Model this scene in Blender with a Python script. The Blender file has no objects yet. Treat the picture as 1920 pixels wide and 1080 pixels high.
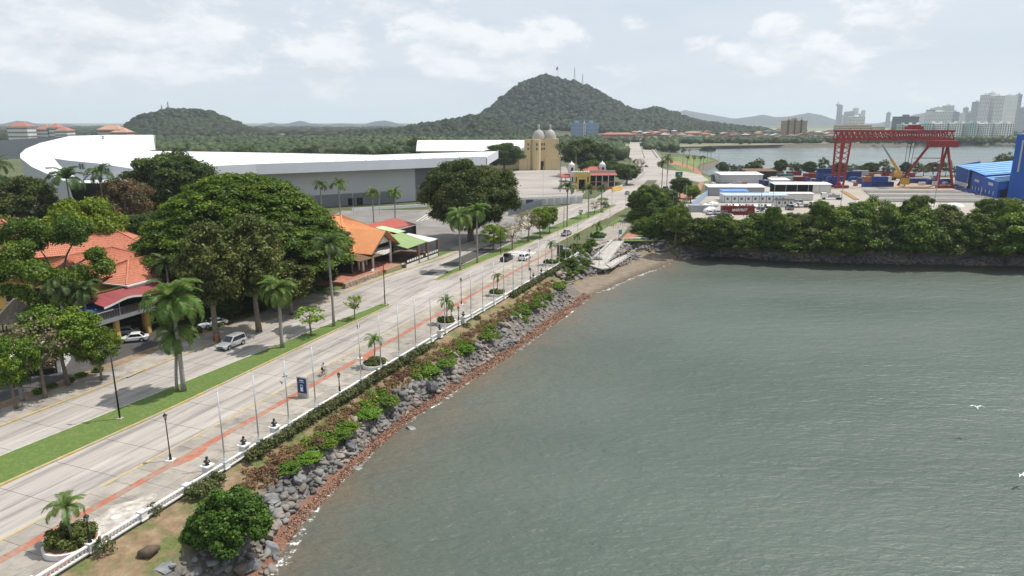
import bpy, math, random
import numpy as np
from mathutils import Vector, Matrix
from mathutils.geometry import delaunay_2d_cdt
random.seed(7); RNG = np.random.default_rng(7)
S = bpy.context.scene
C = bpy.context.scene.collection
R = math.radians
# ------------------------------------------------------------------ camera
H = 34.0; FPX = 1280.0; YH = 228.0
TH = math.atan((540 - YH) / FPX)
cam = bpy.data.cameras.new('camera'); cam.lens = 24; cam.sensor_width = 36; cam.clip_start = .5; cam.clip_end = 40000
camo = bpy.data.objects.new('camera', cam); C.objects.link(camo)
camo.location = (0, 0, H); camo.rotation_euler = (R(90) - TH, 0, 0)
S.camera = camo
# ------------------------------------------------------------------ light
SUN_EL = R(64); SUN_AZ = math.atan2(.95, .28)           # azimuth from +Y towards +X
sdir = Vector((math.cos(SUN_EL) * math.sin(SUN_AZ), math.cos(SUN_EL) * math.cos(SUN_AZ), math.sin(SUN_EL)))
sun = bpy.data.lights.new('sun', 'SUN'); sun.energy = 3.7; sun.angle = R(.6); sun.color = (1, .955, .89)
suno = bpy.data.objects.new('sun', sun); C.objects.link(suno); suno.rotation_euler = sdir.to_track_quat('Z', 'Y').to_euler()
suno.location = (0, 0, 400)
W = bpy.data.worlds.new('World'); S.world = W; W.use_nodes = True
def build_world():
    nt = W.node_tree; N = nt.nodes; L = nt.links; N.clear()
    out = N.new('ShaderNodeOutputWorld'); bg = N.new('ShaderNodeBackground'); bg.inputs[1].default_value = .1
    sky = N.new('ShaderNodeTexSky'); sky.sky_type = 'NISHITA'; sky.sun_disc = False
    sky.sun_elevation = SUN_EL; sky.sun_rotation = SUN_AZ; sky.air_density = 1.0; sky.dust_density = 2.5; sky.ozone_density = 2.0
    tc = N.new('ShaderNodeTexCoord'); sp = N.new('ShaderNodeSeparateXYZ'); L.new(tc.outputs['Generated'], sp.inputs[0])
    def m(op, a, b=None, clamp=False):
        n = N.new('ShaderNodeMath'); n.operation = op; n.use_clamp = clamp
        for i, v in enumerate((a, b)):
            if v is None: continue
            if isinstance(v, (int, float)): n.inputs[i].default_value = v
            else: L.new(v, n.inputs[i])
        return n.outputs[0]
    def ramp(v, pts):
        n = N.new('ShaderNodeValToRGB'); e = n.color_ramp.elements
        e[0].position, e[0].color = pts[0][0], (pts[0][1],) * 3 + (1,); e[1].position, e[1].color = pts[1][0], (pts[1][1],) * 3 + (1,)
        for p, c in pts[2:]:
            k = e.new(p); k.color = (c,) * 3 + (1,)
        L.new(v, n.inputs[0]); return n.outputs[0]
    z = m('ADD', m('MAXIMUM', sp.outputs[2], 0.0), .13)
    u = m('DIVIDE', sp.outputs[0], z); v = m('DIVIDE', sp.outputs[1], z)
    cb = N.new('ShaderNodeCombineXYZ'); L.new(u, cb.inputs[0]); L.new(v, cb.inputs[1])
    def noise(vec, sc, det, ro, dist=0):
        n = N.new('ShaderNodeTexNoise'); n.inputs['Scale'].default_value = sc; n.inputs['Detail'].default_value = det
        n.inputs['Roughness'].default_value = ro; n.inputs['Distortion'].default_value = dist; L.new(vec, n.inputs['Vector']); return n.outputs[0]
    # soft stratus veil in plan coordinates
    veil = ramp(noise(cb.outputs[0], .9, 6, .55, .3), [(.33, 0), (.68, 1)])
    # cumulus in direction space, stretched sideways: puffs with flat bases
    mp = N.new('ShaderNodeMapping'); mp.inputs['Scale'].default_value = (1, 1, 2.3); mp.inputs['Location'].default_value = (.37, .2, .31); L.new(tc.outputs['Generated'], mp.inputs[0])
    big = noise(mp.outputs[0], 4.2, 2, .5); fine = noise(mp.outputs[0], 15, 9, .64, .2)
    mp2 = N.new('ShaderNodeMapping'); mp2.inputs['Scale'].default_value = (1, 1, 2.3); mp2.inputs['Location'].default_value = (.37, .2, .31 + .055); L.new(tc.outputs['Generated'], mp2.inputs[0])
    big2 = noise(mp2.outputs[0], 4.2, 2, .5); fine2 = noise(mp2.outputs[0], 15, 9, .64, .2)
    d1 = m('ADD', m('MULTIPLY', big, .5), m('MULTIPLY', fine, .5)); d2 = m('ADD', m('MULTIPLY', big2, .5), m('MULTIPLY', fine2, .5)); dd = m('SUBTRACT', d1, d2)
    # the cumulus heaps of the hour, each round a direction of the sky
    for cx, cy_, rad in SKYPUFFS:
        c_ = D(cx, cy_, 1000.0) - Vector((0, 0, H)); c_.normalize(); vs = N.new('ShaderNodeVectorMath'); vs.operation = 'SUBTRACT'; L.new(tc.outputs['Generated'], vs.inputs[0]); vs.inputs[1].default_value = c_
        vm = N.new('ShaderNodeVectorMath'); vm.operation = 'MULTIPLY'; L.new(vs.outputs[0], vm.inputs[0]); vm.inputs[1].default_value = (1, 1, 1.9)
        ln = N.new('ShaderNodeVectorMath'); ln.operation = 'LENGTH'; L.new(vm.outputs[0], ln.inputs[0]); mr = N.new('ShaderNodeMapRange'); mr.interpolation_type = 'SMOOTHSTEP'; mr.inputs[1].default_value = 0; mr.inputs[2].default_value = rad / FPX * 1.5; mr.inputs[3].default_value = .16; mr.inputs[4].default_value = 0; L.new(ln.outputs['Value'], mr.inputs[0]); d1 = m('ADD', d1, mr.outputs[0])
    puff = ramp(d1, [(.545, 0), (.635, 1)])
    litv = m('ADD', m('MULTIPLY', dd, 5.0), .62, True)     # bright tops, grey bases
    def col(a, b, f):
        n = N.new('ShaderNodeMix'); n.data_type = 'RGBA'
        for i, x in ((6, a), (7, b)):
            if isinstance(x, tuple): n.inputs[i].default_value = x + (1,)
            else: L.new(x, n.inputs[i])
        if isinstance(f, (int, float)): n.inputs[0].default_value = f
        else: L.new(f, n.inputs[0])
        return n.outputs[2]
    hzn = ramp(sp.outputs[2], [(.0, 1), (.28, .0), (.08, .72)])
    base = col(sky.outputs[0], (4.9, 5.7, 6.6), .75)
    base = col(base, (6.3, 6.75, 7.2), m('MULTIPLY', veil, .8))
    base = col(base, (5.9, 6.45, 7.1), m('MULTIPLY', hzn, .85))
    cl = col((5.5, 5.95, 6.45), (8.7, 8.7, 8.65), litv)
    fade = ramp(sp.outputs[2], [(.0, .15), (.07, .8)])
    base = col(base, cl, m('MULTIPLY', m('MULTIPLY', puff, .72), fade))
    L.new(base, bg.inputs[0]); L.new(bg.outputs[0], out.inputs[0])
S.view_settings.view_transform = 'Standard'; S.view_settings.look = 'None'; S.view_settings.exposure = .33; S.view_settings.gamma = 1
S.view_settings.use_curve_mapping = False
S.render.engine = 'CYCLES'
cy = S.cycles; cy.max_bounces = 5; cy.diffuse_bounces = 2; cy.glossy_bounces = 2; cy.transmission_bounces = 3; cy.transparent_max_bounces = 8
cy.volume_bounces = 1; cy.use_denoising = True; cy.caustics_reflective = False; cy.caustics_refractive = False; cy.sample_clamp_indirect = 6
# ------------------------------------------------------------------ picture point -> place
def G(x, y, z=0.0):
    u = (x - 960) / FPX; v = (540 - y) / FPX
    d = (u, math.cos(TH) + v * math.sin(TH), -math.sin(TH) + v * math.cos(TH)); t = (z - H) / d[2]
    return Vector((d[0] * t, d[1] * t, z))
def D(x, y, Y):                                        # the point seen at (x, y) that stands Y metres ahead
    u = (x - 960) / FPX; v = (540 - y) / FPX
    d = (u, math.cos(TH) + v * math.sin(TH), -math.sin(TH) + v * math.cos(TH)); t = Y / d[1]
    return Vector((d[0] * t, Y, H + d[2] * t))
SKYPUFFS = [(60, 45, 170), (190, 50, 190), (300, 80, 110), (900, 100, 105), (830, 112, 60), (960, 125, 70), (1040, 45, 50), (1185, 50, 32), (1430, 108, 70), (1380, 115, 50), (640, 148, 70), (620, 90, 60), (1680, 60, 70), (1300, 90, 50), (760, 15, 130), (1190, 140, 60), (1560, 130, 60), (1460, 45, 40)]
build_world()
def ppm(p):                                            # picture pixels per metre at a place
    return FPX / (p[1] * math.cos(TH) + (H - p[2]) * math.sin(TH))
# reference line of the road (promenade kerb) and coordinates along (s) / across (o) it
_c = [-6.44703636e-09, 4.20636106e-06, -8.65736729e-04, 4.51244965e-01, -6.37574251e+01]
_Y = np.linspace(20, 420, 4001); _X = np.polyval(_c, _Y)
_s = np.concatenate([[0], np.cumsum(np.hypot(np.diff(_X), np.diff(_Y)))])
_tx = np.gradient(_X, _s); _ty = np.gradient(_Y, _s)
def P(s, o, z=0.0):
    if s < 0: x, y, tx, ty = _X[0] + _tx[0] * s, _Y[0] + _ty[0] * s, _tx[0], _ty[0]
    else: x, y, tx, ty = (np.interp(s, _s, a) for a in (_X, _Y, _tx, _ty))
    return Vector((x + ty * o, y - tx * o, z))
def heading(s):
    tx, ty = np.interp(s, _s, _tx), np.interp(s, _s, _ty); return math.atan2(ty, tx)     # angle of the road direction
def line(pts):
    a = np.array(pts, float); return lambda s: float(np.interp(s, a[:, 0], a[:, 1]))
RAIL = line([(-60, 9.0), (40, 8.6), (75, 8.8), (99, 9.2), (118, 9.9), (152, 10.7), (179, 11.3)])
MEDR1 = line([(-60, -9.2), (38, -9.1), (57, -8.5), (91, -8.6), (108, -8.2)])
MEDL1 = line([(-60, -15.6), (43, -15.4), (68, -13.8), (96, -11.9), (108, -10.8)])
MEDR2 = line([(131, -9.4), (152, -8.5), (171, -7.5), (204, -6.3), (237, -5.5), (284, -5.2)])
MEDL2 = line([(131, -10.6), (140, -11.6), (160, -12), (245, -11.6), (284, -7.5)])
KL = line([(-60, -23), (90, -22.6), (130, -22.2), (156, -20), (190, -20.1), (290, -20.6), (380, -21)])
SWL = line([(-60, -27.5), (110, -27.5), (150, -24), (300, -24)])
WAT = line([(-60, 24), (30, 21.5), (42, 19.6), (49, 17.5), (57, 16.6), (66, 15.9), (75, 15.9), (84, 17), (102, 19.1), (125, 20.6), (146, 21.6)])
WZ = -4.0
# ------------------------------------------------------------------ mesh helpers
class MB:
    def __init__(s): s.v = []; s.f = []; s.uv = None
    def add(s, vs, fs):
        o = len(s.v); s.v += [tuple(p) for p in vs]; s.f += [tuple(i + o for i in f) for f in fs]; return s
    def box(s, x0, x1, y0, y1, z0, z1):
        return s.add([(x0, y0, z0), (x1, y0, z0), (x1, y1, z0), (x0, y1, z0), (x0, y0, z1), (x1, y0, z1), (x1, y1, z1), (x0, y1, z1)],
                     [(0, 3, 2, 1), (4, 5, 6, 7), (0, 1, 5, 4), (1, 2, 6, 5), (2, 3, 7, 6), (3, 0, 4, 7)])
    def bar(s, a, b, w, h=None, up=(0, 0, 1)):                # box along a-b
        a, b = Vector(a), Vector(b); h = h or w; d = (b - a).normalized(); u = Vector(up)
        if abs(d.dot(u)) > .98: u = Vector((1, 0, 0))
        r = d.cross(u).normalized(); u = r.cross(d)
        q = [a + r * sx * w / 2 + u * sz * h / 2 for sx, sz in ((-1, -1), (1, -1), (1, 1), (-1, 1))]
        q += [p + (b - a) for p in q]
        return s.add(q, [(0, 1, 2, 3), (7, 6, 5, 4), (0, 4, 5, 1), (1, 5, 6, 2), (2, 6, 7, 3), (3, 7, 4, 0)])
    def cyl(s, a, b, r0, r1=None, n=8, caps=True):
        a, b = Vector(a), Vector(b); r1 = r0 if r1 is None else r1; d = (b - a).normalized()
        u = Vector((0, 0, 1)) if abs(d.z) < .98 else Vector((1, 0, 0)); x = d.cross(u).normalized(); y = d.cross(x)
        vs = [c + (x * math.cos(t) + y * math.sin(t)) * r for c, r in ((a, r0), (b, r1)) for t in [2 * math.pi * i / n for i in range(n)]]
        fs = [(i, i + n, (i + 1) % n + n, (i + 1) % n) for i in range(n)]
        if caps: fs += [tuple(range(n)), tuple(range(2 * n - 1, n - 1, -1))]
        return s.add(vs, fs)
    def tube(s, pts, rs, n=6):
        o = len(s.v); pts = [Vector(p) for p in pts]
        for i, p in enumerate(pts):
            d = (pts[min(i + 1, len(pts) - 1)] - pts[max(i - 1, 0)]).normalized()
            u = Vector((0, 0, 1)) if abs(d.z) < .95 else Vector((1, 0, 0)); x = d.cross(u).normalized(); y = d.cross(x); r = rs[i] if hasattr(rs, '__len__') else rs
            s.v += [tuple(p + (x * math.cos(2 * math.pi * k / n) + y * math.sin(2 * math.pi * k / n)) * r) for k in range(n)]
        for i in range(len(pts) - 1):
            for k in range(n): s.f.append((o + i * n + k, o + i * n + n + k, o + i * n + n + (k + 1) % n, o + i * n + (k + 1) % n))
        s.f.append(tuple(o + k for k in range(n))); s.f.append(tuple(o + (len(pts) - 1) * n + k for k in range(n - 1, -1, -1))); return s
    def lathe(s, prof, n=16, c=(0, 0, 0), a0=0, sy=1.0):
        o = len(s.v)
        for r, z in prof: s.v += [(c[0] + r * math.cos(a0 + 2 * math.pi * k / n), c[1] + sy * r * math.sin(a0 + 2 * math.pi * k / n), c[2] + z) for k in range(n)]
        for i in range(len(prof) - 1):
            for k in range(n): s.f.append((o + i * n + k, o + i * n + (k + 1) % n, o + i * n + n + (k + 1) % n, o + i * n + n + k))
        s.f.append(tuple(o + k for k in range(n - 1, -1, -1))); s.f.append(tuple(o + (len(prof) - 1) * n + k for k in range(n))); return s
    def prism(s, pts, z0, z1):                                # closed polygon (ccw) between two heights
        n = len(pts); zz = lambda z, i: z[i] if hasattr(z, '__len__') else z
        return s.add([(p[0], p[1], zz(z0, i)) for i, p in enumerate(pts)] + [(p[0], p[1], zz(z1, i)) for i, p in enumerate(pts)],
                     [tuple(range(n - 1, -1, -1)), tuple(range(n, 2 * n))] + [(i, (i + 1) % n, (i + 1) % n + n, i + n) for i in range(n)])
    def extrude(s, prof, y0, y1):                             # polygon in xz pulled along y
        n = len(prof)
        return s.add([(p[0], y0, p[1]) for p in prof] + [(p[0], y1, p[1]) for p in prof],
                     [tuple(range(n)), tuple(range(2 * n - 1, n - 1, -1))] + [(i, i + n, (i + 1) % n + n, (i + 1) % n) for i in range(n)])
    def ball(s, c, r, n=8, m=5, sx=1, sy=1, sz=1):
        return s.lathe([(max(.001, r * math.sin(math.pi * i / m)) * sx, -r * sz * math.cos(math.pi * i / m)) for i in range(m + 1)], n, c, 0, sy / sx)
    def slab(s, quad, t):                                     # any planar polygon thickened downwards (or up) along z
        n = len(quad); q = [Vector(p) for p in quad]
        return s.add(q + [p - Vector((0, 0, t)) for p in q], [tuple(range(n)), tuple(range(2 * n - 1, n - 1, -1))] + [(i, i + n, (i + 1) % n + n, (i + 1) % n) for i in range(n)])
    def xf(s, M):
        s.v = [tuple(M @ Vector(p)) for p in s.v]; return s
    def mesh(s, name, smooth=False):
        me = bpy.data.meshes.new(name); me.from_pydata(s.v, [], s.f); me.update()
        if smooth: me.polygons.foreach_set('use_smooth', [True] * len(me.polygons))
        return me
def fixn(me):
    import bmesh
    b = bmesh.new(); b.from_mesh(me); bmesh.ops.recalc_face_normals(b, faces=b.faces); b.to_mesh(me); b.free(); return me
def obj(name, data, mat=None, parent=None, loc=None, rot=None, kind=None, smooth=False, fix=True):
    me = data if not isinstance(data, MB) else data.mesh(name, smooth)
    if isinstance(data, MB) and fix and len(me.polygons) < 60000: fixn(me)
    o = bpy.data.objects.new(name, me); C.objects.link(o)
    if mat is not None and not me.materials: me.materials.append(mat)
    if parent is not None: o.parent = parent
    if loc is not None: o.location = loc
    if rot is not None: o.rotation_euler = (0, 0, rot) if isinstance(rot, (int, float)) else rot
    if kind: o['kind'] = kind
    return o
def tag(o, label, cat, group=None):
    o['label'] = label; o['category'] = cat
    if group: o['group'] = group
    return o
def thing(name, label, cat, loc=(0, 0, 0), rot=0, group=None):
    o = bpy.data.objects.new(name, None); C.objects.link(o); o.location = loc; o.rotation_euler = (0, 0, rot); o.empty_display_size = .3
    return tag(o, label, cat, group)
def copy_tree(o, parent=None):
    c = o.copy(); C.objects.link(c); c.parent = parent
    for ch in KIDS(o): copy_tree(ch, c)
    return c
_kids = {}
def KIDS(o):
    if o.name not in _kids: _kids[o.name] = list(o.children)
    return _kids[o.name]
def rawmesh(name, V, F, smooth=False, tint=None, uv=None):       # numpy arrays -> mesh (F: n x k)
    me = bpy.data.meshes.new(name); k = F.shape[1]
    me.vertices.add(len(V)); me.vertices.foreach_set('co', np.ascontiguousarray(V, np.float32).ravel())
    me.loops.add(F.size); me.loops.foreach_set('vertex_index', np.ascontiguousarray(F, np.int32).ravel())
    me.polygons.add(len(F)); me.polygons.foreach_set('loop_start', np.arange(0, F.size, k, dtype=np.int32)); me.polygons.foreach_set('loop_total', np.full(len(F), k, np.int32))
    if tint is not None:
        a = me.attributes.new('tint', 'FLOAT', 'POINT'); a.data.foreach_set('value', np.ascontiguousarray(tint, np.float32))
    me.update(calc_edges=True)
    if smooth: me.polygons.foreach_set('use_smooth', np.ones(len(F), bool))
    return me
ORD = ['zeroth', 'first', 'second', 'third', 'fourth', 'fifth', 'sixth', 'seventh', 'eighth', 'ninth', 'tenth', 'eleventh', 'twelfth', 'thirteenth', 'fourteenth', 'fifteenth', 'sixteenth', 'seventeenth', 'eighteenth', 'nineteenth', 'twentieth']
def ordn(i):
    if i <= 20: return ORD[i]
    t = {2: 'twenty', 3: 'thirty', 4: 'forty', 5: 'fifty', 6: 'sixty', 7: 'seventy', 8: 'eighty', 9: 'ninety'}[i // 10]
    return t + '-' + ORD[i % 10] if i % 10 else t[:-1] + 'ieth'
# ------------------------------------------------------------------ materials
MATS = {}
def mat(name, c, rough=.8, var=.15, scale=1.0, bump=0.0, bscale=None, metal=0.0, spec=.3, rnd=0.0, c2=None, stretch=None, uv=False, stain=None):
    """procedural: colour broken up by two noises, random value shift per object, optional stain colour and relief"""
    m = bpy.data.materials.new(name); m.use_nodes = True; nt = m.node_tree; N, L = nt.nodes, nt.links; b = N['Principled BSDF']
    tc = N.new('ShaderNodeTexCoord'); vec = tc.outputs['UV' if uv else 'Object']
    if stretch:
        mp = N.new('ShaderNodeMapping'); mp.inputs['Scale'].default_value = stretch; L.new(vec, mp.inputs[0]); vec = mp.outputs[0]
    def noise(sc, det=5, ro=.6):
        n = N.new('ShaderNodeTexNoise'); n.inputs['Scale'].default_value = sc; n.inputs['Detail'].default_value = det; n.inputs['Roughness'].default_value = ro; L.new(vec, n.inputs['Vector']); return n.outputs[0]
    def mix(a, bb, f, blend='MIX'):
        n = N.new('ShaderNodeMix'); n.data_type = 'RGBA'; n.blend_type = blend
        for i, x in ((6, a), (7, bb)):
            if isinstance(x, tuple): n.inputs[i].default_value = x[:3] + (1,)
            else: L.new(x, n.inputs[i])
        if isinstance(f, (int, float)): n.inputs[0].default_value = f
        else: L.new(f, n.inputs[0])
        return n.outputs[2]
    def mr(v, a, bb, lo, hi):
        n = N.new('ShaderNodeMapRange'); n.inputs[1].default_value = a; n.inputs[2].default_value = bb; n.inputs[3].default_value = lo; n.inputs[4].default_value = hi; L.new(v, n.inputs[0]); return n.outputs[0]
    dk = tuple(x * (1 - var) for x in c[:3]); lt = tuple(min(1, x * (1 + var)) for x in c[:3])
    n1 = noise(scale); col = mix(dk, lt, mr(n1, .3, .7, 0, 1))
    if c2: col = mix(col, c2, mr(noise(scale * .37, 4, .65), .47, .62, 0, 1))
    if stain: col = mix(col, stain[0], mr(noise(stain[1], 6, .7), stain[2], stain[2] + .12, 0, stain[3]))
    if rnd:
        oi = N.new('ShaderNodeObjectInfo'); hs = N.new('ShaderNodeHueSaturation'); L.new(col, hs.inputs['Color']); L.new(mr(oi.outputs['Random'], 0, 1, 1 - rnd, 1 + rnd), hs.inputs['Value']); col = hs.outputs[0]
    L.new(col, b.inputs['Base Color']); b.inputs['Roughness'].default_value = rough; b.inputs['Metallic'].default_value = metal; b.inputs['Specular IOR Level'].default_value = spec
    if bump:
        bp = N.new('ShaderNodeBump'); bp.inputs['Strength'].default_value = .6; bp.inputs['Distance'].default_value = bump; L.new(noise(bscale or scale * 4, 4, .6), bp.inputs['Height']); L.new(bp.outputs[0], b.inputs['Normal'])
    MATS[name] = m; return m
def leafmat(name, c1, c2, c3=None, trans=.3, rnd=.12):
    """foliage: random per-leaf tint, contrast widened to paint shaded depth and highlights, some light passing through"""
    m = bpy.data.materials.new(name); m.use_nodes = True; nt = m.node_tree; N, L = nt.nodes, nt.links; N.clear()
    out = N.new('ShaderNodeOutputMaterial'); at = N.new('ShaderNodeAttribute'); at.attribute_name = 'tint'
    rp = N.new('ShaderNodeValToRGB'); e = rp.color_ramp.elements; e[0].color = c1 + (1,); e[1].color = c2 + (1,)
    if c3: k = e.new(.93); k.color = c2 + (1,); e[2].color = c3 + (1,)
    L.new(at.outputs['Fac'], rp.inputs[0])  # leaf tones vary at random; the wider range puts crown shading into colour
    oi = N.new('ShaderNodeObjectInfo'); hs = N.new('ShaderNodeHueSaturation'); L.new(rp.outputs[0], hs.inputs['Color'])
    mr = N.new('ShaderNodeMapRange'); mr.inputs[3].default_value = 1 - rnd; mr.inputs[4].default_value = 1 + rnd; L.new(oi.outputs['Random'], mr.inputs[0]); L.new(mr.outputs[0], hs.inputs['Value'])
    m2 = N.new('ShaderNodeMapRange'); m2.inputs[3].default_value = .5 - .02; m2.inputs[4].default_value = .5 + .015; L.new(oi.outputs['Random'], m2.inputs[0]); L.new(m2.outputs[0], hs.inputs['Hue'])
    d = N.new('ShaderNodeBsdfDiffuse'); t = N.new('ShaderNodeBsdfTranslucent'); g = N.new('ShaderNodeBsdfGlossy'); g.inputs['Roughness'].default_value = .5
    L.new(hs.outputs[0], d.inputs[0]); L.new(hs.outputs[0], t.inputs[0]); g.inputs[0].default_value = (.9, .95, .9, 1)
    mx = N.new('ShaderNodeMixShader'); mx.inputs[0].default_value = trans; L.new(d.outputs[0], mx.inputs[1]); L.new(t.outputs[0], mx.inputs[2])
    m3 = N.new('ShaderNodeMixShader'); m3.inputs[0].default_value = .018; L.new(mx.outputs[0], m3.inputs[1]); L.new(g.outputs[0], m3.inputs[2]); L.new(m3.outputs[0], out.inputs[0])
    MATS[name] = m; return m
M = MATS
mat('road', (.365, .332, .30), .85, .22, .55, rnd=.07, stretch=(.085, 1.1, 1), uv=True, stain=((.17, .158, .146), .75, .5, .62))
mat('joint', (.23, .205, .185), .95, .2, 1)
mat('paving', (.32, .285, .245), .9, .2, .45, rnd=.13, stain=((.16, .145, .125), .35, .52, .6))
mat('kerb_yellow', (.46, .34, .13), .8, .25, 1.5, stain=((.36, .33, .29), .9, .46, .9))
mat('kerb', (.42, .39, .35), .85, .2, 1.2)
mat('brick', (.37, .135, .085), .9, .2, 1.5, rnd=.06, stain=((.30, .23, .18), .45, .47, .85))
mat('white', (.70, .69, .665), .6, .06, 1.5, stain=((.55, .52, .47), 1.2, .6, .5))
mat('whiteroof', (.74, .745, .75), .5, .04, .05, stain=((.60, .61, .62), .03, .5, .6))
mat('offwhite', (.62, .60, .56), .7, .08, .4)
mat('concrete', (.40, .375, .34), .9, .14, .5, stain=((.24, .22, .2), .6, .56, .5))
mat('greywall', (.47, .475, .49), .7, .05, .1)
mat('greywall2', (.31, .32, .345), .7, .06, .1)
mat('black', (.012, .012, .013), .45, .2, 3, spec=.4)
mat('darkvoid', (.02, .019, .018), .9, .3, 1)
mat('silver', (.60, .61, .62), .35, .05, 2, metal=.6)
mat('steel', (.42, .42, .42), .5, .1, 2, metal=.4)
mat('bronze', (.022, .018, .015), .4, .2, 4, spec=.5)
mat('tyre', (.015, .015, .015), .9, .2, 5)
mat('glass', (.012, .015, .02), .08, .1, 1, spec=.6)
mat('winglass', (.06, .075, .09), .15, .2, .6, spec=.6)
mat('grass', (.095, .15, .035), .95, .2, 6, bump=.05, bscale=14, c2=(.135, .18, .05), stain=((.22, .19, .085), .22, .6, .7))
mat('grassfar', (.12, .17, .05), .95, .25, .15, c2=(.2, .2, .08))
mat('dirt', (.24, .17, .11), .95, .25, .7, bump=.05, c2=(.30, .23, .15), stain=((.11, .13, .045), .45, .55, .8))
mat('land', (.10, .105, .05), .95, .25, .05, c2=(.065, .085, .032))
mat('asphalt', (.075, .07, .066), .9, .2, .5, stain=((.14, .13, .12), .2, .55, .5))
mat('asphaltold', (.20, .185, .17), .9, .2, .12, stain=((.30, .27, .24), .05, .5, .8))
mat('lot', (.36, .325, .29), .9, .14, .08, c2=(.27, .245, .22), stretch=(.35, 1, 1))
mat('sand', (.27, .205, .145), .95, .12, .4, c2=(.22, .165, .115))
mat('yardground', (.37, .34, .30), .95, .15, .06, c2=(.34, .29, .23))
mat('yardsoil', (.36, .26, .17), .95, .2, .1)
mat('stone', (.155, .157, .16), .8, .5, 1.6, bump=.05, rnd=.45, c2=(.26, .25, .235), spec=.25)
mat('stonebrown', (.20, .165, .135), .9, .4, 1.2, bump=.04, rnd=.3)
mat('gravel', (.24, .115, .07), .95, .45, 3, bump=.06, bscale=9, c2=(.30, .19, .12))
mat('pebble', (.23, .10, .06), .9, .4, 8, c2=(.34, .22, .15), rnd=.2)
mat('trunk', (.17, .14, .11), .95, .3, 3, bump=.03)
mat('palmtrunk', (.27, .25, .225), .9, .2, 4, bump=.02)
mat('palmtrunkdark', (.12, .09, .065), .9, .25, 4, bump=.02)
mat('crownshaft', (.14, .22, .06), .6, .1, 2)
mat('tile', (.48, .185, .115), .8, .18, 2, rnd=.1)
mat('orangeroof', (.60, .255, .105), .7, .07, .4, stain=((.5, .22, .1), .3, .55, .5))
mat('redroof', (.36, .085, .06), .6, .1, .5)
mat('greenroof', (.24, .33, .14), .75, .2, .8, stretch=(3, .4, 1))
mat('maroon', (.26, .06, .062), .6, .1, .5)
mat('yellowwall', (.56, .36, .11), .85, .08, .5)
mat('paleyellow', (.60, .47, .27), .85, .06, .1)
mat('stonewall', (.34, .24, .16), .95, .35, 2.2)
mat('wood', (.16, .095, .055), .8, .25, 2)
mat('thatch', (.27, .23, .18), .95, .3, 3, bump=.05)
mat('bluetarp', (.03, .075, .30), .6, .1, 1)
mat('terracotta', (.38, .13, .07), .8, .15, 2)
# ================================================================== THE GROUND
GZ = -.15
def px(*pts, z=GZ): return [tuple(G(x, y, z)[:2]) for x, y in pts]
prom = [tuple(P(s, RAIL(s) + .35)[:2]) for s in np.arange(-60, 178, 4.0)]
TOPB = px((1112, 459), (1165, 447), (1240, 452), (1310, 458), (1400, 466), (1550, 469), (1920, 472))       # top of the riprap round the cove
bay = [(2600, 210), (2600, 560)] + px((1920, 326), (1700, 330), (1560, 332), (1440, 331), (1385, 329), (1345, 331), (1322, 326), (1308, 318), (1316, 309), (1347, 301), (1336, 296), (1300, 290),
        (1265, 287), (1240, 285)) + px((1225, 283), (1260, 281), (1330, 279.5), (1400, 277), (1480, 276.5), (1600, 275), (1750, 272.5), (1920, 271), z=-4.0) + [(4500, 1400)]
outer = [(9000, 1600), (12000, 16000), (-12000, 16000), (-12000, -400), (-150, -400)]
land = prom + TOPB + bay + outer
def polyfill(name, pts, z, m, kind='structure', extra=None):
    v = [Vector(p[:2]) for p in pts]; n = len(v)
    r = delaunay_2d_cdt(v, [(i, (i + 1) % n) for i in range(n)], [], 1, 1e-4)
    me = bpy.data.meshes.new(name); me.from_pydata([(p.x, p.y, z) for p in r[0]], [], r[2]); me.update()
    for p in me.polygons:
        if p.normal.z < 0: p.flip()
    return obj(name, me, m, kind=kind)
polyfill('ground', land, GZ, M['land'])
def patch(name, pxs, z, m, kind='structure'): return polyfill(name, [tuple(G(x, y, z)[:2]) for x, y in pxs], z, m, kind)
# stony skirts below the bay shores
def skirt(name, pts, out, z0, z1, m):
    mb = MB()
    for i in range(len(pts) - 1):
        a, b = Vector(pts[i]), Vector(pts[i + 1]); n = Vector(((b - a).y, -(b - a).x)).normalized() * out
        mb.add([(a.x, a.y, z0), (b.x, b.y, z0), (b.x + n.x, b.y + n.y, z1), (a.x + n.x, a.y + n.y, z1)], [(0, 1, 2, 3)])
    return obj(name, mb, m, kind='structure', fix=False)
skirt('bay_bank', bay[1:], 4, GZ, -5.5, M['stonebrown'])
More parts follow.
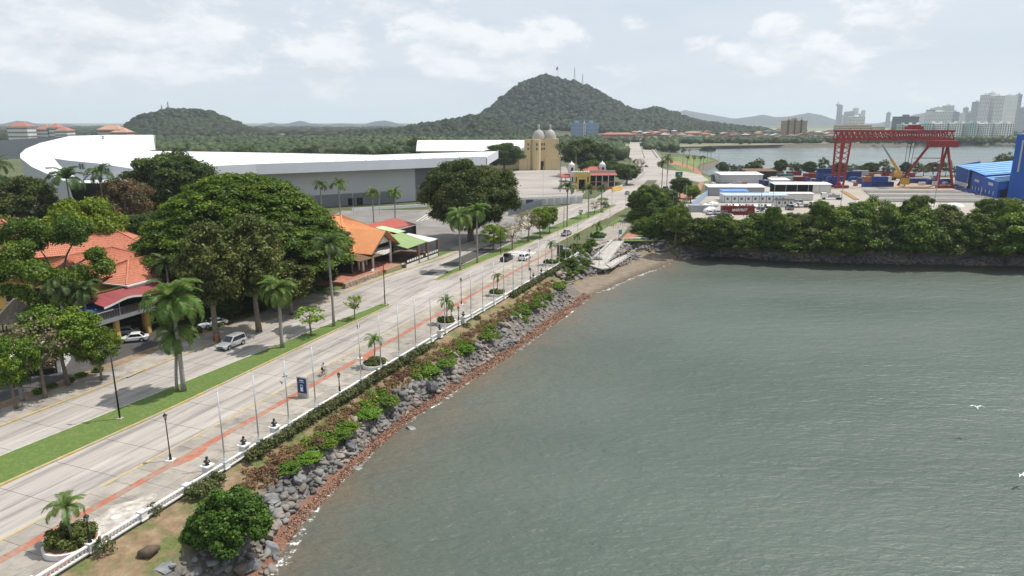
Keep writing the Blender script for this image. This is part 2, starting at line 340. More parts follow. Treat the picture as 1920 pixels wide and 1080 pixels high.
# ------------------------------------------------------------------ water
def build_water():
    xs = np.unique(np.concatenate([np.arange(-80, 160, 2.0), [-12000, -3000, -500, -200, 200, 300, 500, 900, 2000, 5000, 12000]]))
    ys = np.unique(np.concatenate([np.arange(0, 200, 2.0), [-400, -100, 260, 400, 600, 900, 1200, 2000, 6000, 16000]]))
    X, Y = np.meshgrid(xs, ys); V = np.stack([X.ravel(), Y.ravel(), np.full(X.size, WZ)], 1); nx = len(xs)
    i, j = np.meshgrid(np.arange(nx - 1), np.arange(len(ys) - 1)); a = (j * nx + i).ravel(); F = np.stack([a, a + 1, a + nx + 1, a + nx], 1)
    pts = [P(s, WAT(s)) for s in np.arange(-60, 147, 3.0)] + [G(x, y, WZ) for x, y in COVE_W]
    Q = []
    for p, q in zip(pts[:-1], pts[1:]):
        n = max(1, int((q - p).length / 2)); Q += [p.lerp(q, k / n) for k in range(n)]
    Q = np.array([(q[0], q[1]) for q in Q]); d = np.full(len(V), 1e9); near = (np.abs(V[:, 0]) < 170) & (V[:, 1] < 201) & (V[:, 1] > -1)
    VN = V[near][:, :2]; d[near] = np.array([np.sqrt(((Q - v) ** 2).sum(1).min()) for v in VN])
    me = rawmesh('water', V, F, tint=np.exp(-d / 7.0))
    m = bpy.data.materials.new('water'); m.use_nodes = True; nt = m.node_tree; N, L = nt.nodes, nt.links; b = N['Principled BSDF']
    at = N.new('ShaderNodeAttribute'); at.attribute_name = 'tint'; tc = N.new('ShaderNodeTexCoord')
    def mapping(sc, rz=0):
        mp = N.new('ShaderNodeMapping'); mp.inputs['Scale'].default_value = sc; mp.inputs['Rotation'].default_value = (0, 0, rz); L.new(tc.outputs['Object'], mp.inputs[0]); return mp.outputs[0]
    def noise(v, sc, det, ro=.55, di=0):
        n = N.new('ShaderNodeTexNoise'); n.inputs['Scale'].default_value = sc; n.inputs['Detail'].default_value = det; n.inputs['Roughness'].default_value = ro; n.inputs['Distortion'].default_value = di; L.new(v, n.inputs['Vector']); return n.outputs[0]
    big = noise(mapping((.4, 1, 1), R(12)), .03, 4); rp = N.new('ShaderNodeValToRGB'); L.new(big, rp.inputs[0]); e = rp.color_ramp.elements
    e[0].position = .30; e[0].color = (.060, .083, .067, 1); e[1].position = .70; e[1].color = (.098, .124, .104, 1)
    mx = N.new('ShaderNodeMix'); mx.data_type = 'RGBA'; L.new(rp.outputs[0], mx.inputs[6]); mx.inputs[7].default_value = (.13, .105, .075, 1)
    # silt stirred up at the edge, broken by eddies
    ed = noise(mapping((1, 1, 1)), .16, 4); mu = N.new('ShaderNodeMath'); mu.operation = 'MULTIPLY'; L.new(at.outputs['Fac'], mu.inputs[0])
    ma = N.new('ShaderNodeMapRange'); ma.inputs[1].default_value = .3; ma.inputs[2].default_value = .7; ma.inputs[3].default_value = .45; ma.inputs[4].default_value = 1.3; L.new(ed, ma.inputs[0]); L.new(ma.outputs[0], mu.inputs[1]); mu.use_clamp = True
    L.new(mu.outputs[0], mx.inputs[0]); L.new(mx.outputs[2], b.inputs['Base Color'])
    rm_ = N.new('ShaderNodeMapRange'); rm_.inputs[1].default_value = .35; rm_.inputs[2].default_value = .65; rm_.inputs[3].default_value = .38; rm_.inputs[4].default_value = .52; L.new(noise(mapping((.35, 1, 1), R(-20)), .045, 3), rm_.inputs[0]); L.new(rm_.outputs[0], b.inputs['Roughness']); b.inputs['IOR'].default_value = 1.33; b.inputs['Specular IOR Level'].default_value = .5
    w1 = noise(mapping((.42, 1.0, 1), R(10)), .55, 3, .6, .4); w2 = noise(mapping((.5, 1, 1), R(-14)), 1.5, 3, .6, .3); w3 = noise(mapping((.6, 1, 1), R(5)), .12, 2, .5)
    a1 = N.new('ShaderNodeMath'); a1.operation = 'MULTIPLY_ADD'; L.new(w2, a1.inputs[0]); a1.inputs[1].default_value = .6; L.new(w1, a1.inputs[2])
    a2 = N.new('ShaderNodeMath'); a2.operation = 'MULTIPLY_ADD'; L.new(w3, a2.inputs[0]); a2.inputs[1].default_value = 1.2; L.new(a1.outputs[0], a2.inputs[2])
    bp = N.new('ShaderNodeBump'); bp.inputs['Strength'].default_value = 1; bp.inputs['Distance'].default_value = .44; L.new(a2.outputs[0], bp.inputs['Height']); L.new(bp.outputs[0], b.inputs['Normal'])
    o = obj('water', me, m, kind='structure')
    mc_ = m.copy(); mc_.name = 'calm_water'; me.materials.append(mc_)                 # the sheltered bay behind the causeway lies calmer
    for nd in mc_.node_tree.nodes:
        if nd.type == 'BUMP': nd.inputs['Distance'].default_value = .10
        if nd.type == 'MAP_RANGE' and abs(nd.inputs[4].default_value - .52) < .01: nd.inputs[3].default_value = .18; nd.inputs[4].default_value = .26
    fy = V[F][:, :, 1].mean(1); me.polygons.foreach_set('material_index', (fy > 258).astype(np.int32))
COVE_W = [(1110, 555), (1150, 537), (1190, 520), (1230, 505), (1260, 493), (1280, 488), (1330, 480), (1400, 485), (1500, 491), (1650, 495), (1920, 499)]
build_water()
# ------------------------------------------------------------------ strips along the road
def strip(name, o0, o1, s0, s1, z0, z1, m, ds=4.0, parent=None, kind='structure', gap=0.0):
    o0 = o0 if callable(o0) else (lambda s, k=o0: k); o1 = o1 if callable(o1) else (lambda s, k=o1: k)
    n = max(1, int(math.ceil((s1 - s0) / ds))); V = []; F = []; U = []
    for i in range(n + 1):
        s = s0 + (s1 - s0) * i / n; a, b = o0(s) + gap, o1(s) - gap
        for o, z in ((a, z0), (a, z1), (b, z1), (b, z0)): V.append(tuple(P(s, o, z))); U.append((s, o))
    for i in range(n):
        for k in range(3): q = i * 4 + k; F.append((q, q + 1, q + 5, q + 4))
    F += [(0, 1, 2, 3), (n * 4 + 3, n * 4 + 2, n * 4 + 1, n * 4)]
    me = bpy.data.meshes.new(name); me.from_pydata(V, [], F); uv = me.uv_layers.new(name='UVMap')
    for l in me.loops: uv.data[l.index].uv = U[l.vertex_index]
    me.update(); fixn(me)
    return obj(name, me, m, parent, kind=kind if parent is None else None)
def lerpf(a, b, t): return lambda s: a(s) * (1 - t) + b(s) * t
ZERO = lambda s: 0.0
def slabs(parent, name, o0, o1, nacross, s0, s1, ds, z0, z1, m, gap=.03):
    s = s0; k = 0
    while s < s1 - .5:
        e = min(s + ds, s1)
        for a in range(nacross): strip(name, lerpf(o0, o1, a / nacross), lerpf(o0, o1, (a + 1) / nacross), s + gap, e - gap, z0, z1, m, ds, parent, gap=gap)
        s = e; k += 1
def MR(s): return MEDR1(s) if s < 110 else (MEDR2(s) if s > 131 else MEDR1(108) + (MEDR2(131) - MEDR1(108)) * (s - 110) / 21)
def ML(s): return MEDL1(s) if s < 110 else (MEDL2(s) if s > 131 else MEDL1(108) + (MEDL2(131) - MEDL1(108)) * (s - 110) / 21)
rd = strip('seaward_carriageway', MR, ZERO, -40, 290, -.1, -.03, M['joint'])
slabs(rd, 'slab', MR, ZERO, 2, -40, 190, 5.6, -.03, 0, M['road'])
strip('far_slab', MR, ZERO, 190, 290, -.03, 0, M['road'], parent=rd)
ld = strip('inland_carriageway', KL, ML, -40, 300, -.1, -.03, M['joint'])
slabs(ld, 'slab', KL, ML, 2, -40, 190, 5.6, -.03, 0, M['road'])
strip('far_slab', KL, ML, 190, 300, -.03, 0, M['road'], parent=ld)
gp = strip('median_crossing', ML, MR, 106, 134, -.1, -.002, M['road'])
# promenade of large concrete slabs with the red brick guide strip
pr = strip('promenade', .3, RAIL, -40, 180, -.14, .10, M['joint'])
BR0, BR1 = 2.5, 3.35
slabs(pr, 'paving_slab', line([(-60, .3), (200, .3)]), line([(-60, BR0), (200, BR0)]), 1, -40, 180, 2.6, .10, .14, M['paving'], .02)
slabs(pr, 'paving_slab', line([(-60, BR1), (200, BR1)]), RAIL, 2, -40, 180, 2.9, .10, .14, M['paving'], .02)
slabs(pr, 'brick_band', line([(-60, BR0), (200, BR0)]), line([(-60, BR1), (200, BR1)]), 1, -40, 180, 5.5, .10, .138, M['brick'], .01)
for s, o, a, b in ((49.5, 3.3, 2.2, 1.6), (82.8, 3.3, 2.2, 1.6), (115.5, 3.6, 2.2, 1.6), (31.5, 8.0, 2.3, .9), (66.2, 8.1, 2.6, 1.0), (100, 8.3, 2.4, 1)):
    obj('brick_inlay', MB().prism([P(s + x * a, o + y * b) for x, y in ((-1, -.45), (-.55, -.5), (.3, -.5), (1, -.3), (1, .25), (.35, .55), (-.3, .5), (-1, .2))], .13, .146), M['brick'], pr)
strip('kerb', 0, .3, -40, 290, -.1, .15, M['kerb_yellow'], ds=3)
# stains and a manhole on the promenade
mh = obj('manhole_cover', MB().lathe([(.0, 0), (.42, 0), (.42, .02), (.36, .028), (0, .028)], 20, (0, 0, 0)), M['offwhite'], None, P(38.7, 6.1, .145)); tag(mh, 'round pale manhole cover set in the promenade paving', 'manhole')
wp = obj('worn_patch', MB().prism([P(38.5 + 3.6 * math.cos(t) * (1 + .25 * math.sin(3 * t + 1)), 5.9 + 1.7 * math.sin(t) * (1 + .3 * math.sin(5 * t))) for t in np.linspace(0, 2 * math.pi, 25)[:-1]], .138, .1425), mat('wornlime', (.46, .42, .37), .9, .3, 1.2, stain=((.3, .27, .24), 1.5, .48, .9)), pr)
# medians
def median(name, L0, R0, s0, s1, ca, cb):
    t = strip(name, lambda s: L0(s) + .25, lambda s: R0(s) - .25, s0, s1, -.1, .15, M['grass'], ds=2)
    strip('kerb', lambda s: R0(s) - .25, R0, s0, s1, -.1, .17, M['kerb_yellow'], 3, t)
    strip('kerb', L0, lambda s: L0(s) + .25, s0, s1, -.1, .17, M['kerb'], 3, t)
    for s, d in ca:
        a, b = L0(s), R0(s); c = (a + b) / 2; r = (b - a) / 2; ang = np.linspace(-math.pi / 2, math.pi / 2, 13)
        for nm, rr, zz, mm in (('kerb', r, .17, M['kerb_yellow']), ('grass_end', r - .25, .175, M['grass'])):
            obj(nm, MB().prism([P(s + d * rr * 1.25 * math.cos(q), c + rr * math.sin(q)) for q in ang][::d], -.1, zz), mm, t)
median('grass_median', MEDL1, MEDR1, -40, 109, [(109, 1)], 0)
median('far_grass_median', MEDL2, MEDR2, 133, 283, [(133, -1), (283, 1)], 0)
# inland side: kerb, pavement, verge
strip('inland_kerb', lambda s: KL(s) - .3, KL, -40, 300, -.1, .15, M['kerb_yellow'], 3)
sw = strip('pavement', SWL, lambda s: KL(s) - .3, -40, 300, -.14, .10, M['joint'])
slabs(sw, 'paving_slab', SWL, lambda s: KL(s) - .3, 1, -40, 130, 3.4, .10, .14, M['paving'], .02)
strip('far_paving', SWL, lambda s: KL(s) - .3, 130, 300, .10, .14, M['paving'], 6, sw)
strip('verge', lambda s: SWL(s) - 2.5, SWL, -40, 118, -.14, .06, M['dirt'], 4)
strip('green_verge', lambda s: SWL(s) - .2, lambda s: SWL(s) + 2.2, 112, 166, -.14, .17, M['grass'], 4)
# zebra crossing and road paint
for i in range(9):
    a = .6 + i * .9; zs = obj('crossing_stripe', MB().slab([P(168, -a, .006), P(171.5, -a, .006), P(171.5, -a - .5, .006), P(168, -a - .5, .006)], .004), M['white'], rd)
for i in range(8):
    a = 12.6 + i * .9; obj('crossing_stripe', MB().slab([P(168, -a, .006), P(171, -a, .006), P(171, -a - .5, .006), P(168, -a - .5, .006)], .004), M['white'], ld)
obj('stop_line', MB().slab([P(165.8, -.5, .006), P(166.2, -.5, .006), P(166.2, -8, .006), P(165.8, -8, .006)], .004), M['white'], rd)
obj('tar_patch', MB().slab([G(x, y, .007) for x, y in ((826, 497), (900, 466), (938, 450), (960, 452), (905, 480), (860, 500))], .004), M['asphalt'], ld)
obj('tar_patch', MB().slab([G(x, y, .007) for x, y in ((790, 515), (805, 509), (822, 510), (808, 516))], .004), M['asphalt'], ld)
# ------------------------------------------------------------------ far road, bridge and lots
patch('far_road', [(1090, 388), (1146, 352), (1185, 338), (1204, 322), (1192, 306), (1180, 298), (1182, 290), (1237, 290), (1240, 300), (1232, 310), (1248, 318), (1285, 322), (1315, 328), (1330, 338), (1310, 342), (1280, 334), (1262, 340), (1258, 352), (1232, 362), (1224, 352), (1232, 338), (1214, 338), (1196, 356), (1180, 384), (1140, 410), (1120, 402)], -.004, M['lot'])
patch('far_pavement', [(1150, 352), (1165, 343), (1195, 328), (1204, 318), (1210, 322), (1206, 332), (1170, 352), (1160, 356)], .03, M['paving'])
bm = MB()
bl, br_ = G(1178, 296, 0), G(1240, 296, 0)
n = 14; prev = None; dv = Vector((0.165, 1, 0)); zt = lambda t: 5.2 * math.sin(math.pi * min(t, 1) * .5) ** 1.5
for i in range(n + 1):
    t = i / n; a = bl + dv * 330 * t + Vector((3 * t, 0, zt(t))); b = br_ + dv * 330 * t + Vector((-2 * t, 0, zt(t)))
    if prev: bm.add([prev[0], prev[1], b, a, prev[0] - Vector((0, 0, 1.5)), prev[1] - Vector((0, 0, 1.5)), b - Vector((0, 0, 1.5)), a - Vector((0, 0, 1.5))], [(0, 1, 2, 3), (4, 7, 6, 5), (0, 4, 5, 1), (1, 5, 6, 2), (2, 6, 7, 3), (3, 7, 4, 0)])
    prev = (a, b)
bt = thing('bridge', 'pale concrete road bridge climbing towards the hill', 'bridge')
obj('deck', bm, M['lot'], bt)
for k in (0, .5, .88, 1):
    pb = MB()
    for i in range(n):
        q = []
        for t in (i / n, (i + 1) / n):
            a = bl + dv * 330 * t + Vector((3 * t, 0, zt(t))); b = br_ + dv * 330 * t + Vector((-2 * t, 0, zt(t))); q.append(a.lerp(b, k) + Vector((0, 0, .5)))
        pb.bar(q[0], q[1], .5, 1.0)
    obj('parapet', pb, M['concrete'] if k != .5 else M['kerb'], bt)
patch('parking_lot', [(560, 440), (640, 395), (900, 392), (960, 398), (985, 412), (930, 440), (860, 470), (760, 480), (690, 470)], -.02, M['asphaltold'])
patch('forecourt', [(880, 372), (915, 330), (985, 318), (1060, 312), (1075, 330), (1090, 352), (1060, 372), (960, 376)], -.02, M['lot'])
patch('side_court', [(930, 440), (985, 404), (1060, 386), (1110, 372), (1130, 372), (1040, 412), (955, 452)], -.03, M['lot'])
patch('driveway', [(-60, 790), (-60, 700), (60, 668), (170, 640), (240, 618), (330, 600), (330, 625), (290, 662), (225, 690), (140, 715), (60, 745), (-20, 790)], -.03, M['asphalt'])
patch('driveway_apron', [(200, 703), (235, 688), (300, 655), (345, 640), (380, 650), (330, 668), (240, 707)], .148, M['paving'])
patch('brick_path', [(1165, 447), (1185, 430), (1210, 412), (1232, 398), (1262, 372), (1285, 358), (1296, 360), (1275, 380), (1245, 402), (1215, 425), (1185, 450)], -.02, M['brick'])
patch('promenade_end', [(1088, 462), (1110, 447), (1140, 420), (1180, 398), (1200, 402), (1180, 425), (1160, 448), (1128, 462), (1100, 474)], .03, M['paving'])
patch('lawn', [(1165, 452), (1182, 440), (1215, 430), (1290, 440), (1310, 455), (1240, 452)], -.05, M['grass'])
patch('kerb_lawn', [(1098, 444), (1128, 424), (1150, 418), (1120, 438)], .09, M['grass'])
patch('roadside_lawn', [(1136, 422), (1180, 396), (1184, 400), (1148, 424)], .1, M['grass'])
patch('bay_lawn', [(1240, 297), (1290, 292), (1330, 297.5), (1340, 301), (1312, 308), (1304, 318), (1318, 328), (1332, 333), (1345, 345), (1320, 348), (1300, 335), (1270, 318)], -.06, M['grassfar'])
patch('bay_path', [(1290, 372), (1305, 355), (1312, 340), (1308, 325), (1290, 315), (1262, 308), (1245, 300), (1252, 298), (1285, 308), (1312, 318), (1320, 338), (1315, 355), (1300, 375)], -.03, M['brick'])
patch('yard', [(1255, 402), (1300, 372), (1345, 348), (1400, 338), (1560, 334), (1760, 333), (1960, 335), (1990, 400), (1900, 440), (1600, 430), (1440, 425), (1270, 412)], -.05, M['yardground'])
patch('yard_soil', [(1690, 338), (1740, 338), (1770, 350), (1800, 362), (1720, 362), (1665, 356)], -.03, M['yardsoil'])
patch('town_ground', [(1190, 277), (1500, 271), (1920, 265), (2300, 260), (2300, 240), (1000, 240), (1000, 262), (1120, 278)], -.05, mat('townground', (.20, .20, .13), .95, .3, .02, c2=(.12, .15, .06)))
# low rails of the crane track, laid as long concrete beams
for i in range(9):
    y = 357.5 + i * 2.6; a, b = G(1618 + i * 3, y, 0), G(1790 + i * 12, y + 1.5, 0)
    o = obj('precast_beam', MB().bar(a + Vector((0, 0, .4)), b + Vector((0, 0, .4)), 1.1 + .4 * (i % 2), .8), M['concrete' if i % 3 else 'offwhite']); tag(o, f'long precast concrete beam lying in the yard, {ordn(i + 1)} from the crane', 'beam', 'beams lying in the yard')
o = obj('crane_track', MB().bar(G(1580, 358, .1), G(1606, 374, .1), 2.2, .2), mat('rust', (.30, .17, .06), .9, .25, .5)); tag(o, 'rusty brown crane track beside the left gantry leg', 'track')
# ------------------------------------------------------------------ shore: bank, riprap, gravel, sand
def shore():
    st = [('p', s) for s in np.arange(-60, 146, 1.6)]
    T = [P(s, RAIL(s) + .32) for _, s in st]; Wt = [P(s, WAT(s), WZ) for _, s in st]
    tb = [P(178, RAIL(178) + .32)] + [Vector((x, y, 0)) for x, y in TOPB]; wb = [G(x, y, WZ) for x, y in COVE_W]
    T0, W0 = P(146, RAIL(146) + .32), P(146, WAT(146), WZ)
    def resample(pts, n):
        pts = [Vector(p) for p in pts]; L_ = [0]
        for a, b in zip(pts, pts[1:]): L_.append(L_[-1] + (b - a).length)
        return [Vector([np.interp(L_[-1] * i / (n - 1), L_, [p[k] for p in pts]) for k in range(3)]) for i in range(n)]
    # cove: match the corner of the bank with the head of the beach
    tA = resample([T0, P(178, RAIL(178) + .32), *[Vector((x, y, 0)) for x, y in TOPB[:3]]], 60); wA = resample([W0] + [G(x, y, WZ) for x, y in COVE_W[:6]], 60)
    tB = resample([Vector((x, y, 0)) for x, y in TOPB[2:]], 90)[1:]; wB = resample([G(x, y, WZ) for x, y in COVE_W[5:]], 90)[1:]
    seg = [0] * len(T) + [1] * 60 + [2] * 89
    T += tA + tB; Wt += wA + wB; n = len(T)
    ts = np.concatenate([np.linspace(0, 1, 26), [1.08, 1.2, 1.45]])
    return T, Wt, seg, ts
T_, W_, SEG, TS = shore()
def bank_z(t, k):
    if k == 0: return float(np.interp(t, [0, .12, .42, .55, .82, 1, 1.45], [-.02, -.12, -.75, -1.5, -3.3, -4.0, -5.6]))
    if k == 1: return float(np.interp(t, [0, .06, .33, .45, 1, 1.45], [-.02, -.3, -2.7, -3.15, -4.0, -4.9]))
    return float(np.interp(t, [0, .08, .6, 1, 1.45], [-.02, -.2, -2.6, -4.0, -5.8]))
def bank_pt(i, t, dz=0):
    i = min(max(i, 0), len(T_) - 1.001); a = int(i); f = i - a
    p = T_[a].lerp(T_[a + 1], f); q = W_[a].lerp(W_[a + 1], f); r = p.lerp(q, t); r.z = bank_z(t, SEG[a]) + dz; return r
rr = np.random.default_rng(3)
V = []; tint = []
for i in range(len(T_)):
    for t in TS:
        p = bank_pt(i, t, rr.normal(0, .05) if .05 < t < 1 else 0); V.append(p)
        tint.append(t if SEG[i] == 0 else (2 + t if SEG[i] == 1 else 4 + t))
nt_ = len(TS); ii, jj = np.meshgrid(np.arange(len(T_) - 1), np.arange(nt_ - 1)); a = (ii * nt_ + jj).ravel()
me = rawmesh('shore_bank', np.array([tuple(v) for v in V]), np.stack([a, a + 1, a + nt_ + 1, a + nt_], 1), tint=np.array(tint), smooth=True)
def bankmat():
    m = bpy.data.materials.new('bank'); m.use_nodes = True; nt = m.node_tree; N, L = nt.nodes, nt.links; b = N['Principled BSDF']; b.inputs['Roughness'].default_value = .95; b.inputs['Specular IOR Level'].default_value = .15
    at = N.new('ShaderNodeAttribute'); at.attribute_name = 'tint'; tc = N.new('ShaderNodeTexCoord')
    def noise(sc, d=5, ro=.65):
        n = N.new('ShaderNodeTexNoise'); n.inputs['Scale'].default_value = sc; n.inputs['Detail'].default_value = d; n.inputs['Roughness'].default_value = ro; L.new(tc.outputs['Object'], n.inputs['Vector']); return n.outputs[0]
    def mth(op, x, y):
        n = N.new('ShaderNodeMath'); n.operation = op
        for k, v in enumerate((x, y)):
            if isinstance(v, (int, float)): n.inputs[k].default_value = v
            else: L.new(v, n.inputs[k])
        return n.outputs[0]
    def ramp(v, pts, mode='LINEAR'):
        n = N.new('ShaderNodeValToRGB'); n.color_ramp.interpolation = mode; e = n.color_ramp.elements
        for k, (p, c) in enumerate(pts):
            q = e[k] if k < 2 else e.new(p); q.position = p; q.color = c + (1,)
        L.new(v, n.inputs[0]); return n.outputs[0]
    def mix(a_, b_, f):
        n = N.new('ShaderNodeMix'); n.data_type = 'RGBA'; L.new(a_, n.inputs[6]); L.new(b_, n.inputs[7]); L.new(f, n.inputs[0]); return n.outputs[2]
    wob = mth('MULTIPLY', mth('SUBTRACT', noise(.5), .5), .22)
    t = mth('ADD', at.outputs['Fac'], wob)
    soil = ramp(noise(.9), [(.3, (.17, .115, .07)), (.72, (.33, .25, .16)), (.5, (.24, .17, .105))])
    green = ramp(noise(3), [(.3, (.075, .10, .03)), (.7, (.17, .18, .07))])
    soil = mix(soil, green, ramp(noise(.35, 4), [(.46, (0, 0, 0)), (.6, (1, 1, 1))]))
    rock = ramp(noise(2.2), [(.3, (.085, .075, .065)), (.7, (.22, .195, .17))])
    grav = ramp(noise(6, 6, .75), [(.32, (.075, .036, .026)), (.72, (.34, .23, .16)), (.5, (.20, .10, .067))])
    sand = ramp(noise(.6), [(.3, (.17, .135, .10)), (.7, (.26, .21, .16))]); wet = ramp(noise(.5), [(.3, (.10, .08, .06)), (.7, (.14, .11, .08))])
    c0 = mix(soil, rock, ramp(t, [(.42, (0, 0, 0)), (.55, (1, 1, 1))])); c0 = mix(c0, grav, ramp(t, [(.78, (0, 0, 0)), (.88, (1, 1, 1))])); c0 = mix(c0, wet, ramp(t, [(1.0, (0, 0, 0)), (.999, (0, 0, 0))]))
    t1 = mth('SUBTRACT', t, 2.0); c1 = mix(mix(soil, rock, ramp(noise(.25, 3), [(.4, (0, 0, 0)), (.6, (1, 1, 1))])), sand, ramp(t1, [(.36, (0, 0, 0)), (.46, (1, 1, 1))])); c1 = mix(c1, wet, ramp(t1, [(.82, (0, 0, 0)), (.95, (1, 1, 1))]))
    t2 = mth('SUBTRACT', at.outputs['Fac'], 4.0); c2 = mix(soil, rock, ramp(t2, [(.2, (0, 0, 0)), (.35, (1, 1, 1))]))
    f1 = mth('GREATER_THAN', at.outputs['Fac'], 1.75); f2 = mth('GREATER_THAN', at.outputs['Fac'], 3.75)
    c = mix(mix(c0, c1, f1), c2, f2); L.new(c, b.inputs['Base Color'])
    bp = N.new('ShaderNodeBump'); bp.inputs['Distance'].default_value = .08; bp.inputs['Strength'].default_value = .8; L.new(noise(7), bp.inputs['Height']); L.new(bp.outputs[0], b.inputs['Normal']); return m
bank = obj('shore_bank', me, bankmat(), kind='structure')
# stones: faceted boulders
def rockmesh(seed, squash):
    import bmesh
    b = bmesh.new(); bmesh.ops.create_icosphere(b, subdivisions=2, radius=.5); r = np.random.default_rng(seed)
    cuts = [(Vector(r.normal(size=3)).normalized(), r.uniform(.20, .36)) for _ in range(9)]
    for v in b.verts:
        for n, d in cuts:
            k = v.co.dot(n)
            if k > d: v.co -= n * (k - d)
        v.co.z *= squash
    bmesh.ops.dissolve_limit(b, angle_limit=R(7), verts=b.verts, edges=b.edges); bmesh.ops.triangulate(b, faces=b.faces)
    me = bpy.data.meshes.new('stone'); b.to_mesh(me); b.free(); me.materials.append(M['stone'] if seed % 5 else M['stonebrown']); return me
ROCKS = [rockmesh(s, q) for s, q in ((1, .8), (2, .65), (3, .9), (4, .6), (6, .75), (5, .7))]
def scatter_rocks():
    r = np.random.default_rng(11); out = []
    i_of = lambda s: (s + 60) / 1.6
    for _ in range(2600):                                   # promenade bank
        s = r.uniform(-2, 140); dens = np.interp(s, [-2, 70, 96, 105, 112, 124, 140], [1, 1, 1, .75, .35, .25, .55])
        if r.random() > dens: continue
        lo = .5 if s > 44 else np.interp(s, [24, 44], [.48, .52]); t = r.uniform(lo, .86) if s > 44 else r.uniform(lo, 1.04)
        size = r.lognormal(-.42, .38); out.append((bank_pt(i_of(s), t), size, s))
    i0 = SEG.index(1); i1 = SEG.index(2)
    for _ in range(760):                                    # cove
        i = r.uniform(i0 + 3, i1 + 12); t = r.uniform(.03, .36); out.append((bank_pt(i, t), r.lognormal(-.05, .3) * 1.15, 150))
    for _ in range(1100):                                    # below the mangroves
        i = r.uniform(i1, len(T_) - 2); t = r.uniform(.4, 1.03); out.append((bank_pt(i, t), r.lognormal(.1, .35), 190))
    for _ in range(170):                                    # between and below the ramp flights
        u, v = r.random(), r.random()
        if u + v > 1: u, v = 1 - u, 1 - v
        x, y = 1166 + (1142 - 1166) * u + (1196 - 1166) * v, 456 + (489 - 456) * u + (460 - 456) * v; out.append((G(x, y, -.5 - 1.9 * max(u, v)), r.lognormal(-.1, .3), 150))
    for _ in range(170):
        k = r.random(); out.append((G(1106 + 96 * k + r.uniform(-3, 3), 505 - 33 * k + r.uniform(-2, 13), -2.5 - .8 * k), r.lognormal(-.05, .3), 150))
    return out
rocks = scatter_rocks()
rocks.sort(key=lambda a: -a[1] * ppm(a[0]))
r = np.random.default_rng(5)
rp = thing('riprap', 'grey boulders heaped along the foot of the shore bank', 'riprap'); rp['kind'] = 'structure'; del rp['category']
for p, sz, _ in rocks[:300]:
    o = obj('stone', ROCKS[r.integers(len(ROCKS))], None, rp, p + Vector((0, 0, sz * .2)), tuple(r.uniform(-.5, .5, 2)) + (r.uniform(0, 6.28),)); o.scale = (sz * r.uniform(.95, 1.45), sz * r.uniform(.8, 1.1), sz * r.uniform(.8, 1.1))
def join_instances(name, meshes, items, m, kind='stuff', parent=None, cat=None, label=None):
    Vs = []; Fs = []; Ts = []; off = 0; data = []
    for me in meshes:
        co = np.empty(len(me.vertices) * 3, np.float32); me.vertices.foreach_get('co', co); me.calc_loop_triangles()
        tr = np.empty(len(me.loop_triangles) * 3, np.int32); me.loop_triangles.foreach_get('vertices', tr); data.append((co.reshape(-1, 3), tr.reshape(-1, 3)))
    for k, loc, rot, sc in items:
        co, tr = data[k]; Mx = np.array((Matrix.Translation(loc) @ rot.to_matrix().to_4x4() @ Matrix.Diagonal(Vector((*sc, 1)))))
        Vs.append(co @ Mx[:3, :3].T + Mx[:3, 3]); Fs.append(tr + off); off += len(co); Ts.append(np.full(len(co), random.random()))
    me = rawmesh(name, np.concatenate(Vs), np.concatenate(Fs), tint=np.concatenate(Ts)); o = obj(name, me, m, parent, kind=kind)
    if label: tag(o, label, cat)
    return o
from mathutils import Euler
join_instances('small_stones', ROCKS, [(int(r.integers(6)), p + Vector((0, 0, s * .15)), Euler(tuple(r.uniform(-.6, .6, 2)) + (r.uniform(0, 6.28),)), (s * r.uniform(.9, 1.4), s, s * r.uniform(.7, 1))) for p, s, _ in rocks[300:]], mat('stonemix', (.165, .162, .158), .85, .6, .4, bump=.04, c2=(.29, .245, .205)), parent=rp)
peb = []
for _ in range(7000):
    s = r.uniform(46, 146); t = r.uniform(.84, 1.03) if s > 60 else r.uniform(.9, 1.03); p = bank_pt((s + 60) / 1.6, t); q = r.uniform(.1, .28); peb.append((int(r.integers(6)), p + Vector((0, 0, .04)), Euler((r.uniform(0, 6), r.uniform(0, 6), 0)), (q * 1.3, q, q * .7)))
def pebmat():
    m = bpy.data.materials.new('pebbles'); m.use_nodes = True; N, L = m.node_tree.nodes, m.node_tree.links; b = N['Principled BSDF']; b.inputs['Roughness'].default_value = .85
    at = N.new('ShaderNodeAttribute'); at.attribute_name = 'tint'; rp_ = N.new('ShaderNodeValToRGB'); e = rp_.color_ramp.elements; e[0].color = (.085, .04, .03, 1); e[1].color = (.44, .34, .25, 1); k = e.new(.45); k.color = (.18, .09, .062, 1); k = e.new(.75); k.color = (.33, .20, .13, 1)
    L.new(at.outputs['Fac'], rp_.inputs[0]); L.new(rp_.outputs[0], b.inputs['Base Color']); return m
o = join_instances('pebble_beach', ROCKS[:3], [(min(a, 2), b, c, d) for a, b, c, d in peb], pebmat()); o['label'] = 'reddish brown pebbles and brick rubble along the waterline'
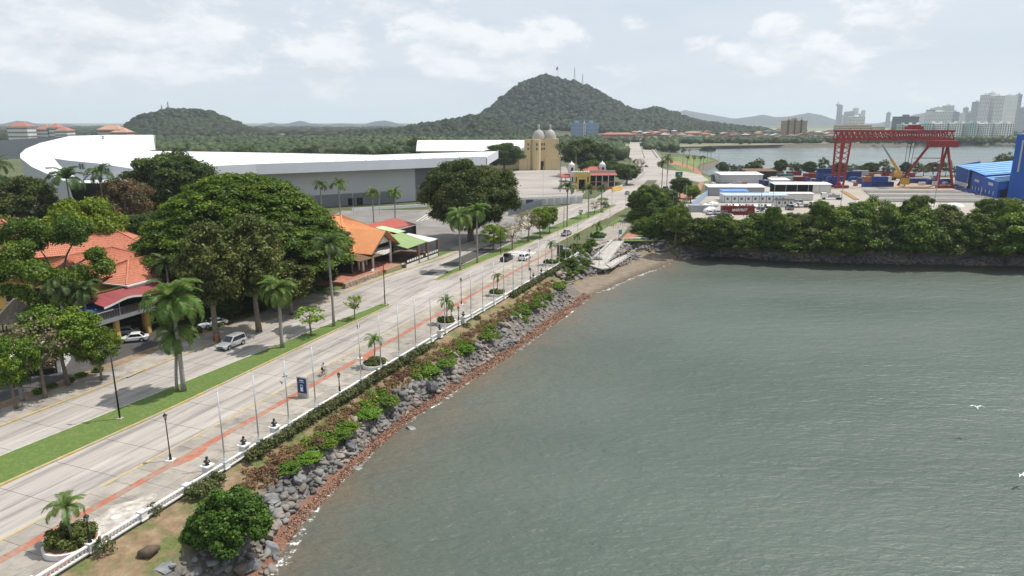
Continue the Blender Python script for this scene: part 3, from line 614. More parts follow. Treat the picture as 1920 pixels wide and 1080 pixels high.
# foam where the wash meets the shore
def foammat():
    m = bpy.data.materials.new('foam'); m.use_nodes = True; N, L = m.node_tree.nodes, m.node_tree.links; b = N['Principled BSDF']; b.inputs['Base Color'].default_value = (.8, .8, .78, 1); b.inputs['Roughness'].default_value = .9
    tc = N.new('ShaderNodeTexCoord'); n = N.new('ShaderNodeTexNoise'); n.inputs['Scale'].default_value = 1.6; n.inputs['Detail'].default_value = 6; n.inputs['Roughness'].default_value = .75; L.new(tc.outputs['Object'], n.inputs[0])
    at = N.new('ShaderNodeAttribute'); at.attribute_name = 'tint'; mu = N.new('ShaderNodeMath'); mu.operation = 'ADD'; L.new(n.outputs[0], mu.inputs[0]); L.new(at.outputs['Fac'], mu.inputs[1])
    mr = N.new('ShaderNodeMapRange'); mr.inputs[1].default_value = .53; mr.inputs[2].default_value = .66; L.new(mu.outputs[0], mr.inputs[0]); L.new(mr.outputs[0], b.inputs['Alpha']); return m
V = []; tn = []; idx = []
r = np.random.default_rng(21)
lim = SEG.index(2) + 60
for i in range(30, lim):
    w = .45 + .35 * math.sin(i * .37) + .25 * math.sin(i * .91 + 1) + (1.6 * math.exp(-((i - 66) / 3) ** 2)) + (1.3 * math.exp(-((i - 58) / 2.5) ** 2)) + (.9 if i > SEG.index(1) + 2 and i < SEG.index(1) + 40 else 0)
    off = .25 * math.sin(i * .23) + .2 * math.sin(i * .6)
    d = (W_[i] - T_[i]); d.z = 0; d.normalize()
    for k, u in enumerate((-.5, 0, .5, 1.0)):
        p = W_[i] + d * (off + max(.15, w) * u); V.append((p.x, p.y, WZ + .03 + (.12 if u < 0 else 0))); tn.append((-.12, .03, .0, -.14)[k])
c = len(V) // 4; F = np.array([(a * 4 + k, a * 4 + k + 1, a * 4 + k + 5, a * 4 + k + 4) for a in range(c - 1) for k in range(3)])
o = obj('foam', rawmesh('foam', np.array(V), F, tint=np.array(tn)), foammat(), kind='stuff'); o['label'] = 'thin white foam line along the waterline'
# ================================================================== VEGETATION
leafmat('leaf_dark', (.030, .055, .010), (.105, .15, .024), (.18, .21, .05))
leafmat('leaf_mid', (.045, .085, .010), (.155, .225, .022), (.25, .29, .05))
leafmat('leaf_lime', (.09, .165, .010), (.24, .36, .024), (.36, .42, .06))
leafmat('leaf_olive', (.055, .08, .016), (.165, .19, .045), (.28, .28, .11))
leafmat('leaf_rain', (.04, .085, .007), (.13, .205, .014), (.20, .25, .03))
leafmat('leaf_young', (.06, .12, .010), (.18, .28, .022), (.28, .34, .05))
leafmat('leaf_dry', (.16, .13, .075), (.30, .25, .16), (.36, .28, .17))
leafmat('leaf_rust', (.07, .075, .03), (.20, .13, .06), (.34, .12, .05))
leafmat('leaf_scrub', (.15, .085, .045), (.27, .17, .095), (.17, .18, .05))
leafmat('leaf_almond', (.03, .085, .010), (.09, .20, .022), (.15, .28, .05), trans=.25)
leafmat('leaf_hedge', (.05, .065, .02), (.15, .16, .05), (.24, .16, .08))
leafmat('leaf_palm', (.065, .125, .02), (.15, .23, .05), (.26, .28, .11), trans=.35)
leafmat('leaf_palmdark', (.045, .08, .02), (.10, .15, .042), (.19, .19, .09), trans=.3)
leafmat('leaf_fardark', (.028, .05, .02), (.075, .105, .038), (.12, .13, .06), trans=.1, rnd=.05)
def leaves(P0, Nn, size, rng, elong=1.6, droop=.25):
    """diamond leaf cards at points P0 facing Nn"""
    n = len(P0); rnd = rng.normal(size=(n, 3)); t = np.cross(Nn, rnd); t /= np.linalg.norm(t, axis=1)[:, None] + 1e-9; b = np.cross(Nn, t)
    s = size * rng.uniform(.65, 1.35, (n, 1)); l = t * s * elong / 2; w = b * s / 2; dr = Nn * s * droop
    V = np.stack([P0 - l - dr * .5, P0 + w, P0 + l - dr, P0 - w], 1).reshape(-1, 3); F = np.arange(n * 4).reshape(-1, 4); return V, F
def crown_mesh(name, clumps, dens, size, seed, inner=.7, upbias=.35, core=True, elong=1.6, flat=0.0):
    rng = np.random.default_rng(seed); Vs, Fs, Ts = [], [], []; off = 0
    for cx, cy, cz, rx, ry, rz in clumps:
        n = max(12, int(dens * (rx * ry + ry * rz + rx * rz) / 3)); d = rng.normal(size=(n, 3)); d[:, 2] += upbias; d /= np.linalg.norm(d, axis=1)[:, None]
        rad = rng.uniform(inner, 1.05, (n, 1)) * (1 + .12 * rng.normal(size=(n, 1))); p = np.array([cx, cy, cz]) + d * rad * np.array([rx, ry, rz])
        nn = d * .75 + rng.normal(size=(n, 3)) * .5 + np.array([0, 0, .5 + flat]); nn /= np.linalg.norm(nn, axis=1)[:, None]
        V, F = leaves(p, nn, size, rng, elong); base = rng.uniform(.1, .75); t = np.clip(base + rng.normal(0, .22, n), 0, 1)
        Vs.append(V); Fs.append(F + off); Ts.append(np.repeat(t, 4)); off += len(V)
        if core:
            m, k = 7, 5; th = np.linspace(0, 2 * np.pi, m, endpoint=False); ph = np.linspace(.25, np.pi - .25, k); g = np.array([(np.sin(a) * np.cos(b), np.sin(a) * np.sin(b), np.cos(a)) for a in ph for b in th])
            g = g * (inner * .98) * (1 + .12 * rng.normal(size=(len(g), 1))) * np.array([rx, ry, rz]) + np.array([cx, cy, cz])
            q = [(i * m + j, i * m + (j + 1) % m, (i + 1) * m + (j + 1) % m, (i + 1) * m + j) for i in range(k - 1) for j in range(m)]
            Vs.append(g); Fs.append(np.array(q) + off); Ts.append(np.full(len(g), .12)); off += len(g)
    return rawmesh(name, np.concatenate(Vs), np.concatenate(Fs), tint=np.concatenate(Ts))
def trunk_mesh(h, r, limbs, seed, lean=.05, bend=.3):
    rng = np.random.default_rng(seed); mb = MB(); pts = [Vector((lean * h * t + bend * math.sin(t * 3) * .3, bend * .3 * math.sin(t * 2.1 + seed), h * t)) for t in np.linspace(0, 1, 5)]
    mb.tube(pts, [r * 1.25, r * .95, r * .85, r * .75, r * .65], 8)
    for (x, y, z) in limbs:
        a = pts[3].lerp(pts[4], rng.uniform(.0, 1)); b = Vector((x, y, z)); mid = a.lerp(b, .5) + Vector((0, 0, .12 * (b - a).length)); mb.tube([a, mid, b], [r * .5, r * .33, r * .1], 6)
    return mb.mesh('trunk', True)
PROTO = {}
def proto_tree(key, h, w, base, n, cs, dens, size, leaf, seed, shape='round', bark='trunk', inner=.7, rtrunk=None, core=True, flat=0):
    """unit tree of height h and crown width w; clumps spread over the crown volume"""
    rng = np.random.default_rng(seed); cl = []; zc = (h + base) / 2; rz = (h - base) / 2; rx = w / 2
    tries = 0
    while len(cl) < n and tries < 4000:
        tries += 1; d = rng.normal(size=3); d /= np.linalg.norm(d)
        if shape == 'round': rad = rng.uniform(.35, 1) ** .5; q = d * rad; q[2] = abs(q[2]) if rng.random() < .25 else q[2]
        elif shape == 'umbrella':
            a = rng.uniform(0, 2 * np.pi); rr_ = rng.uniform(0, 1) ** .55; q = np.array([rr_ * np.cos(a), rr_ * np.sin(a), .97 - 1.55 * rr_ ** 2.3 - .32 * rng.random() ** 2])
        elif shape == 'bush': q = d * rng.uniform(.4, 1) ** .5; q[2] = abs(q[2]) * 1.6 - .8
        else: q = d
        s = cs * rng.uniform(.65, 1.25); c = np.array([q[0] * (rx - s * .8), q[1] * (rx - s * .8), zc + q[2] * (rz - s * .6)])
        if all(np.linalg.norm(c - k[:3]) > (s + k[3]) * .42 for k in cl): cl.append((*c, s, s, s * rng.uniform(.6, .85) * (.6 if shape == 'umbrella' else 1)))
    cm = crown_mesh('crown', cl, dens, size, seed, inner=inner, core=core, flat=flat); cm.materials.append(M[leaf])
    rt = rtrunk or h * .025; lim = [cl[i][:3] for i in rng.permutation(len(cl))[:9]]
    tm = trunk_mesh(base + (h - base) * .3, rt, lim, seed); tm.materials.append(M[bark]); PROTO[key] = (h, w, cm, tm); return PROTO[key]
proto_tree('broad_a', 13, 12, 2.8, 80, 1.35, 210, .22, 'leaf_dark', 1)
proto_tree('broad_b', 12, 12, 2.6, 76, 1.35, 210, .22, 'leaf_mid', 2)
proto_tree('broad_c', 11, 10, 2.2, 70, 1.15, 230, .21, 'leaf_dark', 13)
proto_tree('airy', 20, 21, 5.0, 48, 1.75, 190, .28, 'leaf_mid', 21, rtrunk=.45)
proto_tree('lime', 10, 10, 2.6, 70, 1.1, 240, .20, 'leaf_lime', 3)
proto_tree('young', 10.5, 10.5, 3.2, 60, 1.05, 260, .21, 'leaf_young', 23, core=False, inner=.35)
proto_tree('tall', 15, 9, 3.5, 64, 1.15, 170, .25, 'leaf_olive', 4, core=False, inner=.35)
proto_tree('rust', 11, 11, 2.6, 70, 1.15, 150, .22, 'leaf_rust', 5, core=False, inner=.4)
proto_tree('rain', 24, 38, 4.5, 380, 2.1, 120, .30, 'leaf_rain', 6, shape='umbrella', rtrunk=.9, flat=.6)
proto_tree('big_dark', 22, 30, 3.0, 150, 2.4, 130, .34, 'leaf_dark', 7, rtrunk=.8)
proto_tree('mangrove_a', 12, 13, .8, 95, 1.3, 170, .25, 'leaf_mid', 8, shape='bush')
proto_tree('mangrove_b', 12, 12, .8, 85, 1.3, 170, .25, 'leaf_rain', 9, shape='bush')
proto_tree('mangrove_c', 11, 12, .3, 80, 1.25, 160, .25, 'leaf_olive', 10, shape='bush')
proto_tree('dry', 9, 8, 2.2, 46, 1.0, 40, .20, 'leaf_dry', 11, core=False, inner=.2)
proto_tree('sapling', 5, 4, 1.6, 16, .65, 110, .20, 'leaf_lime', 12, core=False, inner=.3)
proto_tree('sparse', 10, 11, 2, 26, 1.4, 80, .3, 'leaf_dark', 14, core=False, inner=.3)
proto_tree('almond', 6.0, 7.5, .1, 110, .72, 420, .21, 'leaf_almond', 15, shape='bush', rtrunk=.12)
proto_tree('bush_green', 2.0, 3.2, .0, 26, .5, 300, .17, 'leaf_young', 16, shape='bush', rtrunk=.05)
proto_tree('bush_dark', 2.0, 3.0, .0, 26, .5, 300, .16, 'leaf_mid', 17, shape='bush', rtrunk=.05)
proto_tree('bush_dry', 1.7, 3.4, .0, 26, .45, 220, .15, 'leaf_scrub', 18, shape='bush', rtrunk=.04, core=False, inner=.3)
proto_tree('bush_grey', 1.7, 2.4, .0, 18, .42, 180, .13, 'leaf_hedge', 19, shape='bush', rtrunk=.04, core=False, inner=.4)
def plant_at(key, loc, h, w, label, name='tree', cat='tree', group=None, rot=None, crown_mat=None):
    ph, pw, cm, tm = PROTO[key]; t = thing(name, label, cat, loc, random.uniform(0, 6.28) if rot is None else rot, group)
    t.scale = (w / pw, w / pw, h / ph); obj('trunk', tm, None, t)
    c = obj('crown', cm, None, t)
    if crown_mat:
        c.material_slots[0].link = 'OBJECT'; c.material_slots[0].material = M[crown_mat]
    return t
def plant(key, xb, yb, yt, wpx, label, z=0, **k):             # foot seen at (xb, yb), top at yt, crown wpx wide
    p = G(xb, yb, z); h = D(xb, yt, p.y).z - z; w = wpx / ppm((p.x, p.y, z + h * .6)); return plant_at(key, p - Vector((0, 0, .1)), h * 1.0, w, label, **k)
# --- palms
def frond_mesh(Ln, lf, seed, droop=1.0, n=34, curve=1.0):
    rng = np.random.default_rng(seed); mb_v, mb_f, tn = [], [], []
    t = np.linspace(0, 1, n); ang = R(48) - curve * R(110) * t ** 1.3; x = np.cumsum(np.cos(ang)) * Ln / n; z = np.cumsum(np.sin(ang)) * Ln / n
    for i in range(n):
        d = np.array([math.cos(ang[i]), 0, math.sin(ang[i])]); up = np.array([-math.sin(ang[i]), 0, math.cos(ang[i])]); p = np.array([x[i], 0, z[i]])
        l = lf * math.sin(math.pi * (.12 + .86 * t[i])) ** .6
        for sd in (-1, 1):
            e = d * .55 + np.array([0, sd * .85, 0]) + up * rng.uniform(.0, .35); e /= np.linalg.norm(e); w = d * .06 * Ln / 3.4 * 1.25
            a = p; b = p + e * l * .55; c = p + e * l + np.array([0, 0, -.38 * l * droop]); k = len(mb_v)
            mb_v += [a - w * .6, a + w * .6, b + w * .7, c, b - w * .7]; mb_f += [(k, k + 1, k + 2, k + 4), (k + 4, k + 2, k + 3, k + 3)]; tn += [rng.uniform(.2, .8)] * 5
    V = np.array(mb_v); me = bpy.data.meshes.new('frond'); me.from_pydata([tuple(v) for v in V], [], [tuple(dict.fromkeys(f)) for f in mb_f])
    a = me.attributes.new('tint', 'FLOAT', 'POINT'); a.data.foreach_set('value', np.array(tn, np.float32)); return me
FR = [frond_mesh(3.6, .95, 1, 1.0), frond_mesh(3.5, .9, 2, 1.2, curve=1.25), frond_mesh(3.3, .8, 3, .7, curve=.75)]
FRD = [m.copy() for m in FR]
for m in FR: m.materials.append(M['leaf_palm'])
for m in FRD: m.materials.append(M['leaf_palmdark'])
def joined_fronds(meshes, rng, n, sc):
    Vs, Fs4, Ts, off = [], [], [], 0
    vs, fs, ts = [], [], []
    for i in range(n):
        me = meshes[i % 3]; Mx = Matrix.Rotation(i * 2.399 + rng.uniform(-.2, .2), 4, 'Z') @ Matrix.Rotation(R(rng.uniform(-38, 52)) * 1.0 * (1 if i % 3 else .7), 4, 'Y') @ Matrix.Scale(sc * rng.uniform(.85, 1.1), 4)
        o = len(vs); vs += [tuple(Mx @ v.co) for v in me.vertices]; fs += [tuple(o + q for q in p.vertices) for p in me.polygons]; ts += [a.value for a in me.attributes['tint'].data]
    r = bpy.data.meshes.new('crown'); r.from_pydata(vs, [], fs); a = r.attributes.new('tint', 'FLOAT', 'POINT'); a.data.foreach_set('value', np.array(ts, np.float32)); r.materials.append(meshes[0].materials[0]); return r
PC = [joined_fronds(FR, np.random.default_rng(31), 20, 1), joined_fronds(FRD, np.random.default_rng(32), 20, 1), joined_fronds(FRD, np.random.default_rng(33), 17, 1)]
def palm_at(loc, h, w, label, name='palm_tree', group=None, detail=True, dark=False, trunk_r=.2, lean=(0, 0), nf=20, hang=0, rot=None, shaft=True, bark='palmtrunk'):
    t = thing(name, label, 'palm', loc, random.uniform(0, 6.28) if rot is None else rot, group); rng = np.random.default_rng(int(abs(loc[0] * 7 + loc[1] * 3)) + 1); fl = w / 6.4; th = max(.3, h - 1.55 * fl)
    tip = Vector((lean[0], lean[1], th)); mb = MB(); mb.tube([tip * q + Vector((.05 * math.sin(q * 6), 0, 0)) for q in np.linspace(0, 1, 7)], [trunk_r * k for k in (1.4, 1.1, 1.05, 1.08, 1.0, .9, .8)], 8); obj('trunk', mb, M[bark], t, smooth=True)
    if shaft: obj('crownshaft', MB().tube([tip - Vector((0, 0, .1)), tip + Vector((0, 0, .5 * fl)), tip + Vector((0, 0, 1.0 * fl))], [trunk_r * .95, trunk_r * 1.0, trunk_r * .45], 8), M['crownshaft'], t, smooth=True)
    top = tip + Vector((0, 0, .9 * fl if shaft else 0)); ms = FRD if dark else FR
    if detail:
        for i in range(nf):
            f = obj('frond', ms[i % 3], None, t, top); tilt = R(np.interp(i, [0, nf], [-32, 42 + hang]) + rng.uniform(-7, 7)); f.rotation_euler = (Matrix.Rotation(i * 2.399 + rng.uniform(-.25, .25), 3, 'Z') @ Matrix.Rotation(tilt, 3, 'Y')).to_euler(); q = fl * rng.uniform(.88, 1.1); f.scale = (q, q, q)
    else:
        f = obj('crown', PC[1 + (int(loc[0]) % 2)] if dark else PC[0], None, t, top); f.scale = (fl, fl, fl)
    return t
def palm(xb, yb, yt, wpx, label, z=0, **k):
    p = G(xb, yb, z); h = D(xb, yt, p.y).z - z; return palm_at(p, h, wpx / ppm((p.x, p.y, h * .8)), label, **k)
# ------------------------------------------------------------------ the trees one by one (left of the road)
plant('airy', 122, 640, 396, 235, 'spreading green tree with bare dark limbs before the yellow villa')
plant('lime', 180, 540, 362, 150, 'bright lime crown rising behind the villa roofs')
plant('rain', 466, 556, 316, 405, 'huge dome-shaped rain tree overhanging the orange-roofed restaurant', rot=.6)
plant('tall', 408, 640, 402, 135, 'tall olive-green tree beside the driveway entrance, left of a pair')
plant('tall', 487, 622, 388, 130, 'tall olive-green tree before the rain tree, right of a pair')
plant('tall', 548, 590, 480, 105, 'drooping olive tree leaning over the pavement near the median palms')
plant('broad_a', 520, 585, 500, 120, 'low dark tree under the rain tree by the pavement')
plant('broad_a', 330, 430, 280, 185, 'dense dark tree standing before the white roof')
plant('rust', 242, 455, 327, 118, 'reddish brown flowering tree left of the dark dense tree')
plant('broad_c', 58, 470, 330, 150, 'dark green tree in front of the curved white hall')
plant('broad_c', 150, 500, 372, 110, 'dark green tree behind the lime crown')
plant('rust', 30, 545, 395, 130, 'dull brownish tree at the left edge behind the villa', crown_mat='leaf_olive')
plant('broad_b', -45, 640, 480, 100, 'leafy tree at the left edge beside the yellow wall')
plant('broad_a', 105, 650, 540, 90, 'dark shaded tree beside the thatched hut')
plant('broad_a', 285, 470, 395, 110, 'dark tree behind the tiled roofs, left of two')
plant('broad_a', 350, 480, 405, 110, 'dark tree behind the tiled roofs, right of two')
plant('broad_a', 600, 520, 420, 150, 'dark tree under the right flank of the rain tree')
plant('young', 128, 724, 566, 165, 'young bright green street tree with slim trunks at the driveway')
plant('young', 190, 714, 610, 95, 'small bright street tree just right of the young green one')
plant('young', 32, 768, 622, 120, 'bright green street tree with pale trunk at the left edge')
plant('dry', 88, 748, 582, 130, 'half-bare dry street tree with tangled twigs')
plant('sapling', 584, 631, 570, 66, 'small lime sapling on the grass median')
plant('sapling', 664, 600, 548, 40, 'slim young sapling on the median near its rounded tip')
plant('big_dark', 882, 452, 297, 205, 'massive dark tree beside the parking lot')
plant('rust', 878, 455, 378, 75, 'brownish tree in front of the massive dark tree')
plant('rust', 925, 470, 418, 60, 'thin yellowish tree on the corner beyond the green-roofed terrace', crown_mat='leaf_lime')
plant('dry', 960, 469, 412, 48, 'tan leafless tree on the far median, nearest of three bare ones')
plant('dry', 990, 453, 390, 58, 'grey leafless tree on the far median beside the lime pair')
plant('lime', 1013, 446, 386, 46, 'lime-green tree on the far median, left of a pair')
plant('lime', 1030, 437, 384, 38, 'lime-green tree on the far median, right of a pair')
plant('sapling', 1088, 412, 390, 12, 'tiny sapling between the royal palms of the far median')
plant('dry', 1115, 402, 372, 24, 'pale bare tree beyond the royal palms')
plant('sapling', 1130, 398, 366, 26, 'little green tree at the far end of the median')
# --- palms
palm(345, 735, 548, 132, 'full royal palm with hanging fronds on the median', hang=30, nf=34, trunk_r=.28)
palm(332, 735, 620, 90, 'short palm leaning beside the full royal palm', hang=35, nf=20, trunk_r=.18, lean=(-.5, 0))
palm(530, 653, 536, 82, 'bushy young royal palm on the median', hang=25, nf=30, trunk_r=.26)
palm(626, 613, 450, 76, 'tall slender royal palm near the median tip', hang=10, dark=True)
palm(863, 508, 402, 66, 'royal palm on the far median before the brown tree, left of two', hang=25, nf=24)
palm(895, 494, 390, 58, 'royal palm on the far median before the brown tree, right of two', hang=22, nf=24)
palm(605, 420, 338, 36, 'coconut palm by the grey hall wall, first of four from the left', dark=True, detail=False, shaft=False)
palm(639, 420, 336, 40, 'coconut palm by the grey hall wall, second of four from the left', dark=False, detail=False, shaft=False)
palm(701, 425, 354, 36, 'coconut palm by the grey hall wall, third of four from the left', detail=False, shaft=False)
palm(742, 428, 354, 38, 'coconut palm by the grey hall wall, fourth of four from the left', detail=False, shaft=False)
palm(1063, 426, 347, 40, 'dark royal palm on the far median, nearer of two', dark=True, nf=16)
palm(1103, 409, 351, 34, 'dark royal palm on the far median, farther of two', dark=True, nf=16)
palm(1127, 398, 350, 24, 'slim palm beyond the dark royal palms', dark=True, detail=False)
palm(1050, 362, 270, 28, 'very tall lone palm on the forecourt', dark=True, detail=False)
palm(1079, 350, 280, 20, 'tall palm behind the yellow gatehouse', dark=True, detail=False)
palm(145, 470, 316, 80, 'dark palm silhouetted against the white hall roof, left of two', dark=True, shaft=False)
palm(205, 460, 312, 60, 'dark palm silhouetted against the white hall roof, right of two', dark=True, shaft=False)
palm(20, 460, 296, 60, 'dark palm at the left edge below the grey wall', dark=True, shaft=False)
palm(325, 610, 480, 66, 'fan palm rising over the tiled restaurant roof', dark=True, shaft=False, hang=10)
palm(130, 660, 515, 80, 'shaggy palm beside the blue awning, left of two', dark=True, shaft=False, hang=25)
palm(172, 655, 528, 70, 'shaggy palm beside the blue awning, right of two', dark=True, shaft=False, hang=25)
palm(42, 752, 696, 52, 'short palm in shade under the street trees', dark=True, shaft=False, hang=20)
for i, (x, yb, yt, w) in enumerate([(1240, 365, 303, 28), (1250, 350, 296, 26), (1252, 325, 290, 14), (1280, 310, 280, 15), (1288, 315, 293, 12), (1300, 318, 294, 12), (1312, 320, 294, 13), (1318, 318, 293, 12), (1326, 303, 281, 8), (1333, 300, 282, 8), (1312, 297, 280, 8), (1292, 300, 281, 8), (1190, 318, 300, 14), (1335, 346, 328, 14), (1180, 312, 296, 12)]):
    palm(x, yb, yt, w, f'small far royal palm by the bay road, {ordn(i + 1)} counted from the sign', group='palms by the bay road', dark=True, detail=False)
# --- right-hand shore: dense mangroves
r = np.random.default_rng(77); MG = ['mangrove_a', 'mangrove_b', 'mangrove_a', 'mangrove_c', 'mangrove_b']
row = [(1215, 452, 400, 80), (1250, 462, 392, 90), (1200, 430, 392, 70), (1290, 470, 398, 95), (1335, 474, 400, 95), (1380, 478, 402, 100), (1425, 478, 392, 110), (1470, 481, 392, 110), (1515, 482, 384, 115), (1560, 484, 381, 115), (1605, 484, 378, 115), (1650, 486, 385, 110), (1692, 486, 369, 125), (1740, 486, 383, 115), (1785, 488, 388, 115), (1830, 488, 388, 120), (1880, 490, 374, 130), (1925, 490, 376, 130), (1975, 492, 380, 130),
       (1330, 478, 440, 70), (1680, 484, 430, 90), (1790, 486, 430, 110), (1870, 486, 428, 120), (1560, 483, 428, 100), (1470, 482, 430, 90)]
for i, (x, yb, yt, w) in enumerate(row):
    plant(MG[i % 5], x + r.uniform(-8, 8), yb - 8, yt + r.uniform(-9, 9), w * r.uniform(.95, 1.25), f'dense leafy shore tree before the boat yard, {ordn(i + 1)} in the row', z=-1.4, name='shore_tree', group='shore trees before the boat yard', crown_mat=[None, None, 'leaf_young', None, 'leaf_dark', None, None][i % 7])
for i, (x, yb, yt, w, k) in enumerate([(1215, 415, 344, 72, 'broad_b'), (1195, 405, 358, 50, 'broad_c'), (1245, 405, 352, 60, 'broad_a'), (1275, 372, 330, 44, 'broad_a'), (1295, 380, 345, 36, 'lime'), (1240, 432, 372, 70, 'broad_c'), (1300, 372, 352, 30, 'broad_b')]):
    plant(k, x, yb, yt, w, f'roadside tree at the bend before the yard, {ordn(i + 1)} of seven', group='roadside trees at the bend')
for i, (x, yb, yt, w, k) in enumerate([(1265, 462, 378, 60, 'young'), (1350, 468, 396, 66, 'tall'), (1448, 470, 384, 60, 'airy'), (1530, 470, 372, 80, 'airy'), (1632, 472, 366, 86, 'young'), (1712, 472, 362, 90, 'airy'), (1765, 474, 378, 70, 'tall'), (1850, 474, 368, 90, 'airy'), (1900, 474, 362, 96, 'young')]):
    plant(k, x, yb, yt, w, f'taller ragged tree standing out of the shore thicket, {ordn(i + 1)} from the left', z=-.6, name='shore_tree', group='taller trees of the shore thicket', crown_mat='leaf_mid' if k == 'tall' else None)
# --- trees round the castle and gatehouse
for x, yb, yt, w, k, l in [(944, 326, 266, 86, 'broad_a', 'dark round tree left of the castle'), (1092, 330, 258, 84, 'broad_a', 'big dark tree right of the castle'), (1128, 318, 268, 56, 'broad_a', 'dark tree behind the gatehouse towards the bridge'), (1138, 342, 300, 78, 'broad_a', 'spreading dark tree beside the gatehouse'), (1175, 346, 308, 58, 'broad_c', 'rounded dark tree by the curved wall'), (1110, 340, 300, 60, 'broad_c', 'dark tree over the gatehouse roof'), (1199, 328, 294, 24, 'dry', 'thin bare tree at the start of the bridge'),
                           (785, 305, 256, 46, 'broad_a', 'dark tree at the left end of the white vaulted hall'), (820, 308, 270, 30, 'broad_c', 'small dark tree before the white vaulted hall')]:
    plant(k, x, yb, yt, w, l)
# --- sparse mangroves on the back shore of the yard
for i in range(30):
    x = 1350 + i * 19 + r.uniform(-5, 5); h = [300, 303, 308, 300, 296, 310][i % 6] + r.uniform(-3, 4)
    if 1790 < x < 1855: h = 312
    plant('sparse' if i % 3 else 'broad_c', x, 329 + r.uniform(-2, 2), h, r.uniform(22, 38), f'scrubby tree on the bay shore behind the yard, {ordn(i + 1)} from the left', group='trees on the bay shore')
plant('sparse', 1885, 336, 284, 56, 'tall spreading tree behind the blue sheds')
# --- shrubs on the bank
i_of = lambda s: (s + 60) / 1.6
def bank_bush(key, xp, yp, w, h, label, z=-1.0, **k):
    p = G(xp, yp, z); plant_at(key, p - Vector((0, 0, .25)), h, w, label, name=k.pop('name', 'shrub'), cat='shrub', **k)
plant_at('almond', G(440, 1020, -1.5), 5.8, 7.0, 'large glossy sea almond bush above the boulders', name='sea_almond', cat='bush'); plant_at('almond', G(392, 1012, -1.3), 3.4, 4.2, 'smaller sea almond bush leaning against the large one', name='sea_almond', cat='bush')
gr = [(540, 880), (575, 857), (615, 832), (640, 815), (655, 800), (690, 775), (730, 752), (775, 705), (805, 695), (835, 680), (872, 655), (905, 620), (930, 605), (915, 632), (965, 590), (1005, 575), (985, 585), (1045, 540), (1065, 525), (1078, 512), (1090, 503), (1100, 495), (1055, 530), (1030, 555)]
gr = [(int(a), int(b)) for a, b in gr]
for i, (x, y) in enumerate(gr):
    bank_bush('bush_green' if i % 3 else 'bush_dark', x, y, r.uniform(2.0, 4.2), r.uniform(.7, 1.25), f'bright green shrub on the shore bank, {ordn(i + 1)} from the near end', group='green shrubs on the bank')
for i in range(34):
    s = 48 + i * 2.6; t = r.uniform(.26, .46)
    p = bank_pt(i_of(s), t); plant_at('bush_dry', p - Vector((0, 0, .2)), r.uniform(.6, 1.1), r.uniform(2.2, 3.6), f'reddish brown dry scrub on the shore bank, {ordn(i + 1)} from the near end', name='dry_scrub', cat='scrub', group='dry scrub on the bank')
for i, (x, y, w, h) in enumerate([(290, 962, 2.0, 1.5), (195, 1035, 2.2, 1.9), (768, 680, 2.2, 1.2), (815, 650, 2.2, 1.2), (875, 612, 1.9, 1.2), (895, 598, 1.9, 1.2)]):
    bank_bush('bush_grey', x, y, w, h, f'twiggy grey shrub growing against the balustrade, {ordn(i + 1)} from the near end', z=0, group='shrubs against the balustrade')
for i, (x, y, w, h) in enumerate([(1062, 478, 4.5, 3), (1085, 470, 4.5, 2.6), (1099, 466, 4, 3), (1110, 455, 4, 2.6), (1050, 490, 4, 2.2), (1070, 492, 4.5, 2.5), (1088, 486, 4, 2), (1078, 500, 4, 1.8), (1094, 480, 3.5, 2), (1060, 506, 4, 1.6), (1100, 488, 3, 1.5)]):
    bank_bush('bush_dark', x, y + 6, w, h, f'dark rounded bush at the head of the ramp, {ordn(i + 1)} in the cluster', z=0 if i < 6 else -1.0, group='bushes at the head of the ramp')
# clipped hedge behind the balustrade
def hedge(name, s0, s1, o0, w, h, label, seed, leaf='leaf_hedge'):
    rng = np.random.default_rng(seed); cl = []
    for s in np.arange(s0, s1, .75):
        for k in range(2):
            p = P(s + rng.uniform(-.2, .2), RAIL(s) + o0 + k * w * .6 + rng.uniform(-.1, .1)); q = rng.uniform(.42, .6); cl.append((p.x, p.y, h * rng.uniform(.4, .62), q, q, q * rng.uniform(.85, 1.1)))
    me = crown_mesh(name, cl, 230, .17, seed); me.materials.append(M[leaf]); o = obj(name, me, None); return tag(o, label, 'hedge')
hedge('hedge', 51, 74, .75, 1.0, 1.15, 'clipped hedge behind the balustrade beside the busts', 41)
hedge('hedge', 74.5, 83, .8, 1.0, 1.2, 'darker clipped hedge beyond the promenade lantern', 42)
hedge('hedge', 124, 165, .6, 1.1, 1.0, 'long low hedge above the cove', 43)
hedge('hedge', 43.5, 47, 1.0, 1.2, 1.2, 'short hedge clump above the sea almond', 44)
hedge('hedge', 84.5, 90, .75, .8, .9, 'low brown hedge clump before the sixth flagpole', 45)

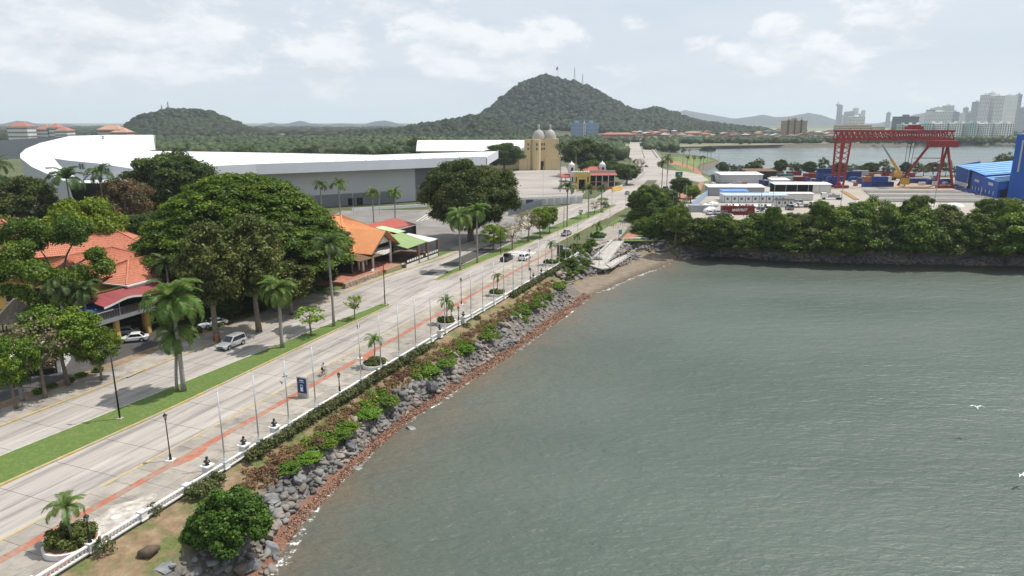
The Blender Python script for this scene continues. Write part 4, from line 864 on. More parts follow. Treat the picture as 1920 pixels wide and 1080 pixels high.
# low ground cover between the shrubs: dry stalks and green runners
rg = np.random.default_rng(55); cl = []
for _ in range(620):
    s_ = rg.uniform(44, 142); t_ = np.clip(rg.normal(.36, .10), .1, .55); p_ = bank_pt(i_of(s_), t_); q_ = rg.uniform(.25, .5); cl.append((p_.x, p_.y, p_.z + .1, q_ * 1.3, q_ * 1.3, q_ * .8))
gm_ = crown_mesh('bank_cover', cl, 150, .16, 56, core=False, inner=.2); gm_.materials.append(leafmat('leaf_cover', (.21, .10, .055), (.19, .14, .06), (.14, .20, .03))); o = obj('bank_cover', gm_, None, kind='stuff'); o['label'] = 'dry stalks and low green runners covering the bank'
cl = []
for _ in range(420):
    s_ = rg.uniform(52, 142); t_ = np.clip(rg.normal(.5, .07), .3, .66)
    if math.sin(s_ * .55) + .7 * math.sin(s_ * .21 + 1) < -.1: continue
    p_ = bank_pt(i_of(s_), t_); q_ = rg.uniform(.25, .75); cl.append((p_.x, p_.y, p_.z + .25, q_ * 1.2, q_ * 1.2, q_ * .8))
gm_ = crown_mesh('green_cover', cl, 200, .18, 57, inner=.5); gm_.materials.append(M['leaf_young']); o = obj('green_cover', gm_, None, kind='stuff'); o['label'] = 'bright green creeper spilling over the boulders'
# ================================================================== PROMENADE FURNITURE
RZ = .14
bal = thing('balustrade', 'white concrete balustrade with turned balusters along the promenade edge', 'balustrade')
K = [k for k in range(-14, 27)]; SK = lambda k: 49.0 + 4.86 * k
def railp(s, do=0, z=0): return P(s, RAIL(s) + do, z)
bb = MB().lathe([(.05, 0), (.075, .04), (.045, .12), (.08, .21), (.09, .28), (.05, .39), (.06, .455)], 8).mesh('baluster', True); bb.materials.append(M['white'])
rest = []; nb = 0
for k in K[:-1]:
    a, b = SK(k) + .3, SK(k + 1) - .3
    for nm, z0, z1, w in (('plinth', .14, .27, .30), ('top_rail', .72, .84, .28)):
        mb = MB(); mb.add([railp(a, -w / 2, z0), railp(a, w / 2, z0), railp(b, w / 2, z0), railp(b, -w / 2, z0), railp(a, -w / 2, z1), railp(a, w / 2, z1), railp(b, w / 2, z1), railp(b, -w / 2, z1)], [(0, 3, 2, 1), (4, 5, 6, 7), (0, 1, 5, 4), (1, 2, 6, 5), (2, 3, 7, 6), (3, 0, 4, 7)]); obj(nm, mb, M['white'], bal)
    for s in np.linspace(a + .18, b - .18, 13):
        p = railp(s, 0, .27)
        if k >= -6 and nb < 300: obj('baluster', bb, None, bal, p); nb += 1
        else: rest.append((0, p, Euler((0, 0, 0)), (1, 1, 1)))
join_instances('far_balusters', [bb], rest, M['white'], parent=bal)
for k in K:
    h = heading(SK(k)); o = obj('pier', MB().box(-.26, .26, -.26, .26, 0, .74).box(-.31, .31, -.31, .31, .74, .84).box(-.34, .34, -.34, .34, 0, .12), M['white'], bal, railp(SK(k), 0, RZ), h)
# flagpoles
fl = 0
fb = MB().box(-.26, .26, -.26, .26, 0, .06).mesh('base_plate'); fb.materials.append(M['silver'])
fp = MB().cyl((0, 0, .05), (0, 0, 7.45), .085, .055, 10).mesh('pole', True); fp.materials.append(M['silver'])
fc = MB().cyl((0, 0, .05), (0, 0, .3), .12, .09, 10).mesh('collar', True); fc.materials.append(M['silver'])
ff = MB().ball((0, 0, 7.5), .08, 8, 6).mesh('finial', True); ff.materials.append(M['silver'])
flags = [k for k in range(0, 26) if (k + 3) % 7 != 0]
for k in flags:
    fl += 1; p = railp(SK(k), -.02, RZ + .84); t = thing('flagpole', f'bare silver flagpole on the balustrade, {ordn(fl)} from the near end', 'flagpole', p, heading(SK(k)), 'flagpoles along the promenade')
    for nm, me in (('base_plate', fb), ('pole', fp), ('collar', fc), ('finial', ff)): obj(nm, me, None, t)
# lantern posts
def lantern_meshes(h):
    post = MB().lathe([(.16, 0), (.16, .1), (.11, .16), (.12, .55), (.075, .68), (.06, .8), (.05, h - .75), (.08, h - .72), (.05, h - .66)], 10)
    cage = MB()
    for i in range(6):
        a = i * math.pi / 3; cage.bar((.1 * math.cos(a), .1 * math.sin(a), h - .62), (.19 * math.cos(a), .19 * math.sin(a), h - .22), .025)
    cage.lathe([(.11, h - .66), (.11, h - .62)], 6); cap = MB().lathe([(.24, h - .22), (.2, h - .16), (.08, h - .04), (.03, h), (.03, h + .05), (.001, h + .1)], 8)
    gl = MB().lathe([(.09, h - .62), (.175, h - .23)], 6); return post, cage, cap, gl
mat('lampglass', (.5, .5, .47), .2, .1, 3)
LM = {}
def lantern(loc, h, label, base=True, group=None, rot=0):
    if h not in LM:
        LM[h] = []
        for nm, mb, mm in zip(('post', 'lantern_cage', 'cap', 'lantern_glass'), lantern_meshes(h), ('black', 'black', 'black', 'lampglass')):
            me = mb.mesh(nm, nm == 'post'); fixn(me); me.materials.append(M[mm]); LM[h].append((nm, me))
        me = MB().box(-.38, .38, -.38, .38, 0, .09).mesh('footing'); me.materials.append(M['white']); LM['b'] = me
    t = thing('street_lamp', label, 'street lamp', loc, rot, group)
    if base: obj('footing', LM['b'], None, t)
    for nm, me in LM[h]: obj(nm, me, None, t, (0, 0, .09 if base else 0))
for k, l in ((-3, 'short black lantern on a balustrade pier beside the nearest planter'), (4, 'short black lantern on a balustrade pier before the advertising panel'), (11, 'short black lantern on a pier above the middle of the bank'), (18, 'short black lantern on a pier near the far busts')):
    lantern(railp(SK(k), 0, RZ + .84), 2.5, l, False, 'short promenade lanterns')
for i, (x, y) in enumerate([(320, 863), (675, 672), (865, 571), (992, 508), (1063, 466)]):
    lantern(G(x, y, RZ), 5.1, f'tall black lantern post by the promenade kerb, {ordn(i + 1)} from the near end', True, 'tall promenade lanterns')
# tall poles on the median
def mast(x, y, h, label):
    t = thing('light_mast', label, 'street lamp', G(x, y, .16)); obj('footing', MB().box(-.3, .3, -.3, .3, 0, .1), M['concrete'], t)
    obj('pole', MB().cyl((0, 0, .1), (0, 0, h), .11, .07, 10), M['black'], t, smooth=True)
    for sx in (-1, 1):
        obj('arm', MB().tube([(0, 0, h - .15), (sx * .5, 0, h + .25), (sx * 1.0, 0, h + .35)], [.04, .035, .03], 6), M['black'], t); obj('lamp_head', MB().box(sx * 1.0 - .28, sx * 1.0 + .28, -.13, .13, h + .28, h + .4), M['black'], t)
for x, y, h, l in [(225, 785, 8.4, 'tall black lamp mast on the near grass median'), (722, 572, 7.8, 'tall black lamp mast at the rounded end of the near median'), (939, 477, 7.6, 'tall black lamp mast on the far median beside the dark car'), (1057, 428, 7.6, 'thin black mast beside the dark royal palm')]: mast(x, y, h, l)
def signpost(x, y, h, label):
    t = thing('sign_post', label, 'sign', G(x, y, .15)); obj('post', MB().cyl((0, 0, 0), (0, 0, h), .035, .035, 6), M['steel'], t); obj('plate', MB().box(-.3, .3, -.02, .02, h - .35, h), M['black'], t, rot=heading(140) - R(90))
signpost(838, 521, 1.5, 'small sign at the near tip of the far median')
for i, (x, y, h) in enumerate([(1046, 445, 5), (1083, 432, 5), (1143, 425, 7), (1172, 400, 7), (1182, 352, 9), (1147, 384, 6), (1137, 395, 6)]):
    o = obj('lamp_pole', MB().cyl((0, 0, 0), (0, 0, h), .07, .05, 8).bar((0, 0, h), (1.2, 0, h + .15), .06).box(1.0, 1.6, -.12, .12, h + .1, h + .2), M['steel'], None, G(x, y, 0)); tag(o, f'thin grey lamp pole by the far road, {ordn(i + 1)} from the crossing', 'street lamp', 'grey lamp poles by the far road')
# busts on pedestals
def bust(x, y, label, s=1.0, rot=None):
    p = G(x, y, RZ); t = thing('bust', label, 'bust', p, heading(52) if rot is None else rot)
    ped = obj('pedestal', MB().box(-.36, .36, -.36, .36, .1, 1.12).box(-.44, .44, -.44, .44, 0, .12), M['offwhite'], t); obj('pedestal_cap', MB().box(-.5, .5, -.5, .5, 1.12, 1.24), M['white'], t)
    hd = MB().lathe([(.2, 1.24), (.17, 1.3), (.12, 1.36), (.24, 1.5), (.29, 1.6), (.25, 1.68), (.1, 1.74), (.085, 1.82)], 12, sy=1.25); hd.ball((.02, 0, 1.97), .14, 10, 8, 1.05, .9, 1.25); hd.ball((.15, 0, 1.96), .035, 6, 4); hd.ball((.0, .13, 1.97), .035, 6, 4); hd.ball((.0, -.13, 1.97), .035, 6, 4)
    obj('bronze_head', hd, M['bronze'], t, smooth=True); t.scale = (s, s, s)
for x, y, l in [(391, 893, 'dark bronze bust on a white pedestal, nearest of the promenade row'), (459, 853, 'dark bronze bust on a white pedestal, second of the promenade row'), (516, 818, 'small dark bronze bust on a white pedestal, third of the promenade row'), (825, 632, 'dark bronze bust on a grey pedestal beside the second planter'), (869, 606, 'dark bronze bust on a pedestal beside the third planter'), (1000, 529, 'dark bronze bust near the cove, left of two'), (1015, 520, 'dark bronze bust near the cove, right of two')]: bust(x, y, l)
# round planters
leafmat('leaf_planter', (.06, .085, .018), (.19, .215, .045), (.26, .20, .08))
def planter(x, y, rad, label, plabel, sh=1.1, yt=None, pw=None, leaf='leaf_planter'):
    p = G(x, y, RZ); p = p + Vector((0, rad * .9, 0)); t = thing('planter', label, 'planter', p)
    obj('ring_wall', MB().lathe([(rad, 0), (rad, .48), (rad + .03, .5), (rad - .16, .5), (rad - .18, .2)], 32), M['white'], t, smooth=False)
    obj('brick_rim', MB().lathe([(rad - .16, .3), (rad - .165, .47), (rad - .34, .47), (rad - .36, .3)], 32), M['brick'], t); obj('soil', MB().lathe([(.01, .3), (rad - .2, .3), (rad - .2, .33), (.01, .36)], 24), M['dirt'], t)
    rng = np.random.default_rng(int(x)); cl = []
    for i in range(64):
        a = rng.uniform(0, 6.28); q = rng.uniform(.1, 1) ** .5 * (rad - .35); z = .4 + rng.uniform(.1, 1) * (sh - .4) * (1 - .35 * (q / rad) ** 2); s = rng.uniform(.3, .46) * rad / 1.9; cl.append((q * math.cos(a), q * math.sin(a), z, s, s, s * .9))
    me = crown_mesh('shrub', cl, 240, .15, int(x)); me.materials.append(M[leaf]); obj('shrub', me, None, t)
    if yt:
        h = D(x, yt, p.y).z - .4; palm_at(p + Vector((.05, 0, .3)), h - .1, pw / ppm((p.x, p.y, 2)), plabel, name='planter_palm', trunk_r=.09, nf=14, hang=15)
planter(108, 1050, 2.05, 'largest white ring planter with clipped shrubs in the near corner', 'small palm in the nearest ring planter', 1.5, 942, 80)
planter(699, 694, 1.75, 'white ring planter beside the tall lantern, second from the near end', 'small palm in the second ring planter', .95, 633, 40)
planter(836, 612, 1.75, 'white ring planter with two little palms, third from the near end', 'small palm in the third ring planter', 1.0, 562, 36)
planter(932, 557, 1.75, 'white ring planter with a slim palm, fourth from the near end', 'slim palm in the fourth ring planter', .9, 515, 26)
planter(1034, 499, 2.0, 'white ring planter with a box hedge before the far advertising panel', 'wispy palm in the planter before the far advertising panel', .95, 455, 26, 'leaf_mid')
planter(1083, 471, 2.3, 'white ring planter with reddish shrubs near the ramp', 'small palm in the planter near the ramp', 1.4, 440, 22)
planter(1122, 450, 2.6, 'broad ring planter with a dark clipped bush at the promenade end', 'palm rising from the clipped bush at the promenade end', 1.8, 420, 26, 'leaf_mid')
palm_at(G(845, 609, RZ) + Vector((0, 1.6, .3)), 2.3, 1.9, 'second small palm sharing the third ring planter', name='planter_palm', trunk_r=.08, nf=12)
# advertising panels
mat('adblue', (.012, .03, .13), .25, .3, .8); mat('adpale', (.55, .66, .80), .4, .1, 3); mat('adgreen', (.05, .09, .08), .3, .3, 2)
def adpanel(x, y, h, w, label, blue=True):
    t = thing('advertising_panel', label, 'advertising panel', G(x, y, RZ), heading(70) - R(90)); fr = M['steel'] if blue else M['greywall2']
    obj('cabinet', MB().box(-w / 2, w / 2, -.13, .13, .0, h), fr, t); obj('screen_bezel', MB().box(-w / 2 + .1, w / 2 - .1, -.15, -.12, .62, h - .16), M['black'], t)
    sc = obj('screen', MB().box(-w / 2 + .16, w / 2 - .16, -.158, -.14, .7, h - .22), M['adblue' if blue else 'adgreen'], t)
    if blue:
        obj('headline', MB().box(-.30, .30, -.164, -.156, h - .52, h - .36), M['adpale'], sc); obj('subline', MB().box(-.40, .40, -.164, -.156, h - .72, h - .66), M['adpale'], sc)
        obj('pictured_device', MB().prism([(-.24, -.164), (.16, -.164), (.16, -.156), (-.24, -.156)], .85, 1.75), M['adpale'], sc); obj('device_display', MB().box(-.18, .10, -.168, -.162, 1.42, 1.66), M['adblue'], sc)
adpanel(569, 745, 2.75, 1.5, 'free-standing blue advertising panel on the promenade before the cyclist'); adpanel(1050, 480, 3.0, 1.7, 'grey-green advertising panel beyond the box-hedge planter', False)
# ------------------------------------------------------------------ vehicles
PAINT = {}
def paint(name, c, metal=.0):
    if name not in PAINT:
        m = mat('paint_' + name, c, .3, .03, 1, spec=.5, metal=metal); m.node_tree.nodes['Principled BSDF'].inputs['Coat Weight'].default_value = .6; PAINT[name] = m
    return PAINT[name]
mat('rim', (.45, .45, .46), .35, .1, 4, metal=.7); mat('headlamp', (.75, .76, .78), .15, .05, 3); mat('taillamp', (.35, .02, .015), .3, .1, 3)
CARS = {'suv': (4.8, 1.9, .98, 1.82, [(-2.36, 1.15), (-2.05, .25)]), 'sedan': (4.55, 1.78, .86, 1.42, [(-1.75, .95), (-1.05, .2)]), 'pickup': (5.3, 1.88, 1.02, 1.78, [(-.75, 1.2), (-.55, .5)]), 'van': (4.9, 1.95, 1.05, 2.2, [(-2.38, 1.75), (-2.3, 1.05)])}
CM = {}
def car_meshes(kind):
    if kind in CM: return CM[kind]
    L_, w, belt, h, cab = CARS[kind]; hl = L_ / 2; out = []; g = .26
    def bev(mb, r):
        import bmesh
        me = mb.mesh('x'); b = bmesh.new(); b.from_mesh(me); bmesh.ops.recalc_face_normals(b, faces=b.faces); bmesh.ops.bevel(b, geom=list(b.edges), offset=r, segments=2, affect='EDGES', profile=.6, clamp_overlap=True); b.to_mesh(me); b.free()
        me.polygons.foreach_set('use_smooth', [True] * len(me.polygons)); return me
    hood = belt - (.02 if kind == 'van' else .04); wr = .36 if kind != 'sedan' else .32; fx, rx = hl - .92, -hl + .95
    arch = lambda cx: [(cx + (wr + .07) * math.cos(a), .16 + wr * .55 + (wr + .07) * math.sin(a)) for a in np.linspace(0, math.pi, 7)]
    prof = [(hl, g + .1)] + [(hl - .3, g)] + arch(fx) + arch(rx) + [(-hl + .2, g), (-hl, g + .15), (-hl - .02, belt - .15), (-hl + .06, belt)] + [(cab[0][1], belt), (cab[0][1] + .1, belt), (hl - .18, hood - .12), (hl - .02, hood - .3)]
    out.append(('body', bev(MB().extrude(prof, -w / 2, w / 2), .05), 'paint'))
    if kind == 'pickup': out.append(('bed', MB().box(-hl + .12, -.95, -w / 2 + .12, w / 2 - .12, belt - .02, belt + .02).mesh('bed'), 'black'))
    (b0, b1), (t0, t1) = cab; iw = .06; tw = .2; q = lambda x, y, z: (x, y, z)
    cb = MB().add([q(b0, -w / 2 + iw, belt - .03), q(b1, -w / 2 + iw, belt - .03), q(b1, w / 2 - iw, belt - .03), q(b0, w / 2 - iw, belt - .03), q(t0, -w / 2 + tw, h), q(t1, -w / 2 + tw, h), q(t1, w / 2 - tw, h), q(t0, w / 2 - tw, h)], [(0, 3, 2, 1), (4, 5, 6, 7), (0, 1, 5, 4), (1, 2, 6, 5), (2, 3, 7, 6), (3, 0, 4, 7)])
    out.append(('cabin', bev(cb, .07), 'paint'))
    def pane(c, lo, hi, a, b_, off):                      # c: bottom-left, bottom-right, top-right, top-left
        bl, brr, tr, tl = [Vector(v) for v in c]; n = (brr - bl).cross(tl - bl).normalized() * off; f = lambda u, v: bl.lerp(brr, u).lerp(tl.lerp(tr, u), v) + n; return MB().add([f(a, lo), f(b_, lo), f(b_, hi), f(a, hi)], [(0, 1, 2, 3)])
    v = cb.v; out.append(('windscreen', pane([v[1], v[2], v[6], v[5]], .14, .93, .05, .95, .012).mesh('p'), 'glass')); out.append(('rear_window', pane([v[3], v[0], v[4], v[7]], .3 if kind != 'sedan' else .1, .9, .1, .9, .012).mesh('p'), 'glass'))
    out.append(('side_window', pane([v[0], v[1], v[5], v[4]], .16, .86, .05, .93, .012).mesh('p'), 'glass')); out.append(('side_window', pane([v[2], v[3], v[7], v[6]], .16, .86, .07, .95, .012).mesh('p'), 'glass'))
    for sx in (-1, 1):
        out.append(('headlight', MB().box(hl - .2, hl - .03, sx * (w / 2 - .28) - .2, sx * (w / 2 - .28) + .2, hood - .33, hood - .17).mesh('l'), 'headlamp')); out.append(('tail_light', MB().box(-hl - .04, -hl + .06, sx * (w / 2 - .2) - .13, sx * (w / 2 - .2) + .13, belt - .3, belt - .02).mesh('l'), 'taillamp'))
        out.append(('mirror', MB().box(cab[0][1] - .38, cab[0][1] - .2, sx * (w / 2 + .08) - .1, sx * (w / 2 + .08) + .1, belt + .02, belt + .18).mesh('m'), 'paint'))
    out.append(('grille', MB().box(hl - .06, hl + .012, -.5, .5, hood - .42, hood - .26).mesh('g'), 'black')); out.append(('bumper', MB().box(hl - .1, hl + .03, -w / 2 + .1, w / 2 - .1, g + .08, g + .2).box(-hl - .05, -hl + .1, -w / 2 + .1, w / 2 - .1, g + .08, g + .2).mesh('b'), 'black'))
    for x in (fx, rx):
        for sy in (-1, 1): out.append(('wheel', (MB().cyl((0, -.11, 0), (0, .11, 0), wr, wr, 16), MB().lathe([(wr * .62, -.118), (wr * .62, .118), (.01, .1)], 10).xf(Matrix.Rotation(R(90), 4, 'X')), (x, sy * (w / 2 - .11), wr)), 'tyre'))
    for i, (nm, d, mm) in enumerate(out):
        if nm == 'wheel':
            a = d[0].mesh('wheel', True); fixn(a); a.materials.append(M['tyre']); b = d[1].mesh('rim'); fixn(b); b.materials.append(M['rim']); out[i] = (nm, (a, b, d[2]), mm)
        elif nm != 'body' and nm != 'cabin': fixn(d) if len(d.polygons) > 1 else None
    for nm, d, mm in out:
        if nm != 'wheel' and mm != 'paint': d.materials.append(M[mm])
        elif nm != 'wheel': d.materials.append(paint('white', (.75, .75, .75)))
    # one-piece version for far ones
    vs, fs, mi = [], [], []; mats = ['paint', 'glass', 'black', 'headlamp', 'taillamp', 'tyre']
    for nm, d, mm in out:
        me = d[0] if nm == 'wheel' else d; o = len(vs); off = Vector(d[2]) if nm == 'wheel' else Vector((0, 0, 0)); vs += [tuple(u.co + off) for u in me.vertices]; fs += [tuple(o + k for k in p.vertices) for p in me.polygons]; mi += [mats.index(mm)] * len(me.polygons)
    one = bpy.data.meshes.new('car'); one.from_pydata(vs, [], fs); one.polygons.foreach_set('material_index', mi)
    for k in mats: one.materials.append(paint('white', (.75, .75, .75)) if k == 'paint' else M[k])
    one.update(); CM[kind] = (out, one); return CM[kind]
def car(kind, loc, head, pt, label, name='car', cat='car', group=None, simple=False):
    out, one = car_meshes(kind)
    if simple:
        o = obj(name, one, None, None, loc, head); o.material_slots[0].link = 'OBJECT'; o.material_slots[0].material = pt; return tag(o, label, cat, group)
    t = thing(name, label, cat, loc, head, group)
    for nm, d, mm in out:
        if nm == 'wheel': wh = obj('wheel', d[0], None, t, d[2]); obj('rim', d[1], None, wh)
        else:
            o = obj(nm, d, None, t)
            if mm == 'paint': o.material_slots[0].link = 'OBJECT'; o.material_slots[0].material = pt
    return t
pw, psv, pbk, pgr, prd, pbl = paint('white', (.75, .75, .75)), paint('silver', (.48, .49, .50), .35), paint('black', (.012, .013, .018)), paint('grey', (.16, .165, .17), .3), paint('red', (.25, .02, .02)), paint('blue', (.02, .05, .2))
HR = heading(80)
car('suv', G(435, 650, .003), heading(80) + math.pi, psv, 'silver sport utility car driving on the inland carriageway', 'sport_utility_car')
car('pickup', G(951, 488, .003), heading(155), pbk, 'black car with a light rear window on the seaward carriageway')
car('suv', G(984, 487, .003), heading(160), pw, 'white car driving beside the black one before the crossing')
car('pickup', G(1062, 441, .003), heading(195) , psv, 'white and black car beyond the crossing')
car('sedan', G(1137, 389, 0), heading(270) + math.pi, pbk, 'dark car on the inland carriageway by the far palms')
car('sedan', G(1176, 364, 0), heading(300) + math.pi, pgr, 'dark car farther up the inland road')
car('sedan', G(250, 640, -.02), R(200), pw, 'white saloon car parked under the carport'); car('sedan', G(232, 628, -.02), R(200), psv, 'silver car parked in the shade under the carport, behind the white one')
car('sedan', G(400, 612, 0), heading(90) + R(160), pw, 'white car parked beside the driveway trees'); car('van', G(22, 700, 0), R(15), pw, 'white van parked at the left edge behind the street trees')
for i, (x, y, k, p_) in enumerate([(1212, 313, 'sedan', pbk), (1205, 308, 'sedan', pgr), (1248, 357, 'van', pbk), (1264, 345, 'suv', pgr)]): car(k, G(x, y, 0), R(60), p_, f'small dark car on the far junction, {ordn(i + 1)} of four', group='cars on the far junction', simple=True)
# ------------------------------------------------------------------ people, bicycle, birds
mat('skin', (.30, .16, .10), .6, .1, 5); mat('shirt', (.38, .38, .40), .8, .1, 4); mat('shorts', (.02, .02, .025), .8, .2, 4); mat('jeans', (.03, .04, .08), .8, .2, 4); mat('hair', (.012, .01, .009), .7, .2, 6)
def person(name, label, loc, rot, J, group=None, shirt='shirt', legs='shorts', scale=1.0, parent_hair=True):
    """J: joint name -> (x, y, z); one continuous skinned body, coloured by the nearest joint"""
    order = ['pelvis', 'chest', 'neck', 'head', 'top', 'lsh', 'lel', 'lwr', 'lha', 'rsh', 'rel', 'rwr', 'rha', 'lhip', 'lkn', 'lan', 'lto', 'rhip', 'rkn', 'ran', 'rto']; E_ = [(0, 1), (1, 2), (2, 3), (3, 4), (1, 5), (5, 6), (6, 7), (7, 8), (1, 9), (9, 10), (10, 11), (11, 12), (0, 13), (13, 14), (14, 15), (15, 16), (0, 17), (17, 18), (18, 19), (19, 20)]
    rad = dict(pelvis=.15, chest=.155, neck=.06, head=.1, top=.075, sh=.075, el=.05, wr=.035, ha=.04, hip=.1, kn=.065, an=.045, to=.04)
    me = bpy.data.meshes.new(name); me.from_pydata([J[k] for k in order], E_, []); o = bpy.data.objects.new(name, me); C.objects.link(o); sk = o.modifiers.new('s', 'SKIN'); ly = me.skin_vertices[0].data if me.skin_vertices else None
    if ly is None: me.attributes.new
    for i, k in enumerate(order):
        q = rad.get(k, rad.get(k[1:], .06)); me.skin_vertices[0].data[i].radius = (q, q); me.skin_vertices[0].data[i].use_root = (i == 0)
    ss = o.modifiers.new('u', 'SUBSURF'); ss.levels = 1; ss.render_levels = 1
    dg = bpy.context.evaluated_depsgraph_get(); em = bpy.data.meshes.new_from_object(o.evaluated_get(dg)); bpy.data.objects.remove(o)
    mats_ = ['skin', shirt, legs]; cls = {k: 0 for k in order}; cls.update(pelvis=2, chest=1, lsh=1, rsh=1, lhip=2, rhip=2, lkn=2, rkn=2)
    for k in mats_: em.materials.append(M[k])
    js = [(Vector(J[k]), cls[k]) for k in order]
    for p in em.polygons: p.material_index = min(js, key=lambda a: (a[0] - p.center).length)[1]; p.use_smooth = True
    b = obj(name, em, None, None, loc, rot); tag(b, label, 'person', group); b.scale = (scale,) * 3
    hd = Vector(J['head']); tp = Vector(J['top']); obj('hair', MB().ball(hd.lerp(tp, .75), .12, 10, 6, 1, 1, .8), M['hair'], b, smooth=True); return b
stand = dict(pelvis=(0, 0, .95), chest=(0, 0, 1.32), neck=(0, 0, 1.5), head=(.01, 0, 1.62), top=(.01, 0, 1.72), lsh=(0, .19, 1.42), lel=(-.02, .25, 1.14), lwr=(.04, .26, .9), lha=(.06, .26, .8), rsh=(0, -.19, 1.42), rel=(-.02, -.25, 1.14), rwr=(.04, -.26, .9), rha=(.06, -.26, .8), lhip=(0, .1, .9), lkn=(.03, .11, .5), lan=(-.02, .11, .08), lto=(.14, .12, .03), rhip=(0, -.1, .9), rkn=(.01, -.11, .5), ran=(-.03, -.11, .08), rto=(.13, -.12, .03))
ride = dict(pelvis=(-.18, 0, 1.0), chest=(.06, 0, 1.36), neck=(.14, 0, 1.52), head=(.2, 0, 1.63), top=(.21, 0, 1.74), lsh=(.08, .19, 1.42), lel=(.3, .24, 1.2), lwr=(.5, .22, 1.08), lha=(.56, .22, 1.07), rsh=(.08, -.19, 1.42), rel=(.3, -.24, 1.2), rwr=(.5, -.22, 1.08), rha=(.56, -.22, 1.07), lhip=(-.15, .1, .95), lkn=(.2, .12, .75), lan=(.02, .12, .38), lto=(.16, .12, .33), rhip=(-.15, -.1, .95), rkn=(.14, -.12, .58), ran=(.0, -.12, .2), rto=(.14, -.12, .16))
bend = dict(stand, chest=(.22, 0, 1.18), neck=(.34, 0, 1.2), head=(.43, 0, 1.18), top=(.52, 0, 1.16), lsh=(.22, .19, 1.2), lel=(.32, .22, .95), lwr=(.4, .2, .75), lha=(.43, .2, .66), rsh=(.22, -.19, 1.2), rel=(.32, -.22, .95), rwr=(.4, -.2, .75), rha=(.43, -.2, .66))
bp_, bh = G(606, 704, RZ), heading(74)
bc = thing('bicycle', 'black bicycle being ridden along the brick band', 'bicycle', bp_, bh)
for x in (-.52, .55):
    mb = MB(); mb.tube([(x + .33 * math.cos(a), 0, .34 + .33 * math.sin(a)) for a in np.linspace(0, 2 * math.pi, 19)], .028, 6); w_ = obj('wheel', mb, M['tyre'], bc)
    sp = MB()
    for k in range(8): sp.bar((x, 0, .34), (x + .31 * math.cos(k * .785), 0, .34 + .31 * math.sin(k * .785)), .008)
    obj('spokes', sp, M['silver'], w_)
obj('frame', MB().tube([(-.52, 0, .34), (-.1, 0, .32), (.42, 0, .82), (-.2, 0, .78), (-.52, 0, .34)], .025, 6).tube([(-.1, 0, .32), (-.24, 0, .9)], .022, 6).tube([(.42, 0, .95), (.55, 0, .34)], .022, 6), M['shorts'], bc)
obj('handlebar', MB().tube([(.56, .28, 1.03), (.44, .1, .98), (.44, -.1, .98), (.56, -.28, 1.03)], .018, 6), M['shorts'], bc); obj('saddle', MB().ball((-.24, 0, .92), .13, 8, 5, 1.1, .7, .35), M['shorts'], bc, smooth=True)
person('person', 'cyclist in a grey shirt and dark shorts riding the black bicycle', bp_, bh, ride)
person('person', 'person in dark clothes standing on the inland pavement beyond the lime trees', G(1046, 401, .1), R(200), stand, shirt='shorts', legs='jeans')
person('person', 'person bending over at the edge of the beach', G(1270, 488, -3.9), R(150), bend, legs='shorts', shirt='shorts', scale=1.05)
def gull(loc, rot, label, mm, sc=1.0, up=.22):
    t = thing('bird', label, 'bird', loc, rot); obj('body', MB().ball((0, 0, 0), .13, 8, 6, 2.4, .9, .9).ball((.33, 0, .05), .075, 8, 5), M[mm], t, smooth=True)
    for s in (-1, 1): obj('wing', MB().add([(.12, 0, .05), (-.12, 0, .05), (-.1, s * .45, .05 + up), (.12, s * .45, .05 + up), (-.12, s * .95, .02 + up * .5)], [(0, 1, 2, 3), (3, 2, 4)]), M[mm], t)
    obj('tail', MB().add([(-.25, -.05, 0), (-.25, .05, 0), (-.45, .09, 0), (-.45, -.09, 0)], [(0, 1, 2, 3)]), M[mm], t); t.scale = (sc,) * 3
gull(D(1831, 764, 78), R(80), 'white gull gliding over the open water', 'white'); gull(D(1917, 892, 66), R(120), 'white gull cut by the right edge of the picture', 'white')
gull(G(534, 706, .8), R(30), 'black bird fluttering low over the carriageway', 'black', .9, .3)
# small things of the bank
o = obj('driftwood_log', MB().tube([G(262, 1040, -.3), G(280, 1033, .0), G(298, 1026, -.2)], [.35, .55, .2], 8), M['palmtrunkdark'], smooth=True); tag(o, 'dark rotting log lying on the grass above the boulders', 'log')
for i, (x, y, z, s) in enumerate([(330, 995, -.7, .9), (347, 990, -.7, 1.1), (295, 1068, -1.2, 2.4)]):
    o = obj('boulder', ROCKS[[5, 5, 1][i]], None, None, G(x, y, z), (0, 0, i * 2.0)); o.scale = (s * 1.2, s, s * .8); tag(o, ['reddish boulder left of the sea almond', 'brown boulder touching the sea almond', 'largest grey boulder below the rotting log'][i], 'boulder')
for i, (x, y, z, s) in enumerate([(770, 803, -4, 1.3), (567, 962, -4.1, 1.2), (525, 985, -4.1, 1.6), (478, 1058, -4.1, 1.5), (975, 655, -4, 1.3), (668, 878, -4, 1.3)]):
    o = obj('boulder', ROCKS[i % 5], None, None, G(x, y, z), (.2, .1, i * 1.3)); o.scale = (s * 1.3, s, s * .75); tag(o, f'dark wet boulder standing apart in the wash, {ordn(i + 1)} of six', 'boulder', 'boulders in the wash')
